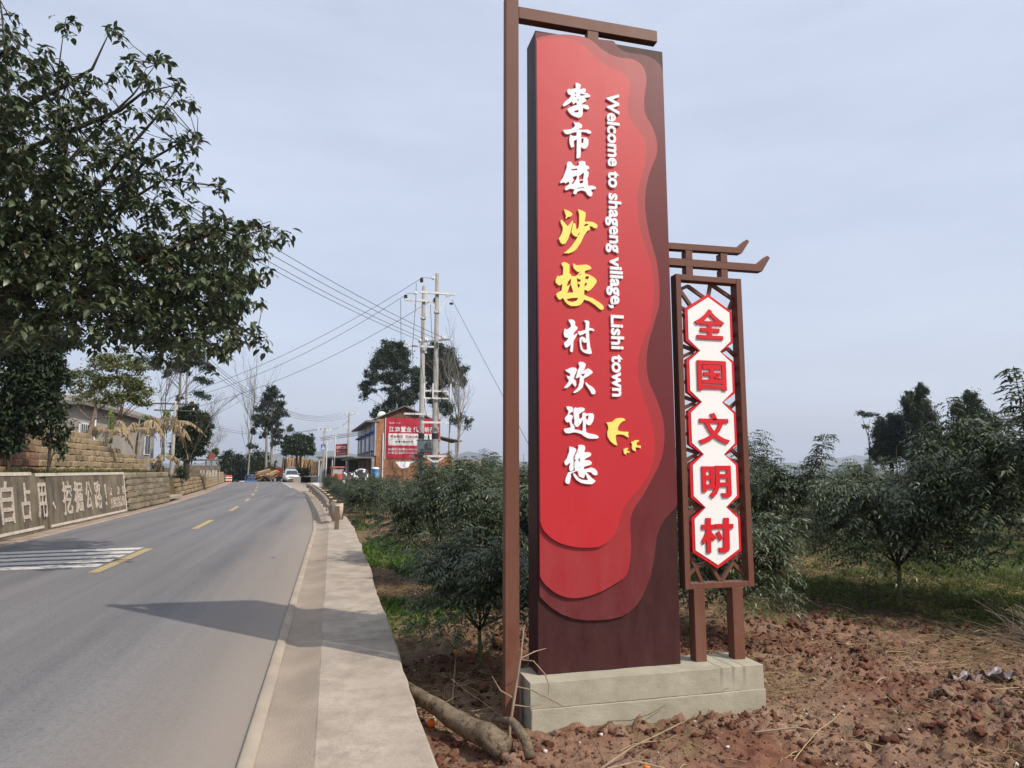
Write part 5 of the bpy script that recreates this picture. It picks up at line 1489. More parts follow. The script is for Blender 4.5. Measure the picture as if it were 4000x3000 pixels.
# concrete pole with cross-arms on the left bank
POLEC = simple('pole_concrete', lin(0.27, 0.26, 0.24), .88, .14, 2.2, .2, bscale=30)
STEEL = simple('galvanised_steel', lin(0.62, 0.62, 0.62), .5, .08, 4, spec=.5)
DSTEEL = simple('dark_steel', lin(0.07, 0.065, 0.06), .6, .2, 5)
CERAM = simple('white_insulator', lin(0.70, 0.68, 0.66), .3, .1, 4, spec=.5)
BLACKR = simple('black_rubber', lin(0.018, 0.018, 0.02), .55, .2, 5)
lp_top = at(686, 1573, 48)
lp = empty('utility_pole', (lp_top.x, lp_top.y, 1.5), 0, 'slim concrete utility pole among the dry banana plants', 'utility pole')
hh = lp_top.z - 1.5
MB().lathe([(.14, -.5), (.135, 0), (.085, hh)], n=12).build('shaft', POLEC, lp, True)
for z, l in ((hh - .12, 1.3), (hh - .55, 1.25)):
    MB().box(-l, l, -.05, .05, z, z + .08).build('cross_arm', DSTEEL, lp)
    for i in range(3):
        MB().lathe([(.03, 0), (.06, .03), (.03, .06), (.055, .09), (.02, .14)], (-l + .15 + i * (l - .15), 0, z + .08), 8).build('insulator', CERAM, lp)

# wooden stall and fence on the far bank
sp = at(785, 1815, 62)
st = empty('lean_to', (sp.x, sp.y, .85), R(8), 'weathered timber lean-to on the left bank', 'shed')
OLDW = simple('weathered_timber', lin(0.16, 0.13, 0.10), .9, .35, 4, .4)
MB().box(-1.9, 1.5, -1, 1, .75, 1.15).build('table', OLDW, st)
MB().box(-2.0, 1.6, -1.1, 1.1, 1.55, 1.68).build('roof', ROOFD, st)
for x in (-1.8, -.7, .4, 1.4):
    MB().box(x - .05, x + .05, -.9, -.8, -.3, 1.55).build('post', OLDW, st)
fp = at(820, 1815, 66)
fe = empty('white_fence', (fp.x, fp.y, .95), R(-25), 'short pale picket fence panel beside the lean-to', 'fence')
for i in range(7):
    MB().box(-.9 + i * .3, -.82 + i * .3, -.02, .02, 0, .95).build('picket', STEEL, fe)
for z in (.12, .82):
    MB().box(-.95, 1.0, -.045, -.022, z, z + .07).build('rail', STEEL, fe)
rb = at(828, 1785, 68)
o = MB().box(-.28, .28, -.02, .02, -.28, .28).build('red_board', simple('faded_red_board', lin(.22, .06, .045), .8, .2, 5))
o.location = rb
o.rotation_euler = (0, R(12), R(10))
MB().tube([(0, .03, -1.6), (0, .03, .2)], .025, 6).build('stake', OLDW, o)
tag(o, 'faded red square board above the lean-to on the left bank', 'board')

# ------------------------------------------------------------------ right side: guardrail, transformer poles, wires
random.seed(9)
RAILM = simple('dusty_rail', lin(0.33, 0.27, 0.215), .75, .2, 3, .15, spec=.3)
POSTM = simple('dusty_post', lin(0.42, 0.345, 0.27), .8, .15, 3, .15)
gr = empty('guardrail', (0, 0, 0), 0, 'dusty low steel guardrail curving along the right road edge', 'guardrail')
py = [19.55 + 2.9 * i for i in range(12)]
def gx_rail(y):
    return float(np.interp(y, [19.5, 22.5, 28, 33.5, 37, 43.5, 48, 51.4, 54, 58.8], [.14, .06, -.16, -.44, -.63, -.98, -1.27, -1.56, -1.85, -2.23]))
for y in py:
    x = gx_rail(y)
    MB().lathe([(.062, -.3), (.062, .63), (.072, .632), (.072, .655), (.05, .672)], (x, y, 0.02), 14).build('post', POSTM, gr, True)
    if y > 20:
        MB().box(x - .15, x - .06, y - .07, y + .07, .36, .58).build('spacer', RAILM, gr, bevel=.008)
prof = [(.0, .645), (-.03, .63), (-.075, .575), (-.075, .54), (-.02, .50), (.0, .48), (-.02, .46), (-.075, .42), (-.075, .385), (-.03, .33), (.0, .315)]
def beam_seg(y0, y1, flare0=0, name='rail'):
    yy = np.arange(y0, y1 + .01, .4)
    V_, F_ = [], []
    for i, y in enumerate(yy):
        x = gx_rail(y) - .15
        f = max(0, 1 - (y - y0) / 1.6) if flare0 else 0
        for dx_, z in prof + [(d + .012, zz) for d, zz in prof[::-1]]:
            V_.append((x + dx_ * (1 - f * .8) + .10 * f * f, y, .02 + (z if not f else .48 + (z - .48) * (1 + .45 * f))))
    k = len(prof) * 2
    for i in range(len(yy) - 1):
        for j in range(k):
            F_.append((i * k + j, i * k + (j + 1) % k, (i + 1) * k + (j + 1) % k, (i + 1) * k + j))
    F_ += [tuple(range(k)), tuple((len(yy) - 1) * k + j for j in range(k))[::-1]]
    return MB().add(V_, F_).build(name, RAILM, gr, False)
beam_seg(22.9, 36.1)
beam_seg(36.12, 52.6)
# broad curved end plate
vs, fs = [], []
n = 12
for i in range(n + 1):
    a_ = math.pi * (.02 + .62 * i / n)
    x, y = gx_rail(21) - .16 + .26 * (1 - math.cos(a_)), 22.85 - 1.15 * math.sin(a_) - .25 * i / n
    x += 0.02
    for z in (.15, .64):
        vs.append((x, y, z))
        vs.append((x + .006, y + .006, z))
for i in range(n):
    k = i * 4
    fs += [(k, k + 4, k + 6, k + 2), (k + 1, k + 3, k + 7, k + 5), (k, k + 1, k + 5, k + 4), (k + 2, k + 6, k + 7, k + 3)]
fs += [(0, 2, 3, 1), (n * 4, n * 4 + 1, n * 4 + 3, n * 4 + 2)]
MB().add(vs, fs).build('end_plate', POSTM, gr, True)
# far end: the rail bends back towards the junction
vs, fs = [], []
for i in range(9):
    a_ = math.pi * .75 * i / 8
    vs += [(gx_rail(52.6) - .15 + .9 * (1 - math.cos(a_)) , 52.6 + 2.6 * math.sin(a_), z) for z in (.33, .66)]
for i in range(8):
    fs.append((i * 2, i * 2 + 2, i * 2 + 3, i * 2 + 1))
o = MB().add(vs, fs).build('rail_end', STEEL, gr)
o.modifiers.new('solid', 'SOLIDIFY').thickness = .02

tag(ribbon('apron', [(3.12, .004), (4.6, .02), (6.4, .02), (7.8, -.05)], 55.5, 112, 1.0, CONC), kind='structure')
# twin concrete poles carrying a transformer
PR, PL = Vector((5.03, 35.0, 0)), Vector((4.62, 37.4, 0))
tp = empty('transformer_poles', (4.82, 36.2, -.3), 0, 'pair of tall concrete poles joined by steel arms, carrying a grey transformer', 'transformer poles')
off = Vector(tp.location)
def tb(mb, name, mat, parent=tp, **k):
    mb.v = [tuple(Vector(p) - off) for p in mb.v]
    return mb.build(name, mat, parent, **k)
HT = {0: 12.0, 1: 12.2}
for P_, h in ((PR, 12.02), (PL, 11.95)):
    tb(MB().lathe([(.185, -.8), (.18, 0), (.095, h)], (P_.x, P_.y, 0), 16), 'pole', POLEC, smooth=True)
DIRX = Vector((1, 0.0, 0))
def zat(v, Y):
    return at(1680, v, Y).z
def xat(u, v, Y):
    return at(u, v, Y).x
# upper arms with braces
for P_, v, ul, ur, Y, vb in ((PR, 1141, 1640, 1777, 34.85, 1216), (PL, 1174, 1580, 1697, 37.25, 1243)):
    z = zat(v, Y)
    xl, xr = xat(ul, v, Y), xat(ur, v, Y)
    tb(MB().box(xl, xr, Y - .05, Y + .05, z - .09, z + .03), 'cross_arm', STEEL)
    zb = zat(vb, Y)
    for sg, xe in ((-1, P_.x - .62), (1, P_.x + .62)):
        tb(MB().bar((P_.x + sg * .1, Y - .02, zb), (xe, Y - .02, z - .1), .055, .055), 'brace', STEEL)
    tb(MB().lathe([(.16, 0), (.16, .08)], (P_.x, P_.y, zb - .05), 14), 'clamp', STEEL)
# pole-top insulators
def disc_ins(c, name='insulator', r=.11, mat=CERAM, axis='X'):
    tb(MB().lathe([(.03, -.10), (r, -.07), (r * .6, -.02), (r, .01), (r * .5, .06), (.03, .10)], tuple(c), 12, axis), name, mat)
disc_ins(at(1693, 1087, 35.0))
disc_ins(at(1624, 1145, 35.2))
disc_ins(at(1750, 1155, 34.9))
for u, v, Y in ((1647, 1094, 37.4), (1585, 1160, 37.3), (1700, 1172, 37.2)):
    c = at(u, v, Y)
    tb(MB().lathe([(.02, -.14), (.09, -.12), (.10, -.06), (.085, -.03), (.10, .0), (.085, .04), (.10, .08), (.05, .13)], tuple(c), 10), 'drop_fuse', BLACKR)
# low-voltage arm with four insulators facing the road
zl = zat(1328, 35.6)
aL, aR = at(1640, 1336, 36.9), at(1762, 1325, 34.3)
tb(MB().bar(aL, aR, .10, .08, (0, 0, 1)), 'cross_arm', STEEL)
LV = []
for u, v, Y in ((1639, 1329, 36.8), (1665, 1327, 36.2), (1706, 1324, 35.2), (1731, 1319, 34.6)):
    c = at(u, v, Y)
    LV.append(c)
    disc_ins(c, r=.15)
# horizontal white arms lower down
for v, ul, ur, Y in ((1357, 1575, 1697, 37.3), (1619, 1575, 1692, 37.3), (1651, 1648, 1752, 34.8)):
    z = zat(v, Y)
    tb(MB().box(xat(ul, v, Y), xat(ur, v, Y), Y - .23, Y - .17, z - .05, z + .05), 'cross_arm', STEEL)
for v in (1529, 1557):
    z = zat(v, 35)
    tb(MB().box(xat(1655, v, 35), xat(1758, v, 35), 34.74, 34.80, z - .035, z + .035), 'cross_arm', STEEL)
for u in (1655, 1688, 1757):
    tb(MB().box(xat(u, 1540, 35) - .03, xat(u, 1540, 35) + .03, 34.66, 34.73, zat(1560, 35), zat(1500, 35)), 'switch_rod', CERAM)
for P_ in (PR, PL):
    z = zat(1703, P_.y)
    tb(MB().lathe([(.172, 0), (.172, .28)], (P_.x, P_.y, z - .14), 16), 'black_band', BLACKR)
# transformer on its platform
TRG = simple('transformer_grey', lin(0.30, 0.35, 0.34), .5, .1, 4, spec=.4)
zt = zat(1778, 36)
zp = zat(1772, 36)
x0, x1 = xat(1630, 1740, 36.6), xat(1716, 1740, 36)
zc0, zc1 = zat(1755, 36), zat(1722, 36)
trf = tb(MB().box(x0, x1, 35.75, 36.75, zat(1768, 36), zat(1720, 36)), 'transformer', TRG, bevel=.03)
tb(MB().box(x0 - .05, x1 + .05, 35.7, 36.8, zat(1719.5, 36), zat(1717, 36)), 'lid', TRG, trf)
for i in range(9):
    tb(MB().box(x0 + .38 + i * .075, x0 + .40 + i * .075, 35.55, 35.745, zat(1753, 36), zat(1724, 36)), 'cooling_fin', TRG, trf)
tb(MB().box(x0 + .02, x0 + .26, 35.6, 35.745, zat(1756, 36), zat(1722, 36)), 'side_box', TRG, trf)
tb(MB().box(x0 + .62, x0 + .90, 35.535, 35.548, zat(1737, 36), zat(1724, 36)), 'plate', CERAM, trf)
for i in range(3):
    tb(MB().lathe([(.03, 0), (.06, .05), (.035, .09), (.06, .14), (.03, .2), (.015, .3)], (x0 + .25 + i * .3, 36.2, zat(1717, 36)), 8), 'bushing', BLACKR, trf)
zpl = zat(1772, 36)
tb(MB().box(xat(1618, 1772, 37.2), xat(1690, 1772, 36), 35.0, 37.5, zpl - .10, zpl - .02), 'platform', DSTEEL)
for P_ in (PR, PL):
    Y = P_.y - .2
    tb(MB().box(P_.x - .62, P_.x + .62, Y - .05, Y + .05, zat(1775, Y) - .14, zat(1775, Y) - .04), 'bracket_arm', STEEL)
    for sg in (-1, 1):
        tb(MB().bar((P_.x + sg * .05, Y - .01, zat(1806, Y)), (P_.x + sg * .58, Y - .01, zat(1779, Y)), .07, .05), 'brace', STEEL)
    tb(MB().lathe([(.2, 0), (.2, .12)], (P_.x, P_.y, zat(1809, P_.y)), 14), 'clamp', STEEL)
# leads that drop along the poles
def lead(pts, r=.014):
    pts = [Vector(at(u, v, Y)) for u, v, Y in pts]
    tb(MB().tube(pts, r, 5), 'lead', BLACKR)
lead([(1565, 1170, 37.2), (1566, 1290, 37.2), (1570, 1450, 37.1), (1575, 1580, 37.0), (1580, 1640, 36.9)])
lead([(1626, 1105, 37.2), (1624, 1180, 37.2), (1615, 1300, 37.1), (1611, 1360, 37.0), (1615, 1500, 36.9), (1620, 1640, 36.9)])
lead([(1681, 1190, 37), (1687, 1310, 36.8), (1690, 1340, 36.6)])
lead([(1640, 1340, 36.7), (1645, 1420, 36.9), (1656, 1500, 36.6), (1660, 1600, 36.4), (1690, 1700, 36.2)])
lead([(1706, 1335, 34.8), (1716, 1400, 34.7), (1724, 1480, 34.7), (1728, 1530, 34.7), (1722, 1640, 34.7), (1700, 1690, 35.5)])
lead([(1668, 1335, 36.0), (1675, 1380, 36), (1684, 1420, 35.9)])
lead([(1580, 1650, 36.8), (1600, 1665, 36.5), (1650, 1710, 36.2)])
lead([(1618, 1655, 36.8), (1630, 1670, 36.5), (1665, 1712, 36.2)])
# small links at the top
lead([(1648, 1084, 37.2), (1675, 1086, 36.2), (1690, 1088, 35.1)], .012)
lead([(1588, 1146, 37.2), (1610, 1146, 36.2), (1622, 1146, 35.3)], .012)

WIRE = simple('wire', lin(0.05, 0.05, 0.055), .6, .1, 3)
def wire(name, a_, b_, sag, label, r=.014, n=20, grp='overhead wires'):
    a_, b_ = Vector(a_), Vector(b_)
    pts = [a_.lerp(b_, i / n) - Vector((0, 0, 4 * sag * (i / n) * (1 - i / n))) for i in range(n + 1)]
    o = MB().tube([p - a_ for p in pts], r, 4, False).build('overhead_wire', WIRE)
    o.location = a_
    tag(o, label, 'wire', grp)
for i, c in enumerate(LV):
    e = at(-420 + i * 30, 40 + [0, 45, 78, 100][3 - i] * 1.0, 17)
    wire('w', c, e, .55, ['lowest', 'third', 'second', 'uppermost'][i] + ' of the four wires slanting from the transformer poles up to the left', .013)
for i, (u, v, Y) in enumerate(((1645, 1088, 37.4), (1583, 1153, 37.3), (1700, 1165, 37.2))):
    c = at(u, v, Y)
    e = Vector((lp_top.x - .9 + i * .9, lp_top.y, lp_top.z + (.1 if i < 2 else -.35)))
    wire('w', c, e, .75, ['upper', 'middle', 'lower'][i] + ' of three wires sagging from the twin pole tops down to the slim left pole', .013)
far_top = at(1364, 1613, 84)
for i in range(4):
    e = far_top + Vector((-.9 + i * .6, 0, .05))
    s_ = at(-100, 190 + 62 * i, 36)
    wire('w', s_, e, 6.0 + .05 * i, ['first', 'second', 'third', 'fourth'][i] + ' of four wires swooping from the left tree down to the far double-arm pole', .016, 40)
g0, g1 = at(1765, 1170, 34.6), at(2120, 1840, 30)
wire('w', g0, g1, .0, 'guy wire running down from the twin poles towards the sign', .012)
o = MB().lathe([(.02, -.06), (.10, -.04), (.10, .03), (.03, .06)], tuple(at(1763, 1186, 34.55) - off), 12).build('guy_insulator', BLACKR, tp)

# further poles with arms
def far_pole(u, vt, vb, Y, label, arms=1, r=.13, w=1.1):
    t_ = at(u, vt, Y)
    z0 = gz(t_.x, Y)
    o = empty('utility_pole', (t_.x, Y, z0), 0, label, 'utility pole')
    h = t_.z - z0
    MB().lathe([(r * 1.3, -.5), (r * 1.25, 0), (r * .8, h)], n=10).build('shaft', POLEC, o, True)
    for k in range(arms):
        z = h - .2 - k * 1.6
        MB().box(-w, w, -.06, .06, z, z + .1).build('cross_arm', STEEL, o)
        for i in range(4):
            MB().lathe([(.04, 0), (.08, .05), (.03, .16)], (-w + .1 + i * (2 * w - .2) / 3, 0, z + .1), 8).build('insulator', CERAM, o)
    return o
far_pole(1364, 1613, 1850, 84, 'far double-arm utility pole left of the house with the red billboard', 2)
wp = far_pole(1268, 1676, 1850, 80, 'utility pole beside the blue road sign', 1, .13, .75)
wire('w', at(1268, 1672, 80), at(1364, 1640, 84), .5, 'short wire between the two far utility poles', .02)
for i in range(2):
    wire('w', at(1268 - 10 + i * 15, 1674, 80), at(760, 1640 + i * 12, 118), 1.2, ['upper', 'lower'][i] + ' thin wire behind the twin-trunked gum tree', .02)
# blue sign
sg_ = at(1262.5, 1748, 79.5)
bs = empty('road_sign', (sg_.x, 79.5, sg_.z), 0, 'blue road sign with yellow triangle on the pole', 'sign')
MB().box(-.26, .26, -.02, .02, -.35, .35).build('plate', simple('sign_blue', lin(.02, .12, .45), .5, .05, 3), bs)
MB().add([(-.17, -.025, -.02), (.17, -.025, -.02), (0, -.025, .27)], [(0, 1, 2)]).build('triangle', simple('sign_yellow', lin(.75, .55, .05), .5, .05, 3), bs)
MB().add([(-.04, -.028, .03), (.04, -.028, .03), (.0, -.028, .17)], [(0, 1, 2)]).build('mark', BLACKR, bs)
MB().box(-.20, .20, -.026, -.021, -.15, -.06).build('text_bar', WINF, bs)
MB().box(-.16, .16, -.026, -.021, -.29, -.22).build('text_bar', WINF, bs)

# ------------------------------------------------------------------ house with the billboard
HM = Mat('house_brick', .9, .15)
HM.col(HM.mix(HM.mix(lin(0.28, 0.125, 0.062), lin(0.42, 0.21, 0.115), HM.noise(3, 5, .6)), lin(.40, .33, .26), HM.math('MULTIPLY', HM.noise(1.2, 5, .6, lo=.5, hi=.75), .6)))
HM.bump(HM.noise(20, 4, .6), .3, .02)
MORT = simple('house_mortar', lin(0.34, 0.27, 0.20), .92, .2, 3)
BTILE = simple('white_facade_tile', lin(0.36, 0.36, 0.37), .6, .15, 2.5, .1)
BTRIM = simple('blue_trim', lin(0.035, 0.09, 0.27), .5, .15, 3)
hc = Vector((3.62, 62, .2))
dl = Vector((2.72, 80, .2)) - hc
HANG = math.atan2(dl.y, dl.x) - R(90)
hs = empty('billboard_house', tuple(hc), HANG, 'two-storey brick house with white and blue front and a red billboard on its gable end', 'house')
W_, D_, H_ = 5.86, 17.5, 6.0
MB().box(.02, W_, .12, D_, -.8, H_).build('wall', MORT, hs)
# brick courses on the gable end: every course proud of its joint
bme = MB().box(-.5, .5, -.5, .5, -.5, .5).build('brick', HM.m, hs)
me_b = bme.data
bpy.data.objects.remove(bme)
for k in range(24):
    z = -.35 + k * .118
    x = .02 - (k % 2) * .12
    while x < W_:
        l = random.choice((.48, .56, .64))
        a0, a1 = max(x, .02), min(x + l - .018, W_)
        if a1 - a0 > .06 and not (z > 2.43 and 1.0 < a0 < 5.5):
            o = bpy.data.objects.new('brick', me_b)
            COL.objects.link(o)
            o.parent = hs
            o.location = ((a0 + a1) / 2, .07 + random.uniform(-.008, .008), z + .05)
            o.scale = (a1 - a0, .12, .096)
        x += l
MB().box(.02, .92, .05, .118, 2.48, H_ - .02).build('brick_pier', HM.m, hs)
# billboard
REDB = simple('billboard_red', lin(0.42, 0.022, 0.045), .45, .12, 1.5)
bb = MB().box(.86, 5.76, -.04, .02, 2.46, 6.12).build('billboard', REDB, hs)
def bbx(u):
    return .86 + (u - 580) / (1745 - 580) * 4.9
def bbz(v):
    return 6.12 - (v - 175) / (1050 - 175) * 3.66
for ch, u0, u1, v0, v1, m_ in [('江', 640, 755, 365, 480, WINF), ('津', 768, 880, 365, 480, WINF), ('置', 893, 1003, 365, 480, WINF), ('业', 1015, 1125, 365, 480, WINF), ('优', 1165, 1280, 365, 480, WINF), ('享', 1290, 1400, 365, 480, WINF), ('听', 1415, 1515, 365, 480, WINF), ('四', 1530, 1620, 365, 480, WINF), ('季', 1632, 1730, 365, 480, WINF)]:
    link('character', fit_text(text_mesh(ch, 1, .01, .025), bbx(u0), bbx(u1), bbz(v1), bbz(v0)), m_, bb, loc=(0, -.052, 0))
MB().box(bbx(635), bbx(1700), -.052, -.0405, bbz(770), bbz(512)).build('white_field', WINF, bb)
REDT = simple('red_print', lin(.35, .03, .05), .5, .05, 3)
DKT = simple('dark_print', lin(.10, .05, .05), .5, .05, 3)
for tx, u0, u1, v0, v1, m_, yy in [('麓台熙著', 672, 945, 550, 612, REDT, -.063), ('麓台山色', 995, 1270, 550, 612, REDT, -.063), ('新青年置业计划', 785, 1160, 668, 712, DKT, -.063), ('6555 6668', 708, 985, 825, 870, WINF, -.052), ('8122 2228', 708, 985, 905, 955, WINF, -.052), ('电话', 632, 695, 835, 865, WINF, -.052), ('热线', 632, 695, 920, 948, WINF, -.052), ('置业有限公司', 1000, 1250, 838, 862, WINF, -.052), ('地产有限公司', 1000, 1250, 920, 946, WINF, -.052), ('江山城', 640, 765, 270, 305, WINF, -.052), ('产业', 795, 885, 275, 300, WINF, -.052)]:
    link('print', fit_text(text_mesh(tx, 1, .01, .02), bbx(u0), bbx(u1), bbz(v1), bbz(v0)), m_, bb, loc=(0, yy, 0))
for u0, u1, v0, v1, m_ in ((673, 1185, 645, 648, DKT), (673, 1185, 737, 740, DKT), (632, 1250, 886, 890, WINF)):
    MB().box(bbx(u0), bbx(u1), -.0585, -.0525, bbz(v1), bbz(v0)).build('ruled_line', m_, bb)
# gable roof of the part behind
MB().add([(.3, .5, 6.02), (5.2, .5, 6.02), (2.55, .5, 7.15), (.3, D_, 6.02), (5.2, D_, 6.02), (2.55, D_, 7.15)], [(0, 1, 2), (3, 5, 4), (0, 2, 5, 3), (1, 4, 5, 2), (0, 3, 4, 1)]).build('gable', simple('dark_brick', lin(.13, .07, .045), .9, .3, 4, .3), hs)
MB().add([(-.3, .1, 5.98), (2.55, .1, 7.3), (5.5, .1, 5.98), (-.3, D_ + .3, 5.98), (2.55, D_ + .3, 7.3), (5.5, D_ + .3, 5.98), (-.3, .1, 5.88), (2.55, .1, 7.18), (5.5, .1, 5.88), (-.3, D_ + .3, 5.88), (2.55, D_ + .3, 7.18), (5.5, D_ + .3, 5.88)], [(0, 1, 4, 3), (1, 2, 5, 4), (6, 9, 10, 7), (7, 10, 11, 8), (0, 6, 7, 1), (1, 7, 8, 2), (3, 4, 10, 9), (4, 5, 11, 10)]).build('roof', ROOFD, hs)
MB().box(-.9, .3, -.05, D_, 5.7, 5.86).build('eave', ROOFD, hs)
# front to the road: white tile, blue trims, windows
MB().box(-.12, .0, .0, D_, 2.7, 5.69).build('facade', BTILE, hs)
for y0 in (0, 4.0, 8.3, 12.6, 16.9):
    MB().box(-.17, -.121, y0, y0 + .3, 2.7, 5.69).build('pilaster', BTRIM, hs)
for z in (2.66, 4.9):
    for i in range(4):
        MB().box(-.165, -.122, [.31, 4.31, 8.61, 12.91][i], [3.99, 8.29, 12.59, 16.89][i], z, z + .18).build('string_course', BTRIM, hs)
for y0 in (1.0, 5.2, 9.5, 13.8):
    f_ = MB().box(-.18, -.125, y0, y0 + 2.0, 3.2, 4.7).build('window', WINF, hs)
    MB().box(-.19, -.181, y0 + .1, y0 + .95, 3.3, 4.6).build('pane', GLASS, f_)
    MB().box(-.19, -.181, y0 + 1.05, y0 + 1.9, 3.3, 4.6).build('pane', GLASS, f_)
    MB().box(-.55, -.122, y0 - .15, y0 + 2.15, 4.71, 4.86).build('hood', BTRIM, hs)
    MB().box(-.3, -.122, y0 - .1, y0 + 2.1, 3.08, 3.19).build('sill', ROOFD, hs)
MB().box(-1.9, -.125, -.1, D_, 2.46, 2.60).build('canopy', ROOFD, hs)
for y0 in (.2, 4.4, 8.7, 13.0):
    MB().box(-.06, .0, y0 + .5, y0 + 3.2, -.5, 2.3).build('door', simple('brown_shutter', lin(.10, .06, .045), .7, .2, 2), hs)
    MB().box(-.35, -.1, y0 - .3, y0 + .1, -.6, 2.455).build('pier', GREYR, hs)
MB().tube([(.62, -.03, -.5), (.62, -.03, 4.7)], .06, 8).build('drainpipe', WINF, hs)
MB().tube([(.80, -.03, 2.4), (.80, -.03, 6.1)], .035, 6).build('drainpipe', WINF, hs)
MB().box(4.25, 5.0, .0, .05, .5, 1.75).build('window', DSTEEL, hs)
for i in range(4):
    MB().tube([(4.35 + i * .18, -.03, .5), (4.35 + i * .18, -.03, 1.75)], .015, 5).build('window_bar', STEEL, hs)
MB().lathe([(.05, 0), (.25, .04), (.42, .14)], (.65, 1.5, 6.4), 14, 'Y').build('dish', WINF, hs)
# lean-to roof at the right of the house
MB().add([(5.87, .3, 4.55), (8.0, .3, 4.15), (8.0, 5, 4.15), (5.87, 5, 4.75), (5.87, .3, 4.45), (8.0, .3, 4.08), (8.0, 5, 4.08), (5.87, 5, 4.65)], [(0, 1, 2, 3), (4, 7, 6, 5), (0, 4, 5, 1), (1, 5, 6, 2), (2, 6, 7, 3), (3, 7, 4, 0)]).build('lean_to_roof', ROOFD, hs)
MB().tube([(7.4, .5, -1), (7.4, .5, 4.2)], .05, 8).build('lean_to_post', POLEC, hs)
MB().box(5.9, 6.9, .2, 3, -.8, 2.9).build('annexe', HM.m, hs)
cl = at(1585, 1812, 61.2)
o = MB().add([(-.9, 0, .18), (-.55, 0, .2), (0, 0, .2), (.5, 0, .2), (.85, 0, .24), (.4, -.03, .05), (.25, -.04, -.3), (-.2, -.05, -.42), (-.55, -.04, -.3)], [(1, 0, 8), (1, 8, 7, 2), (2, 7, 6, 3), (3, 6, 5), (3, 5, 4)]).build('washing', LETW)
o.modifiers.new('solid', 'SOLIDIFY').thickness = .03
o.location = cl
tag(o, 'white cloth hung on the brick gable below the billboard', 'cloth')

# steel gantry and red banner left of the house
gt = at(1295, 1780, 74)
gn = empty('steel_gantry', (gt.x, 74, 0), R(-10), 'thin white steel gantry frame beside the red banner', 'gantry')
for u, v in ((1277, 1725), (1310, 1705)):
    p = at(u, v, 74) - Vector((gt.x, 74, 0))
    MB().tube([(p.x, 0, -.3), (p.x, 0, p.z)], .07, 8).build('post', STEEL, gn)
pa, pb_ = at(1277, 1725, 74) - Vector((gt.x, 74, 0)), at(1315, 1698, 74) - Vector((gt.x, 74, 0))
for dz in (0, .42):
    MB().bar((pa.x, 0, pa.z - dz), (pb_.x, 0, pb_.z - dz), .07, .07).build('truss_chord', STEEL, gn)
for k in range(7):
    a_ = Vector((pa.x, 0, pa.z)).lerp(Vector((pb_.x, 0, pb_.z)), k / 6)
    MB().bar(a_, a_ - Vector((0, 0, .42)), .04, .04).build('truss_web', STEEL, gn)
for k in range(3):
    a_, b_ = at(1252, 1708 + k * 6, 78), at(1440, 1680 + k * 7, 70)
    o = MB().tube([Vector((0, 0, 0)), b_ - a_], .05, 6).build('steel_tube', STEEL)
    o.location = a_
    tag(o, ['topmost', 'middle', 'lowest'][k] + ' long steel tube laid between the pole and the house front', 'tube', 'steel tubes')
bn = at(1334, 1757, 76)
bo = MB().box(-.62, .62, -.03, .03, -.62, .62).build('banner_board', simple('banner_red', lin(.30, .035, .035), .6, .15, 2))
bo.location = bn
bo.rotation_euler = (0, R(-4), R(-12))
tag(bo, 'small red banner board with white writing on the shed', 'banner')
for tx, a0, a1, z0, z1 in (('钢材', -.55, -.05, .1, .42), ('宏达建材', .0, .56, .05, .45), ('电话八一二二', -.5, .5, -.25, -.1), ('批发零售', -.5, .5, -.5, -.35)):
    link('print', fit_text(text_mesh(tx, 1, .008, .02), a0, a1, z0, z1), WINF, bo, loc=(0, -.04, 0))
# open shed
sh0 = at(1330, 1800, 84)
sd = empty('open_shed', (sh0.x, 84, 0), R(-6), 'dark open-sided shed with a flat roof behind the guardrail', 'shed')
zt = at(1330, 1786, 84).z
MB().box(-2.6, 2.6, -1.5, 5, zt - .1, zt + .05).build('roof', ROOFD, sd)
MB().box(-2.4, 2.4, 4.6, 4.8, -.5, zt - .11).build('back_wall', simple('shed_dark', lin(.05, .045, .04), .9, .3, 3), sd)
for x in (-2.3, -.8, .8, 2.3):
    MB().tube([(x, -1.3, -.5), (x, -1.3, zt - .1)], .06, 8).build('post', STEEL, sd)

# ------------------------------------------------------------------ upright timber
TIMB = simple('pale_timber', lin(0.36, 0.235, 0.115), .85, .25, 3, .2, rnd=.35)
TIMD = simple('dark_timber', lin(0.14, 0.095, 0.06), .88, .3, 3, .2, rnd=.3)
def pole_mesh(name, mat):
    return MB().tube([(0, 0, 0), (.02, 0, .5), (0, 0, 1)], [.075, .07, .055], 7).build(name, mat).data
tmp = [pole_mesh('timber', TIMB), pole_mesh('timber', TIMD)]
for o in [o for o in COL.objects if o.name.startswith('timber')]:
    bpy.data.objects.remove(o)
def timber(p, q, kind, label, grp, th=1.0):
    o = bpy.data.objects.new('timber_pole', tmp[kind])
    COL.objects.link(o)
    o.location = p
    d = Vector(q) - Vector(p)
    o.rotation_euler = d.to_track_quat('Z', 'Y').to_euler()
    o.scale = (th, th, d.length)
    tag(o, label, 'timber', grp)
for i in range(86):
    t = i / 85
    u = 1106 + t * 148 + random.uniform(-1, 1)
    Y = 108 - 3 * t + random.uniform(-.5, .5)
    vt = 1788 + 14 * sstep(0.35, .95, np.array(t)) + random.uniform(-4, 4)
    a_ = at(u - 3 - 6 * t, 1850 + random.uniform(-4, 4), Y - .5)
    b_ = at(u + random.uniform(-1, 2.5) + 3 * t, float(vt), Y)
    dk = t < .1 or (t > .78 and random.random() < .75) or random.random() < .08
    a_ = a_ + (a_ - b_) * .12
    timber(a_, b_, 1 if dk else 0, 'dark weathered pole in the upright timber stack' if dk else 'pale peeled pole in the upright timber stack beyond the white car', 'upright timber stack', random.uniform(.9, 1.5))
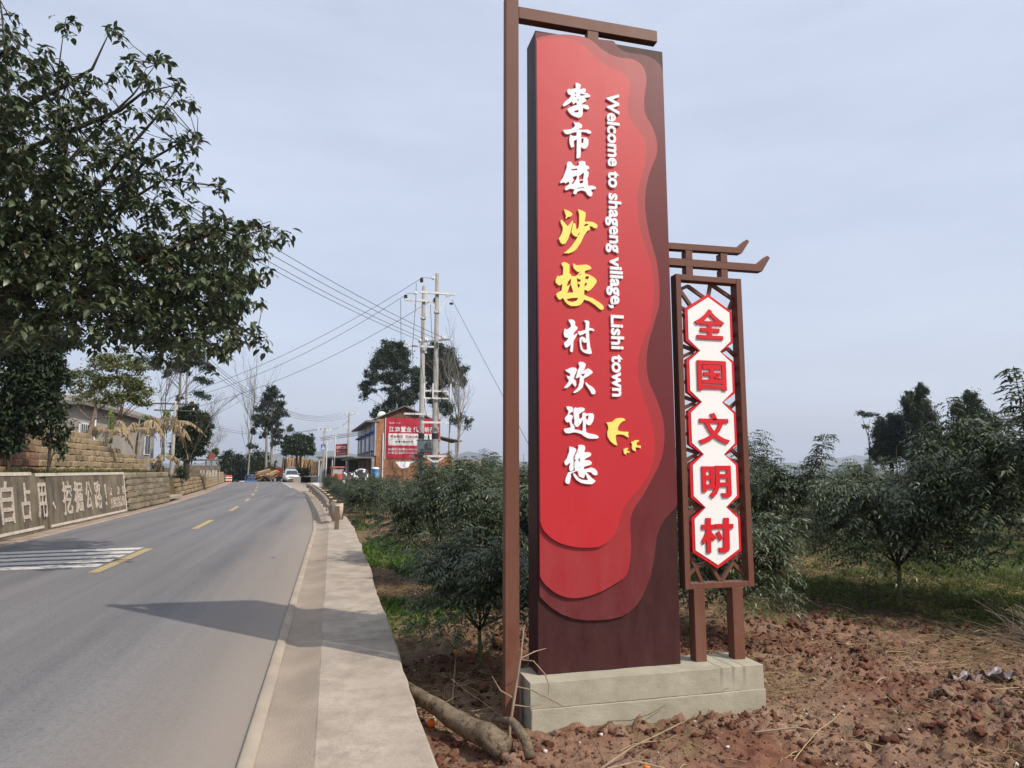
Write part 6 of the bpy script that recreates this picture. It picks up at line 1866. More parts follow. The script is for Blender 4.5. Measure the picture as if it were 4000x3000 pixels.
rk = empty('timber_rack', tuple(at(1180, 1850, 109.5)), 0, 'pole rail that the upright timber leans on', 'rack')
for u in (1107, 1180, 1250):
    p = at(u, 1785, 109.8) - Vector(rk.location)
    MB().tube([(p.x, p.y, -3), (p.x, p.y, p.z)], .09, 7).build('post', OLDW, rk)
p, q = at(1107, 1796, 109.6) - Vector(rk.location), at(1252, 1810, 109.0) - Vector(rk.location)
MB().tube([p, q], .07, 6).build('rail', OLDW, rk)
for i in range(34):
    u = 1762 + i * 4.3 + random.uniform(-1.2, 1.2)
    Y = 66 + random.uniform(-.5, .5)
    a_, b_ = at(u, 1850, Y), at(u + random.uniform(-3, 3), 1797 + i * .15 + random.uniform(-3, 3), Y + .4)
    timber(a_, b_, 0, 'yellowish pole in the timber row behind the orchard', 'timber row behind the orchard', random.uniform(.7, 1.1))

# ------------------------------------------------------------------ vehicles and other things at the end of the road
random.seed(21)
TYRE = simple('tyre_rubber', lin(.015, .015, .016), .85, .2, 6)
RIM = simple('wheel_rim', lin(.35, .35, .36), .4, .1, 5, spec=.5, metal=.3)
CGLASS = simple('car_glass', lin(.03, .04, .055), .08, .1, 2, spec=.7)
CHROME = simple('dark_grille', lin(.02, .02, .022), .4, .1, 3, spec=.5)
LAMPG = simple('lamp_lens', lin(.45, .47, .5), .15, .1, 3, spec=.6)
def paint(name, c):
    m = Mat(name, .28, .5)
    m.col(m.mix(c, tuple(x * .8 for x in c[:3]) + (1,), m.noise(3, 4, .6)))
    m.b.inputs['Coat Weight'].default_value = .4
    return m.m
def loft(secs, name, mat, parent, smooth=True, sub=0):
    "secs: list of (y, [(x,z)...]) half outlines from the bottom up, mirrored in x"
    V_, F_ = [], []
    k = len(secs[0][1]) * 2
    for y, hl in secs:
        ring = [(x, y, z) for x, z in hl] + [(-x, y, z) for x, z in hl[::-1]]
        V_ += ring
    for i in range(len(secs) - 1):
        for j in range(k):
            F_.append((i * k + j, i * k + (j + 1) % k, (i + 1) * k + (j + 1) % k, (i + 1) * k + j))
    F_ += [tuple(range(k)), tuple((len(secs) - 1) * k + j for j in range(k))[::-1]]
    o = MB().add(V_, F_).build(name, mat, parent, smooth)
    if sub:
        m = o.modifiers.new('sub', 'SUBSURF')
        m.levels = m.render_levels = sub
    return o
def wheel(parent, x, y, r=.34, w=.22):
    t = MB().lathe([(r * .62, -w / 2), (r * .95, -w / 2), (r, -w * .3), (r, w * .3), (r * .95, w / 2), (r * .62, w / 2)], (0, 0, 0), 20, 'X').build('wheel', TYRE, parent, True, loc=(x, y, r))
    sg = 1 if x > 0 else -1
    MB().lathe([(r * .60, -.02), (r * .62, .02), (r * .3, .03), (r * .1, .01)], (sg * w * .46, 0, 0), 14, 'X').build('rim', RIM, t)
# white car, nose towards the viewer
cp_ = at(1133, 1883, 96)
car = empty('white_car', (cp_.x + .1, 96, float(drop(96)) + .01), R(9), 'white sport utility car with dark windows facing the viewer at the top of the road', 'car')
WP = paint('white_car_paint', lin(.78, .79, .80))
hl = lambda w, zb, zm, zt, r=.12: [(w * .80, zb), (w * .96, zb + .1), (w, zm), (w * .97, zt - r), (w * .86, zt)]
loft([(-2.2, hl(.78, .30, .55, .72)), (-2.12, hl(.88, .24, .55, .86)), (-1.8, hl(.92, .22, .58, .95)), (-1.0, hl(.93, .22, .6, 1.05)), (0, hl(.94, .22, .62, 1.06)), (1.4, hl(.94, .22, .62, 1.08)), (2.0, hl(.92, .24, .62, 1.05)), (2.25, hl(.84, .32, .6, .95))], 'body', WP, car, True, 1)
loft([(-1.0, [(.80, 1.02), (.80, 1.04), (.79, 1.05)]), (-.25, [(.82, 1.03), (.70, 1.50), (.60, 1.56)]), (.5, [(.83, 1.03), (.68, 1.60), (.56, 1.66)]), (1.4, [(.82, 1.03), (.66, 1.58), (.55, 1.63)]), (2.1, [(.78, 1.03), (.72, 1.12), (.65, 1.16)])], 'cabin', CGLASS, car)
loft([(-.22, [(.70, 1.515), (.66, 1.56), (.60, 1.585)]), (.5, [(.69, 1.605), (.64, 1.655), (.56, 1.685)]), (1.5, [(.67, 1.575), (.62, 1.62), (.55, 1.65)])], 'roof', WP, car)
for sg in (-1, 1):
    MB().bar((sg * .80, -.98, 1.05), (sg * .69, -.24, 1.53), .07, .05).build('pillar', WP, car)
    MB().add([(sg * .86, -2.06, .80), (sg * .52, -2.19, .74), (sg * .55, -2.18, .66), (sg * .88, -2.04, .68)], [(0, 1, 2, 3)]).build('headlight', LAMPG, car).modifiers.new('s', 'SOLIDIFY').thickness = .03
    MB().box(sg * .98 - .1, sg * .98 + .1, -.72, -.6, 1.02, 1.16).build('mirror', WP, car, bevel=.03)
    MB().box(sg * .72 - .1, sg * .72 + .1, -2.22, -2.16, .42, .5).build('fog_lamp', CHROME, car)
    for y in (-1.38, 1.38):
        wheel(car, sg * .80, y)
MB().box(-.5, .5, -2.235, -2.18, .66, .76).build('grille', CHROME, car, bevel=.02)
MB().box(-.55, .55, -2.225, -2.17, .30, .44).build('lower_grille', CHROME, car, bevel=.02)
MB().box(-.24, .24, -2.25, -2.236, .50, .60).build('number_plate', simple('plate_grey', lin(.45, .48, .52), .5, .05, 3), car)
# blue truck beyond the crest
bt_ = at(981, 1880, 124)
bt = empty('blue_truck', (bt_.x, 124, float(drop(124))), R(4), 'bright blue small truck half hidden behind the crest of the road', 'truck')
BP = paint('blue_paint', lin(.03, .16, .50))
loft([(-1.9, [(.85, .5), (.93, .6), (.93, 1.1), (.9, 1.25)]), (-1.75, [(.9, .45), (.97, .6), (.97, 1.2), (.93, 1.35)]), (-.2, [(.9, .45), (.97, .6), (.97, 1.3), (.95, 1.38)])], 'cab_body', BP, bt)
loft([(-1.7, [(.90, 1.36), (.90, 1.38)]), (-1.3, [(.86, 1.36), (.80, 2.12)]), (-.3, [(.88, 1.36), (.82, 2.15)])], 'windscreen', CGLASS, bt)
loft([(-1.32, [(.84, 2.10), (.80, 2.2)]), (-.25, [(.86, 2.12), (.82, 2.24)])], 'roof', BP, bt)
for sg in (-1, 1):
    MB().bar((sg * .91, -1.72, 1.38), (sg * .83, -1.31, 2.14), .09, .07).build('pillar', BP, bt)
    MB().box(sg * .75 - .13, sg * .75 + .13, -1.93, -1.88, .85, 1.05).build('headlight', LAMPG, bt)
    MB().box(sg * 1.08 - .08, sg * 1.08 + .08, -1.5, -1.4, 1.5, 1.85).build('mirror', CHROME, bt)
    for y in (-1.0, 2.0):
        wheel(bt, sg * .82, y, .38, .26)
MB().box(-.6, .6, -1.93, -1.9, 1.08, 1.16).build('trim', LAMPG, bt)
MB().box(-.95, .95, -.1, 3.0, .75, 1.3).build('load_bed', BP, bt, bevel=.03)
MB().box(-.98, .98, -1.98, -1.88, .48, .66).build('bumper', LAMPG, bt, bevel=.03)
# small white car behind it
wc_ = at(955, 1880, 128)
w2 = empty('white_car', (wc_.x - .2, 128, float(drop(128))), R(14), 'white car mostly hidden left of the blue truck', 'car')
loft([(-2.0, hl(.75, .30, .55, .72)), (-1.7, hl(.85, .22, .58, .92)), (0, hl(.86, .22, .62, 1.0)), (1.9, hl(.82, .24, .62, 1.0))], 'body', WP, w2, True, 1)
loft([(-.9, [(.72, .98), (.72, 1.0)]), (-.2, [(.76, .98), (.62, 1.42)]), (1.2, [(.76, .98), (.62, 1.45)]), (1.8, [(.72, .98), (.66, 1.1)])], 'cabin', CGLASS, w2)
loft([(-.2, [(.63, 1.425), (.5, 1.5)]), (1.2, [(.63, 1.46), (.5, 1.52)])], 'roof', WP, w2)
for sg in (-1, 1):
    for y in (-1.3, 1.3):
        wheel(w2, sg * .74, y, .31, .2)
# red timber truck, tail towards the viewer, load slid out
rt_ = at(1024, 1880, 111)
rt = empty('timber_truck', (rt_.x, 111, float(drop(111))), R(-24), 'dark red truck heaped with cut timber at the top of the road', 'truck')
RP = simple('truck_red', lin(.35, .025, .02), .55, .25, 2.5, .1)
DRP = simple('rusty_red', lin(.10, .025, .02), .75, .35, 2.5, .2)
MB().box(-1.1, 1.1, -.1, 4.4, .95, 1.08).build('bed_floor', DRP, rt)
for sg in (-1, 1):
    MB().box(sg * 1.1 - .04, sg * 1.1 + .04, -.1, 4.4, 1.09, 1.65).build('side_board', DRP, rt)
    for k in range(5):
        MB().box(sg * 1.16 - .02, sg * 1.16 + .02, .1 + k, .2 + k, .95, 1.7).build('stake', DRP, rt)
    for y in (.8, 1.95, 5.2):
        wheel(rt, sg * .9, y, .46, .3)
MB().box(-1.06, 1.06, 4.3, 4.4, 1.09, 2.35).build('head_board', RP, rt)
MB().box(-1.05, 1.05, -.14, -.08, .45, 1.05).build('tail_board', DRP, rt)
MB().box(-1.05, 1.05, 4.6, 6.2, .7, 2.3).build('cab', RP, rt, bevel=.08)
MB().box(-1.06, 1.06, 4.55, 5.6, 1.55, 2.05).build('cab_window', CGLASS, rt)
MB().box(-.5, .5, -.1, 6, .55, .8).build('chassis', CHROME, rt)
rt_m = Matrix.Translation(rt.location) @ Euler(rt.rotation_euler).to_matrix().to_4x4()
for i in range(34):
    row = i // 8
    a_ = rt_m @ Vector((-.4 + (i % 8) * .34 + random.uniform(-.06, .06), -1.3 + random.uniform(-.4, .3), .55 + row * .26 + random.uniform(-.06, .06)))
    b_ = rt_m @ Vector((-.95 + (i % 8) * .24 + random.uniform(-.08, .08), 3.4 + random.uniform(-.4, .4), 1.35 + row * .2))
    timber(a_, b_, 0 if random.random() < .75 else 1, 'cut log heaped on the tail of the red truck', 'logs on the red truck', random.uniform(.9, 1.35))
# person bending over the load
def person(loc, rz):
    V_ = {'pelvis': (0, 0, .92), 'waist': (0, -.03, 1.08), 'chest': (.0, -.18, 1.32), 'neck': (0, -.27, 1.46), 'head': (0, -.33, 1.55), 'crown': (0, -.36, 1.68),
          'lhip': (.10, 0, .88), 'lknee': (.12, -.06, .48), 'lank': (.12, .02, .08), 'ltoe': (.13, -.14, .04), 'rhip': (-.10, 0, .88), 'rknee': (-.13, -.10, .48), 'rank': (-.14, .0, .08), 'rtoe': (-.15, -.16, .04),
          'lsh': (.19, -.20, 1.38), 'lel': (.24, -.30, 1.12), 'lwr': (.20, -.46, .93), 'lha': (.19, -.52, .85), 'rsh': (-.19, -.20, 1.38), 'rel': (-.25, -.28, 1.12), 'rwr': (-.20, -.45, .92), 'rha': (-.19, -.51, .84)}
    rad = dict(pelvis=.15, waist=.13, chest=.16, neck=.06, head=.085, crown=.07, lhip=.095, lknee=.065, lank=.045, ltoe=.035, rhip=.095, rknee=.065, rank=.045, rtoe=.035, lsh=.065, lel=.048, lwr=.035, lha=.04, rsh=.065, rel=.048, rwr=.035, rha=.04)
    E_ = [('pelvis', 'waist'), ('waist', 'chest'), ('chest', 'neck'), ('neck', 'head'), ('head', 'crown'), ('pelvis', 'lhip'), ('lhip', 'lknee'), ('lknee', 'lank'), ('lank', 'ltoe'), ('pelvis', 'rhip'), ('rhip', 'rknee'), ('rknee', 'rank'), ('rank', 'rtoe'), ('chest', 'lsh'), ('lsh', 'lel'), ('lel', 'lwr'), ('lwr', 'lha'), ('chest', 'rsh'), ('rsh', 'rel'), ('rel', 'rwr'), ('rwr', 'rha')]
    names = list(V_)
    me = bpy.data.meshes.new('body')
    me.from_pydata([V_[k] for k in names], [(names.index(a), names.index(b)) for a, b in E_], [])
    m = Mat('clothes_and_skin', .85, .2)
    z = m.xyz()[2]
    y = m.xyz()[1]
    cc = m.mix(lin(.018, .02, .03), lin(.022, .022, .025), m.math('GREATER_THAN', z, .95))
    skin = m.math('MAXIMUM', m.math('GREATER_THAN', z, 1.49), m.math('MULTIPLY', m.math('LESS_THAN', y, -.36), m.math('LESS_THAN', z, 1.06)))
    m.col(m.mix(cc, lin(.36, .20, .13), skin))
    me.materials.append(m.m)
    root = empty('person', loc, rz, 'person in dark clothes bending over the timber on the red truck', 'person')
    o = bpy.data.objects.new('body', me)
    COL.objects.link(o)
    o.parent = root
    sk = o.modifiers.new('skin', 'SKIN')
    for i, k in enumerate(names):
        me.skin_vertices[0].data[i].radius = (rad[k], rad[k])
        me.skin_vertices[0].data[i].use_root = (k == 'pelvis')
    s = o.modifiers.new('sub', 'SUBSURF')
    s.levels = s.render_levels = 2
    MB().lathe([(.05, 0), (.095, .02), (.10, .07), (.07, .12), (.02, .14)], (0, -.355, 1.61), 12).build('hair', simple('white_cap', lin(.4, .38, .34), .8, .1, 4), root, True)
pp = rt_m @ Vector((.15, 3.3, 2.02))
person(tuple(pp), R(60))
# white tarpaulin over a heap
tpz = at(1135, 1836, 103)
tv = MB()
bm = bmesh.new()
bmesh.ops.create_icosphere(bm, subdivisions=3, radius=1)
for v in bm.verts:
    n_ = float(fbm(np.array([v.co.x * 2 + 3]), np.array([v.co.y * 2 + v.co.z * 3]), 4, 4)[0])
    v.co = Vector((v.co.x * 1.05, v.co.y * .8, v.co.z * .75 + .25 * v.co.x)) * (1 + n_ * .5)
me = bpy.data.meshes.new('tarpaulin')
bm.to_mesh(me)
bm.free()
o = link('tarpaulin', me, simple('pale_tarp', lin(.55, .50, .50), .6, .15, 2, .3), smooth=False, loc=(tpz.x, 103, tpz.z - .1))
o.scale = (.85, .8, .8)
tag(o, 'crumpled pale tarpaulin over a heap behind the white car', 'tarpaulin')
hb = at(1142, 1852, 103)
ht = empty('timber_heap', (hb.x, 103.2, float(drop(103))), 0, 'heap of stacked boards under the pale tarpaulin', 'timber')
for k in range(8):
    MB().box(-1.2 + random.uniform(-.1, .1), 1.3 + random.uniform(-.1, .2), -.4, .4, .02 + k * .17, .15 + k * .17).build('board', TIMD, ht)
# road barriers and bin on the left
for i, u in enumerate((884, 892, 900)):
    p = at(u, 1881, 99 + i * .5)
    r_ = empty('water_barrier', (p.x, p.y, float(drop(p.y))), 0, ['left', 'middle', 'right'][i] + ' of three red and white road barriers at the far left road edge', 'barrier', 'road barriers')
    MB().lathe([(.18, 0), (.19, .1), (.17, .85), (.12, .95)], n=12).build('drum', simple('barrier_red', lin(.45, .05, .03), .5, .1, 3), r_, True)
    for z in (.18, .52):
        MB().lathe([(.196, z), (.190, z + .16)], n=12).build('white_band', WINF, r_, True)
gb = at(880, 1881, 100)
gbe = empty('waste_bin', (gb.x, 100, float(drop(100))), 0, 'grey-green waste bin beside the road barriers', 'bin')
MB().box(-.38, .38, -.35, .35, .1, .85).build('tub', simple('bin_green', lin(.10, .16, .12), .6, .15, 3), gbe, bevel=.05)
MB().box(-.40, .40, -.38, .38, .86, .93).build('lid', simple('bin_lid', lin(.16, .2, .17), .6, .15, 3), gbe, bevel=.02)
# low concrete planters by the junction
for u0, u1, lab in ((1168, 1192, 'low white concrete block right behind the white car'), (1196, 1222, 'low white concrete block at the far end of the guardrail')):
    a_, b_ = at(u0, 1880, 92), at(u1, 1880, 90)
    c_ = (a_ + b_) / 2
    o = MB().box(-(b_ - a_).length / 2, (b_ - a_).length / 2, -.25, .25, -.2, .78).build('concrete_block', GREYR, bevel=.03)
    o.location = (c_.x, c_.y, .0)
    tag(o, lab, 'block', 'concrete blocks')
# tractor behind the shrubs
tc = at(1322, 1862, 60)
tr_ = empty('tractor', (tc.x, 60, 0.1), R(10), 'small faded red tractor behind the shrubs near the black tarpaulin', 'tractor')
TR = simple('faded_tractor_red', lin(.42, .10, .075), .6, .25, 3, .1)
MB().box(-.30, .30, -1.0, .2, .7, 1.25).build('bonnet', TR, tr_, bevel=.08)
MB().box(-.5, .5, .2, 1.2, .6, 1.0).build('body', TR, tr_, bevel=.05)
for x in (-.45, .45):
    for y in (.25, 1.15):
        MB().tube([(x, y, 1.0), (x, y, 1.68)], .035, 6).build('cab_post', TR, tr_)
MB().box(-.55, .55, .1, 1.3, 1.68, 1.82).build('cab_roof', TR, tr_, bevel=.06)
MB().box(-.42, .42, .22, .25, 1.05, 1.62).build('windscreen', simple('pale_screen', lin(.3, .36, .38), .2, .1, 3), tr_)
for sg in (-1, 1):
    wheel(tr_, sg * .55, .8, .5, .25)
    wheel(tr_, sg * .42, -.7, .3, .16)
# black and white printed tarpaulin
bt0 = at(1388, 1868, 56)
bm = bmesh.new()
bmesh.ops.create_grid(bm, x_segments=30, y_segments=16, size=1)
for v in bm.verts:
    x, y = v.co.x, v.co.y
    n_ = float(fbm(np.array([x * 3]), np.array([y * 3]), 14, 4)[0])
    t = (y + 1) / 2
    v.co = Vector((x * 1.0 + .05 * n_, -.55 + 1.1 * t + n_ * .12, 1.05 * math.sin(math.pi * min(1, t * 1.25 + .02) * .62) + .12 * n_ + .16 * math.sin(x * 3)))
me = bpy.data.meshes.new('printed_tarpaulin')
bm.to_mesh(me)
bm.free()
tm_ = Mat('printed_tarp', .6, .35)
tm_.col(tm_.mix(lin(.02, .02, .022), lin(.62, .62, .62), tm_.noise(2.1, 1, .4, lo=.555, hi=.575, dist=1.8)))
o = link('printed_tarpaulin', me, tm_.m, smooth=True, loc=(bt0.x, 56, .55))
o.modifiers.new('solid', 'SOLIDIFY').thickness = .02
tag(o, 'black tarpaulin printed with large white strokes, thrown over a heap behind the shrubs', 'tarpaulin')
hp = MB()
for i in range(5):
    hp.box(-.9 + i * .36, -.56 + i * .36, -.45, .4, -.5, .5 + .1 * (i % 2))
o = hp.build('crate_heap', OLDW)
o.location = (bt0.x, 56.1, .5)
tag(o, 'stack of old crates under the black tarpaulin', 'crates')
# blue tub
bl = at(1466, 1856, 59)
be = empty('blue_tub', (bl.x, 59, bl.z - .75), 0, 'light blue plastic tub with a white cover beside the brick gable', 'tub')
MB().lathe([(.27, 0), (.30, .75), (.30, 1.2), (.33, 1.22), (.33, 1.27)], n=16).build('tub', simple('tub_blue', lin(.13, .36, .68), .5, .12, 4), be, True)
MB().lathe([(.34, 1.275), (.34, 1.33), (.2, 1.40), (.02, 1.42)], n=14).build('cover', LETW, be, True)
MB().box(-.6, .6, -.4, .4, -1.2, -.01).build('plinth', GREYR, be)

# ------------------------------------------------------------------ ground cover and litter round the sign
random.seed(61)
def scatter(n, x0, x1, y0, y1, cond=None):
    P = []
    while len(P) < n:
        x = RNG.uniform(x0, x1, 4 * n)
        y = RNG.uniform(y0, y1, 4 * n)
        k = np.ones(len(x), bool)
        k &= ~((x > 1.44) & (x < 3.55) & (y > 5.08) & (y < 5.6))
        k &= (x - xc(y)) > 4.32
        if cond is not None:
            k &= cond(x, y)
        P += list(zip(x[k], y[k]))
    P = np.array(P[:n])
    return np.column_stack([P, ground_z(P[:, 0], P[:, 1])])
def redzone(x, y):
    rr = np.hypot(x - 4.2, (y - 4.6) * .85) + fbm(x * .9, y * .9, 71, 3) * 1.6
    return rr < 4.1
# clods
def ico_arrays(sub):
    b_ = bmesh.new()
    bmesh.ops.create_icosphere(b_, subdivisions=sub, radius=1)
    V = np.array([v.co[:] for v in b_.verts])
    F = np.array([[v.index for v in f.verts] for f in b_.faces])
    b_.free()
    return V, F
ICO = {k: ico_arrays(k) for k in (1, 2, 3)}
def clods(name, P, smin, smax, mat, label, cat, power=2.5, flat=.72, sub=1, jag=.35):
    IV, IF = ICO[sub]
    n, nv = len(P), len(IV)
    s = smin + (smax - smin) * RNG.random(n) ** power
    V = np.empty((n, nv, 3))
    for i in range(n):
        if sub == 1:
            d = 1 + RNG.uniform(-jag, jag, nv)
        else:
            o3 = RNG.random(3) * 50
            f1 = fbm(IV[:, 0] * 1.3 + IV[:, 2] * .8 + o3[0], IV[:, 1] * 1.3 - IV[:, 2] * 1.1 + o3[1], 5, 4, .75)
            d = 1 + .95 * f1 + RNG.uniform(-.15, .15, nv)
        q = IV * d[:, None] * np.array([1, RNG.uniform(.6, 1.1), flat * RNG.uniform(.6, 1.2)])
        a = RNG.uniform(0, 6.28)
        c, sn = math.cos(a), math.sin(a)
        q = np.stack([q[:, 0] * c - q[:, 1] * sn, q[:, 0] * sn + q[:, 1] * c, q[:, 2]], 1)
        V[i] = q * s[i] + P[i] + np.array([0, 0, s[i] * .2])
    F = (IF[None] + (np.arange(n) * nv)[:, None, None]).reshape(-1, 3)
    o = link(name, fastmesh(name, V.reshape(-1, 3), F), mat, fix=False)
    tag(o, label, cat, kind='stuff')
    return o
cm = Mat('soil_clod', .95, .1)
isl_ = cm.island()
cc = cm.mix(lin(0.09, 0.036, 0.024), lin(0.27, 0.125, 0.082), isl_)
cc = cm.mix(cc, lin(0.32, 0.21, 0.155), cm.math('LESS_THAN', cm.math('FRACT', cm.math('MULTIPLY', isl_, 23.7)), .12))
cc = cm.mix(cc, lin(0.045, 0.022, 0.016), cm.math('MULTIPLY', cm.noise(45, 5, .7), .5))
cm.col(cc)
cm.bump(cm.noise(90, 5, .7), .7, .008)
heap = lambda x, y: redzone(x, y) & (fbm(x * .9, y * .9, 51, 3) + .35 * fbm(x * 4, y * 4, 55, 2) + .45 * np.exp(-((y - 4.95) / .35) ** 2) * (x < 3.8) + .5 * np.exp(-((y - 7.3) / .9) ** 2) > .06)
clods('soil_crumbs', scatter(21000, .7, 8.0, 2.6, 9.0, redzone), .003, .018, cm.m, 'fine crumbs of red-brown soil round the foot of the sign', 'soil', 2.0)
clods('soil_clods', scatter(3800, .7, 9.0, 2.6, 9.6, heap), .010, .042, cm.m, 'crumbled red-brown clods of dug soil round the foot of the sign', 'soil', 2.2, .75, 2)
clods('soil_lumps', scatter(60, .8, 8.5, 2.9, 9.2, heap), .04, .08, cm.m, 'larger red-brown lumps of soil round the foot of the sign', 'soil', 1.5, .6, 3)
pm = Mat('pebble', .85, .2)
pm.col(pm.mix(lin(.36, .30, .26), lin(.60, .56, .52), pm.island()))
clods('pebbles', scatter(420, .8, 6, 2.8, 7.5), .005, .022, pm.m, 'small pale pebbles scattered in the soil', 'pebbles', 2.5)
# straw, dead stalks
def stalks(name, P, lmin, lmax, r, mat, label, lift=.25, cat='straw', kind='stuff', seg=5, curl=.35):
    n = len(P)
    L = RNG.uniform(lmin, lmax, n)
    an = RNG.uniform(0, 6.28, n)
    el = RNG.uniform(-.1, lift, n)
    pts = np.empty((n, seg, 3))
    p = P + np.array([0, 0, .02])
    for k in range(seg):
        pts[:, k] = p
        st = L / (seg - 1)
        p = p + np.stack([np.cos(an) * np.cos(el) * st, np.sin(an) * np.cos(el) * st, np.sin(el) * st], 1)
        an = an + RNG.normal(0, curl, n)
        el = el + RNG.normal(-.06, .16, n)
    # keep the stalks above the soil
    zz = ground_z(pts[..., 0].ravel(), pts[..., 1].ravel()).reshape(n, seg) + .012
    pts[..., 2] = np.maximum(pts[..., 2], zz)
    rad = r * RNG.uniform(.6, 1.3, n)
    V = np.empty((n, seg, 3, 3))
    for j, (a, b) in enumerate(((0, 1), (.87, -.5), (-.87, -.5))):
        d = np.stack([-np.sin(an) * a, np.cos(an) * a, np.full(n, b)], 1)
        V[:, :, j] = pts + (d * rad[:, None])[:, None, :] * np.linspace(1, .5, seg)[None, :, None]
    base = (np.arange(n) * seg * 3)[:, None, None]
    q = []
    for k in range(seg - 1):
        for j in range(3):
            q.append([k * 3 + j, k * 3 + (j + 1) % 3, (k + 1) * 3 + (j + 1) % 3, (k + 1) * 3 + j])
    F = (np.array(q)[None] + base).reshape(-1, 4)
    o = link(name, fastmesh(name, V.reshape(-1, 3), F), mat, fix=False)
    tag(o, label, cat, kind=kind)
    return o
sm = Mat('dry_straw', .85, .2)
sm.col(sm.mix(lin(.12, .08, .042), lin(.42, .31, .17), sm.island()))
dense = lambda x, y: (fbm(x * .8, y * .8, 91, 3) > -.02) & ((y > 5.6) | (fbm(x * 1.3, y * 1.3, 93, 3) > .27))
stalks('dry_straw', scatter(13000, .7, 11, 3.0, 15, dense), .08, .34, .0033, sm.m, 'matted dry stalks and straw lying over the field', .3)
stalks('dead_stems', scatter(420, .8, 10, 3.0, 12), .25, .75, .005, sm.m, 'longer dead stems lying on the soil', .35, curl=.22)
right = lambda x, y: np.hypot(x - 8.3, y - 5.9) < .85 + .3 * fbm(x, y, 3, 2)
stalks('bramble_heap', scatter(480, 6.8, 9.6, 4.4, 7.4, right), .3, .75, .005, simple('grey_bramble', lin(.22, .17, .14), .9, .3, 8), 'tangled heap of dead grey brambles at the right edge', 1.1, curl=.55)
# grass and weeds
def tufts(name, P, hmin, hmax, mat, label, cat='grass', wid=.012, per=5):
    n = len(P) * per
    Q = np.repeat(P, per, 0) + np.column_stack([RNG.normal(0, .025, n), RNG.normal(0, .025, n), np.zeros(n)])
    D = RNG.normal(size=(n, 3)) * .55 + np.array([0, 0, 1])
    U = RNG.normal(size=(n, 3))
    L = RNG.uniform(hmin, hmax, n)
    V, T = leaf_arrays(Q, D, U, L, wid * RNG.uniform(.6, 1.4, n), .1, .4)
    o = link(name, fastmesh(name, V, T), mat, fix=False)
    tag(o, label, cat, kind='stuff')
wz_ = lambda x, y: ((np.hypot(x - 1.15, (y - 9.6) * .55) < .75) | (np.hypot(x - 1.3, (y - 16.5) * .3) < .8) | ((x < 2.2) & (y > 20) & (y < 34) & (fbm(x * 1.2, y * .8, 15, 3) > .22)) | (np.hypot(x - 1.9, (y - 13.6) * .8) < .7))
tufts('weeds', scatter(1100, .75, 3, 8, 34, wz_), .05, .16, L_GRASS, 'patches of bright green weeds between the walk and the shrubs', 'weeds', .028, 6)
gm = leafmat('dull_grass', lin(.035, .06, .012), lin(.12, .15, .035), .7, .2, .3)
far_g = lambda x, y: ((x > 3.2) | (fbm(x * 2, y * 2, 8, 2) > .3)) & (fbm(x * .6, y * .6, 45, 3) > .0) & ~redzone(x, y)
tufts('field_grass', scatter(13000, .8, 18, 6.5, 26, far_g), .04, .13, gm, 'thin dull grass and moss under the orchard shrubs', 'grass', .014, 6)
lm = leafmat('leaf_litter', lin(.10, .065, .04), lin(.30, .21, .13), .8, .15, .1)
def litter(name, P, mat, label):
    n = len(P)
    D = RNG.normal(size=(n, 3)) * np.array([1, 1, .25])
    U = RNG.normal(size=(n, 3)) * .3 + np.array([0, 0, 1])
    L = RNG.uniform(.04, .10, n)
    V, T = leaf_arrays(P + np.array([0, 0, .02]), D, U, L, L * .45, .15, .3)
    tag(link(name, fastmesh(name, V, T), mat, fix=False), label, 'leaves', kind='stuff')
litter('fallen_leaves', scatter(5500, .7, 13, 3.5, 22, lambda x, y: ~redzone(x, y) | (fbm(x * 2, y * 2, 9, 2) > .25)), lm, 'brown fallen leaves littering the field')
tufts('bank_grass', np.column_stack([(q := np.column_stack([xc(yy_ := RNG.uniform(17, 60, 2600)) - RNG.uniform(4.7, 6.0, 2600), yy_])), ground_z(q[:, 0], q[:, 1])]), .06, .25, gm, 'rough grass along the top of the left bank', 'grass', .02, 5)

# log against the walk
lg = empty('fallen_log', (.95, 5.35, gz(.95, 5.3)), 0, 'cut log with cracked bark lying against the edge of the walk', 'log')
a_, b_ = Vector((.62, 6.05, -.16)) - Vector(lg.location), Vector((1.17, 4.72, -.22)) - Vector(lg.location)
LOGB = Mat('log_bark', .92, .15)
lc = LOGB.mix(lin(.12, .09, .06), lin(.29, .225, .155), LOGB.noise(9, 6, .7))
LOGB.col(LOGB.mix(lc, lin(.05, .038, .028), LOGB.math('MULTIPLY', LOGB.noise(16, 4, .7, lo=.55, hi=.66), .8)))
LOGB.bump(LOGB.noise(24, 6, .7), .8, .02)
mb = MB()
rr_ = [.045, .054, .060, .064, .072, .077, .086, .08]
mb.tube([a_.lerp(b_, i / 7) + Vector((.015 * math.sin(i * 1.3), .0, .012 * math.cos(i * 2))) for i in range(8)], rr_, 14)
mb.build('trunk', LOGB.m, lg, True)
MB().tube([b_ + Vector((.03, .30, .08)), b_ + Vector((.10, .16, .115)), b_ + Vector((.12, .06, .10)), b_ + Vector((.15, -.04, .05)), b_ + Vector((.16, -.12, -.03))], [.018, .028, .034, .036, .04], 9).build('branch_stub', LOGB.m, lg, True)
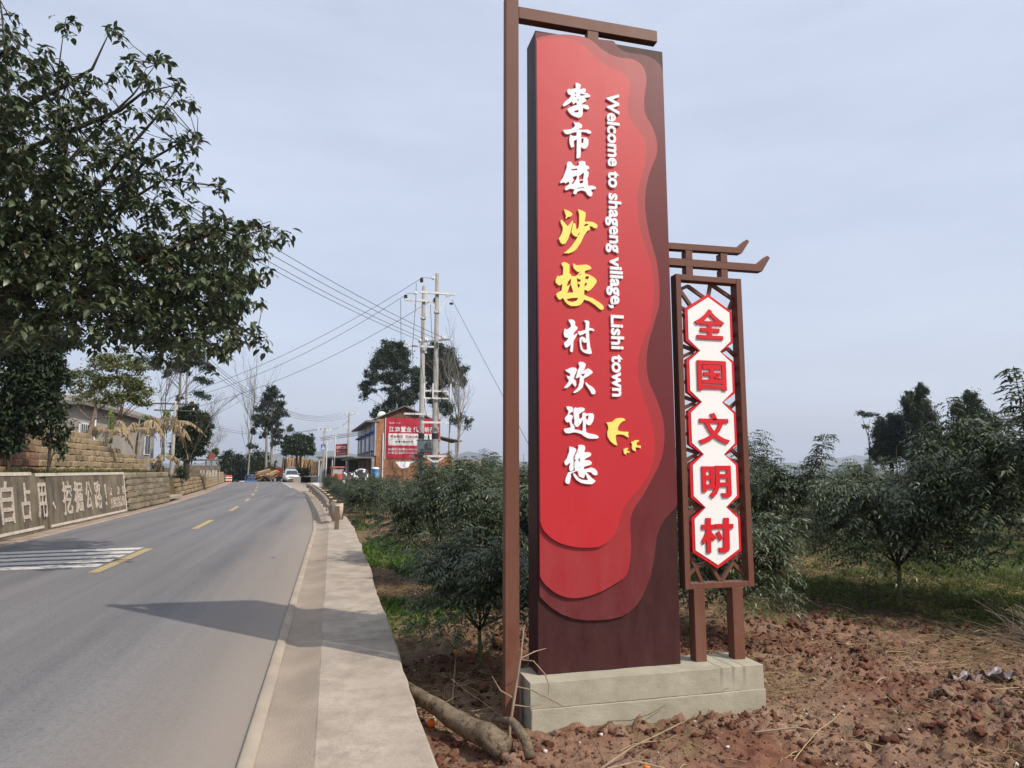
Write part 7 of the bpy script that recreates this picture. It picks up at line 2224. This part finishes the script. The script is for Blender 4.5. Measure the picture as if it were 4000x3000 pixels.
# bare sapling by the plinth
sp_ = empty('bare_sapling', (1.27, 4.98, gz(1.27, 4.98)), 0, 'thin bare sapling sprouting by the foot of the brown post', 'sapling')
S0 = Vector(sp_.location)
MB().tube([(0, 0, -.05), (.02, .02, .12), (.07, .05, .35), (.12, .08, .58), (.15, .10, .78)], [.013, .012, .010, .007, .003], 6).build('stem', DRYT, sp_, True)
for pts in ([(.12, .08, .56), (.20, .02, .56), (.27, -.03, .48), (.30, -.05, .40), (.28, -.07, .33)], [(.08, .06, .38), (.18, .02, .36), (.30, -.06, .31), (.42, -.12, .25)], [(.05, .04, .26), (.15, .0, .25), (.24, -.03, .27)], [(.12, .08, .57), (.24, .12, .60), (.34, .15, .61)], [(.06, .05, .30), (-.04, .06, .36), (-.10, .08, .46)]):
    MB().tube(pts, [.005] * (len(pts) - 1) + [.002], 5).build('twig', DRYT, sp_)
# leaning stick and stray twigs
for p, q, lab in (((2.15, 4.30, -.34), (1.62, 3.98, -.1), 'leaning dry stick in front of the plinth'), ((1.05, 6.05, -.25), (1.35, 7.4, .02), 'thin slanting twig between the walk and the small dark shrub'), ((1.4, 4.2, -.28), (2.6, 4.75, -.16), 'long curved vine lying before the plinth'), ((3.0, 4.55, -.25), (3.5, 4.3, -.2), 'short dead stem lying right of centre before the plinth')):
    p, q = Vector(p), Vector(q)
    p.z, q.z = gz(p.x, p.y) + .02, max(q.z, gz(q.x, q.y) + .03)
    m_ = p.lerp(q, .5) + Vector((0, 0, .04))
    m_.z = max(m_.z, gz(m_.x, m_.y) + .03)
    o = MB().tube([Vector((0, 0, 0)), m_ - p, q - p], [.009, .007, .004], 6).build('dry_stick', DRYT)
    o.location = p
    tag(o, lab, 'stick')
# oranges on the ground
ORG = simple('orange_peel', lin(.75, .18, .02), .45, .12, 30, .2)
for x, y, s, lab in ((1.32, 7.40, 1.0, 'orange fruit lying left of the small dark shrub'), (1.50, 7.52, .8, 'squashed orange fruit just left of the small shrub trunk'), (.80, 5.55, .9, 'orange fruit tucked against the walk under the log'), (2.05, 4.35, .6, 'broken piece of orange peel before the plinth')):
    r_ = empty('orange', (x, y, gz(x, y) + .03), 0, lab, 'orange', 'fallen oranges')
    r_.scale = (s, s, s * (.9 if s > .85 else .55))
    MB().lathe([(.006, -.038), (.025, -.032), (.037, -.012), (.038, .008), (.028, .030), (.010, .037)], n=14).build('peel', ORG, r_, True)
    MB().lathe([(.006, .037), (.005, .041)], n=6).build('stem_end', BARK_GREEN, r_)
# scraps of plastic in the field
PLA = simple('clear_plastic', lin(.28, .22, .21), .3, .15, 8, spec=.6)
for x, y, s, lab in ((6.0, 5.55, .11, 'left scrap of pale plastic sheet on the soil at the right'), (6.35, 5.5, .12, 'right scrap of pale plastic sheet on the soil at the right')):
    bm = bmesh.new()
    bmesh.ops.create_grid(bm, x_segments=8, y_segments=8, size=s)
    for v in bm.verts:
        v.co.z = float(fbm(np.array([v.co.x * 14 + x]), np.array([v.co.y * 14]), 6, 3)[0]) * .14 + .05
    me = bpy.data.meshes.new('plastic_scrap')
    bm.to_mesh(me)
    bm.free()
    o = link('plastic_scrap', me, PLA, loc=(x, y, gz(x, y)))
    tag(o, lab, 'litter')

# ------------------------------------------------------------------ far hills and the air between
HILL = simple('hill_woods', lin(0.050, 0.075, 0.045), .95, .4, .004, 0)
def ridge(name, y0, x0, x1, h, seed, depth=700, n=90):
    xx = np.linspace(x0, x1, n)
    env = h * (.55 + .9 * (fbm(xx * .0016, xx * 0 + seed, seed, 5, .55) + .25)) * sstep(0, .08, (xx - x0) / (x1 - x0)) * sstep(1, .92, (xx - x0) / (x1 - x0))
    rows = []
    for k in range(11):
        t = k / 10
        prof_ = math.sin(math.pi * t) ** .8
        yy = y0 + depth * (t - .5) + 60 * fbm(xx * .004, xx * 0 + t * 4, seed + 3, 3)
        zz = env * prof_ * (1 + .25 * fbm(xx * .006, xx * 0 + t * 6, seed + 5, 4)) - 55
        rows.append(np.column_stack([xx, yy, zz]))
    V = np.concatenate(rows)
    ii = (np.arange(10)[:, None] * n + np.arange(n - 1)[None]).ravel()
    me = fastmesh(name, V, np.stack([ii, ii + 1, ii + n + 1, ii + n], 1))
    me.shade_smooth()
    tag(link(name, me, HILL, fix=False), kind='structure')
ridge('hills', 3300, -2600, 4600, 118, 5)
ridge('hills', 2300, -1400, 700, 84, 8)
ridge('hills', 2600, 1500, 4200, 125, 12)
hz = MB().box(-7000, 7000, -600, 7200, -160, 260).build('haze', None)
hm = bpy.data.materials.new('haze_air')
hm.use_nodes = True
hm.node_tree.nodes.clear()
ho = hm.node_tree.nodes.new('ShaderNodeOutputMaterial')
hv = hm.node_tree.nodes.new('ShaderNodeVolumePrincipled')
hv.inputs['Color'].default_value = (.80, .87, 1, 1)
hv.inputs['Density'].default_value = 0.00028
hv.inputs['Anisotropy'].default_value = 0.2
hm.node_tree.links.new(hv.outputs[0], ho.inputs['Volume'])
hz.data.materials.append(hm)
tag(hz, kind='stuff')
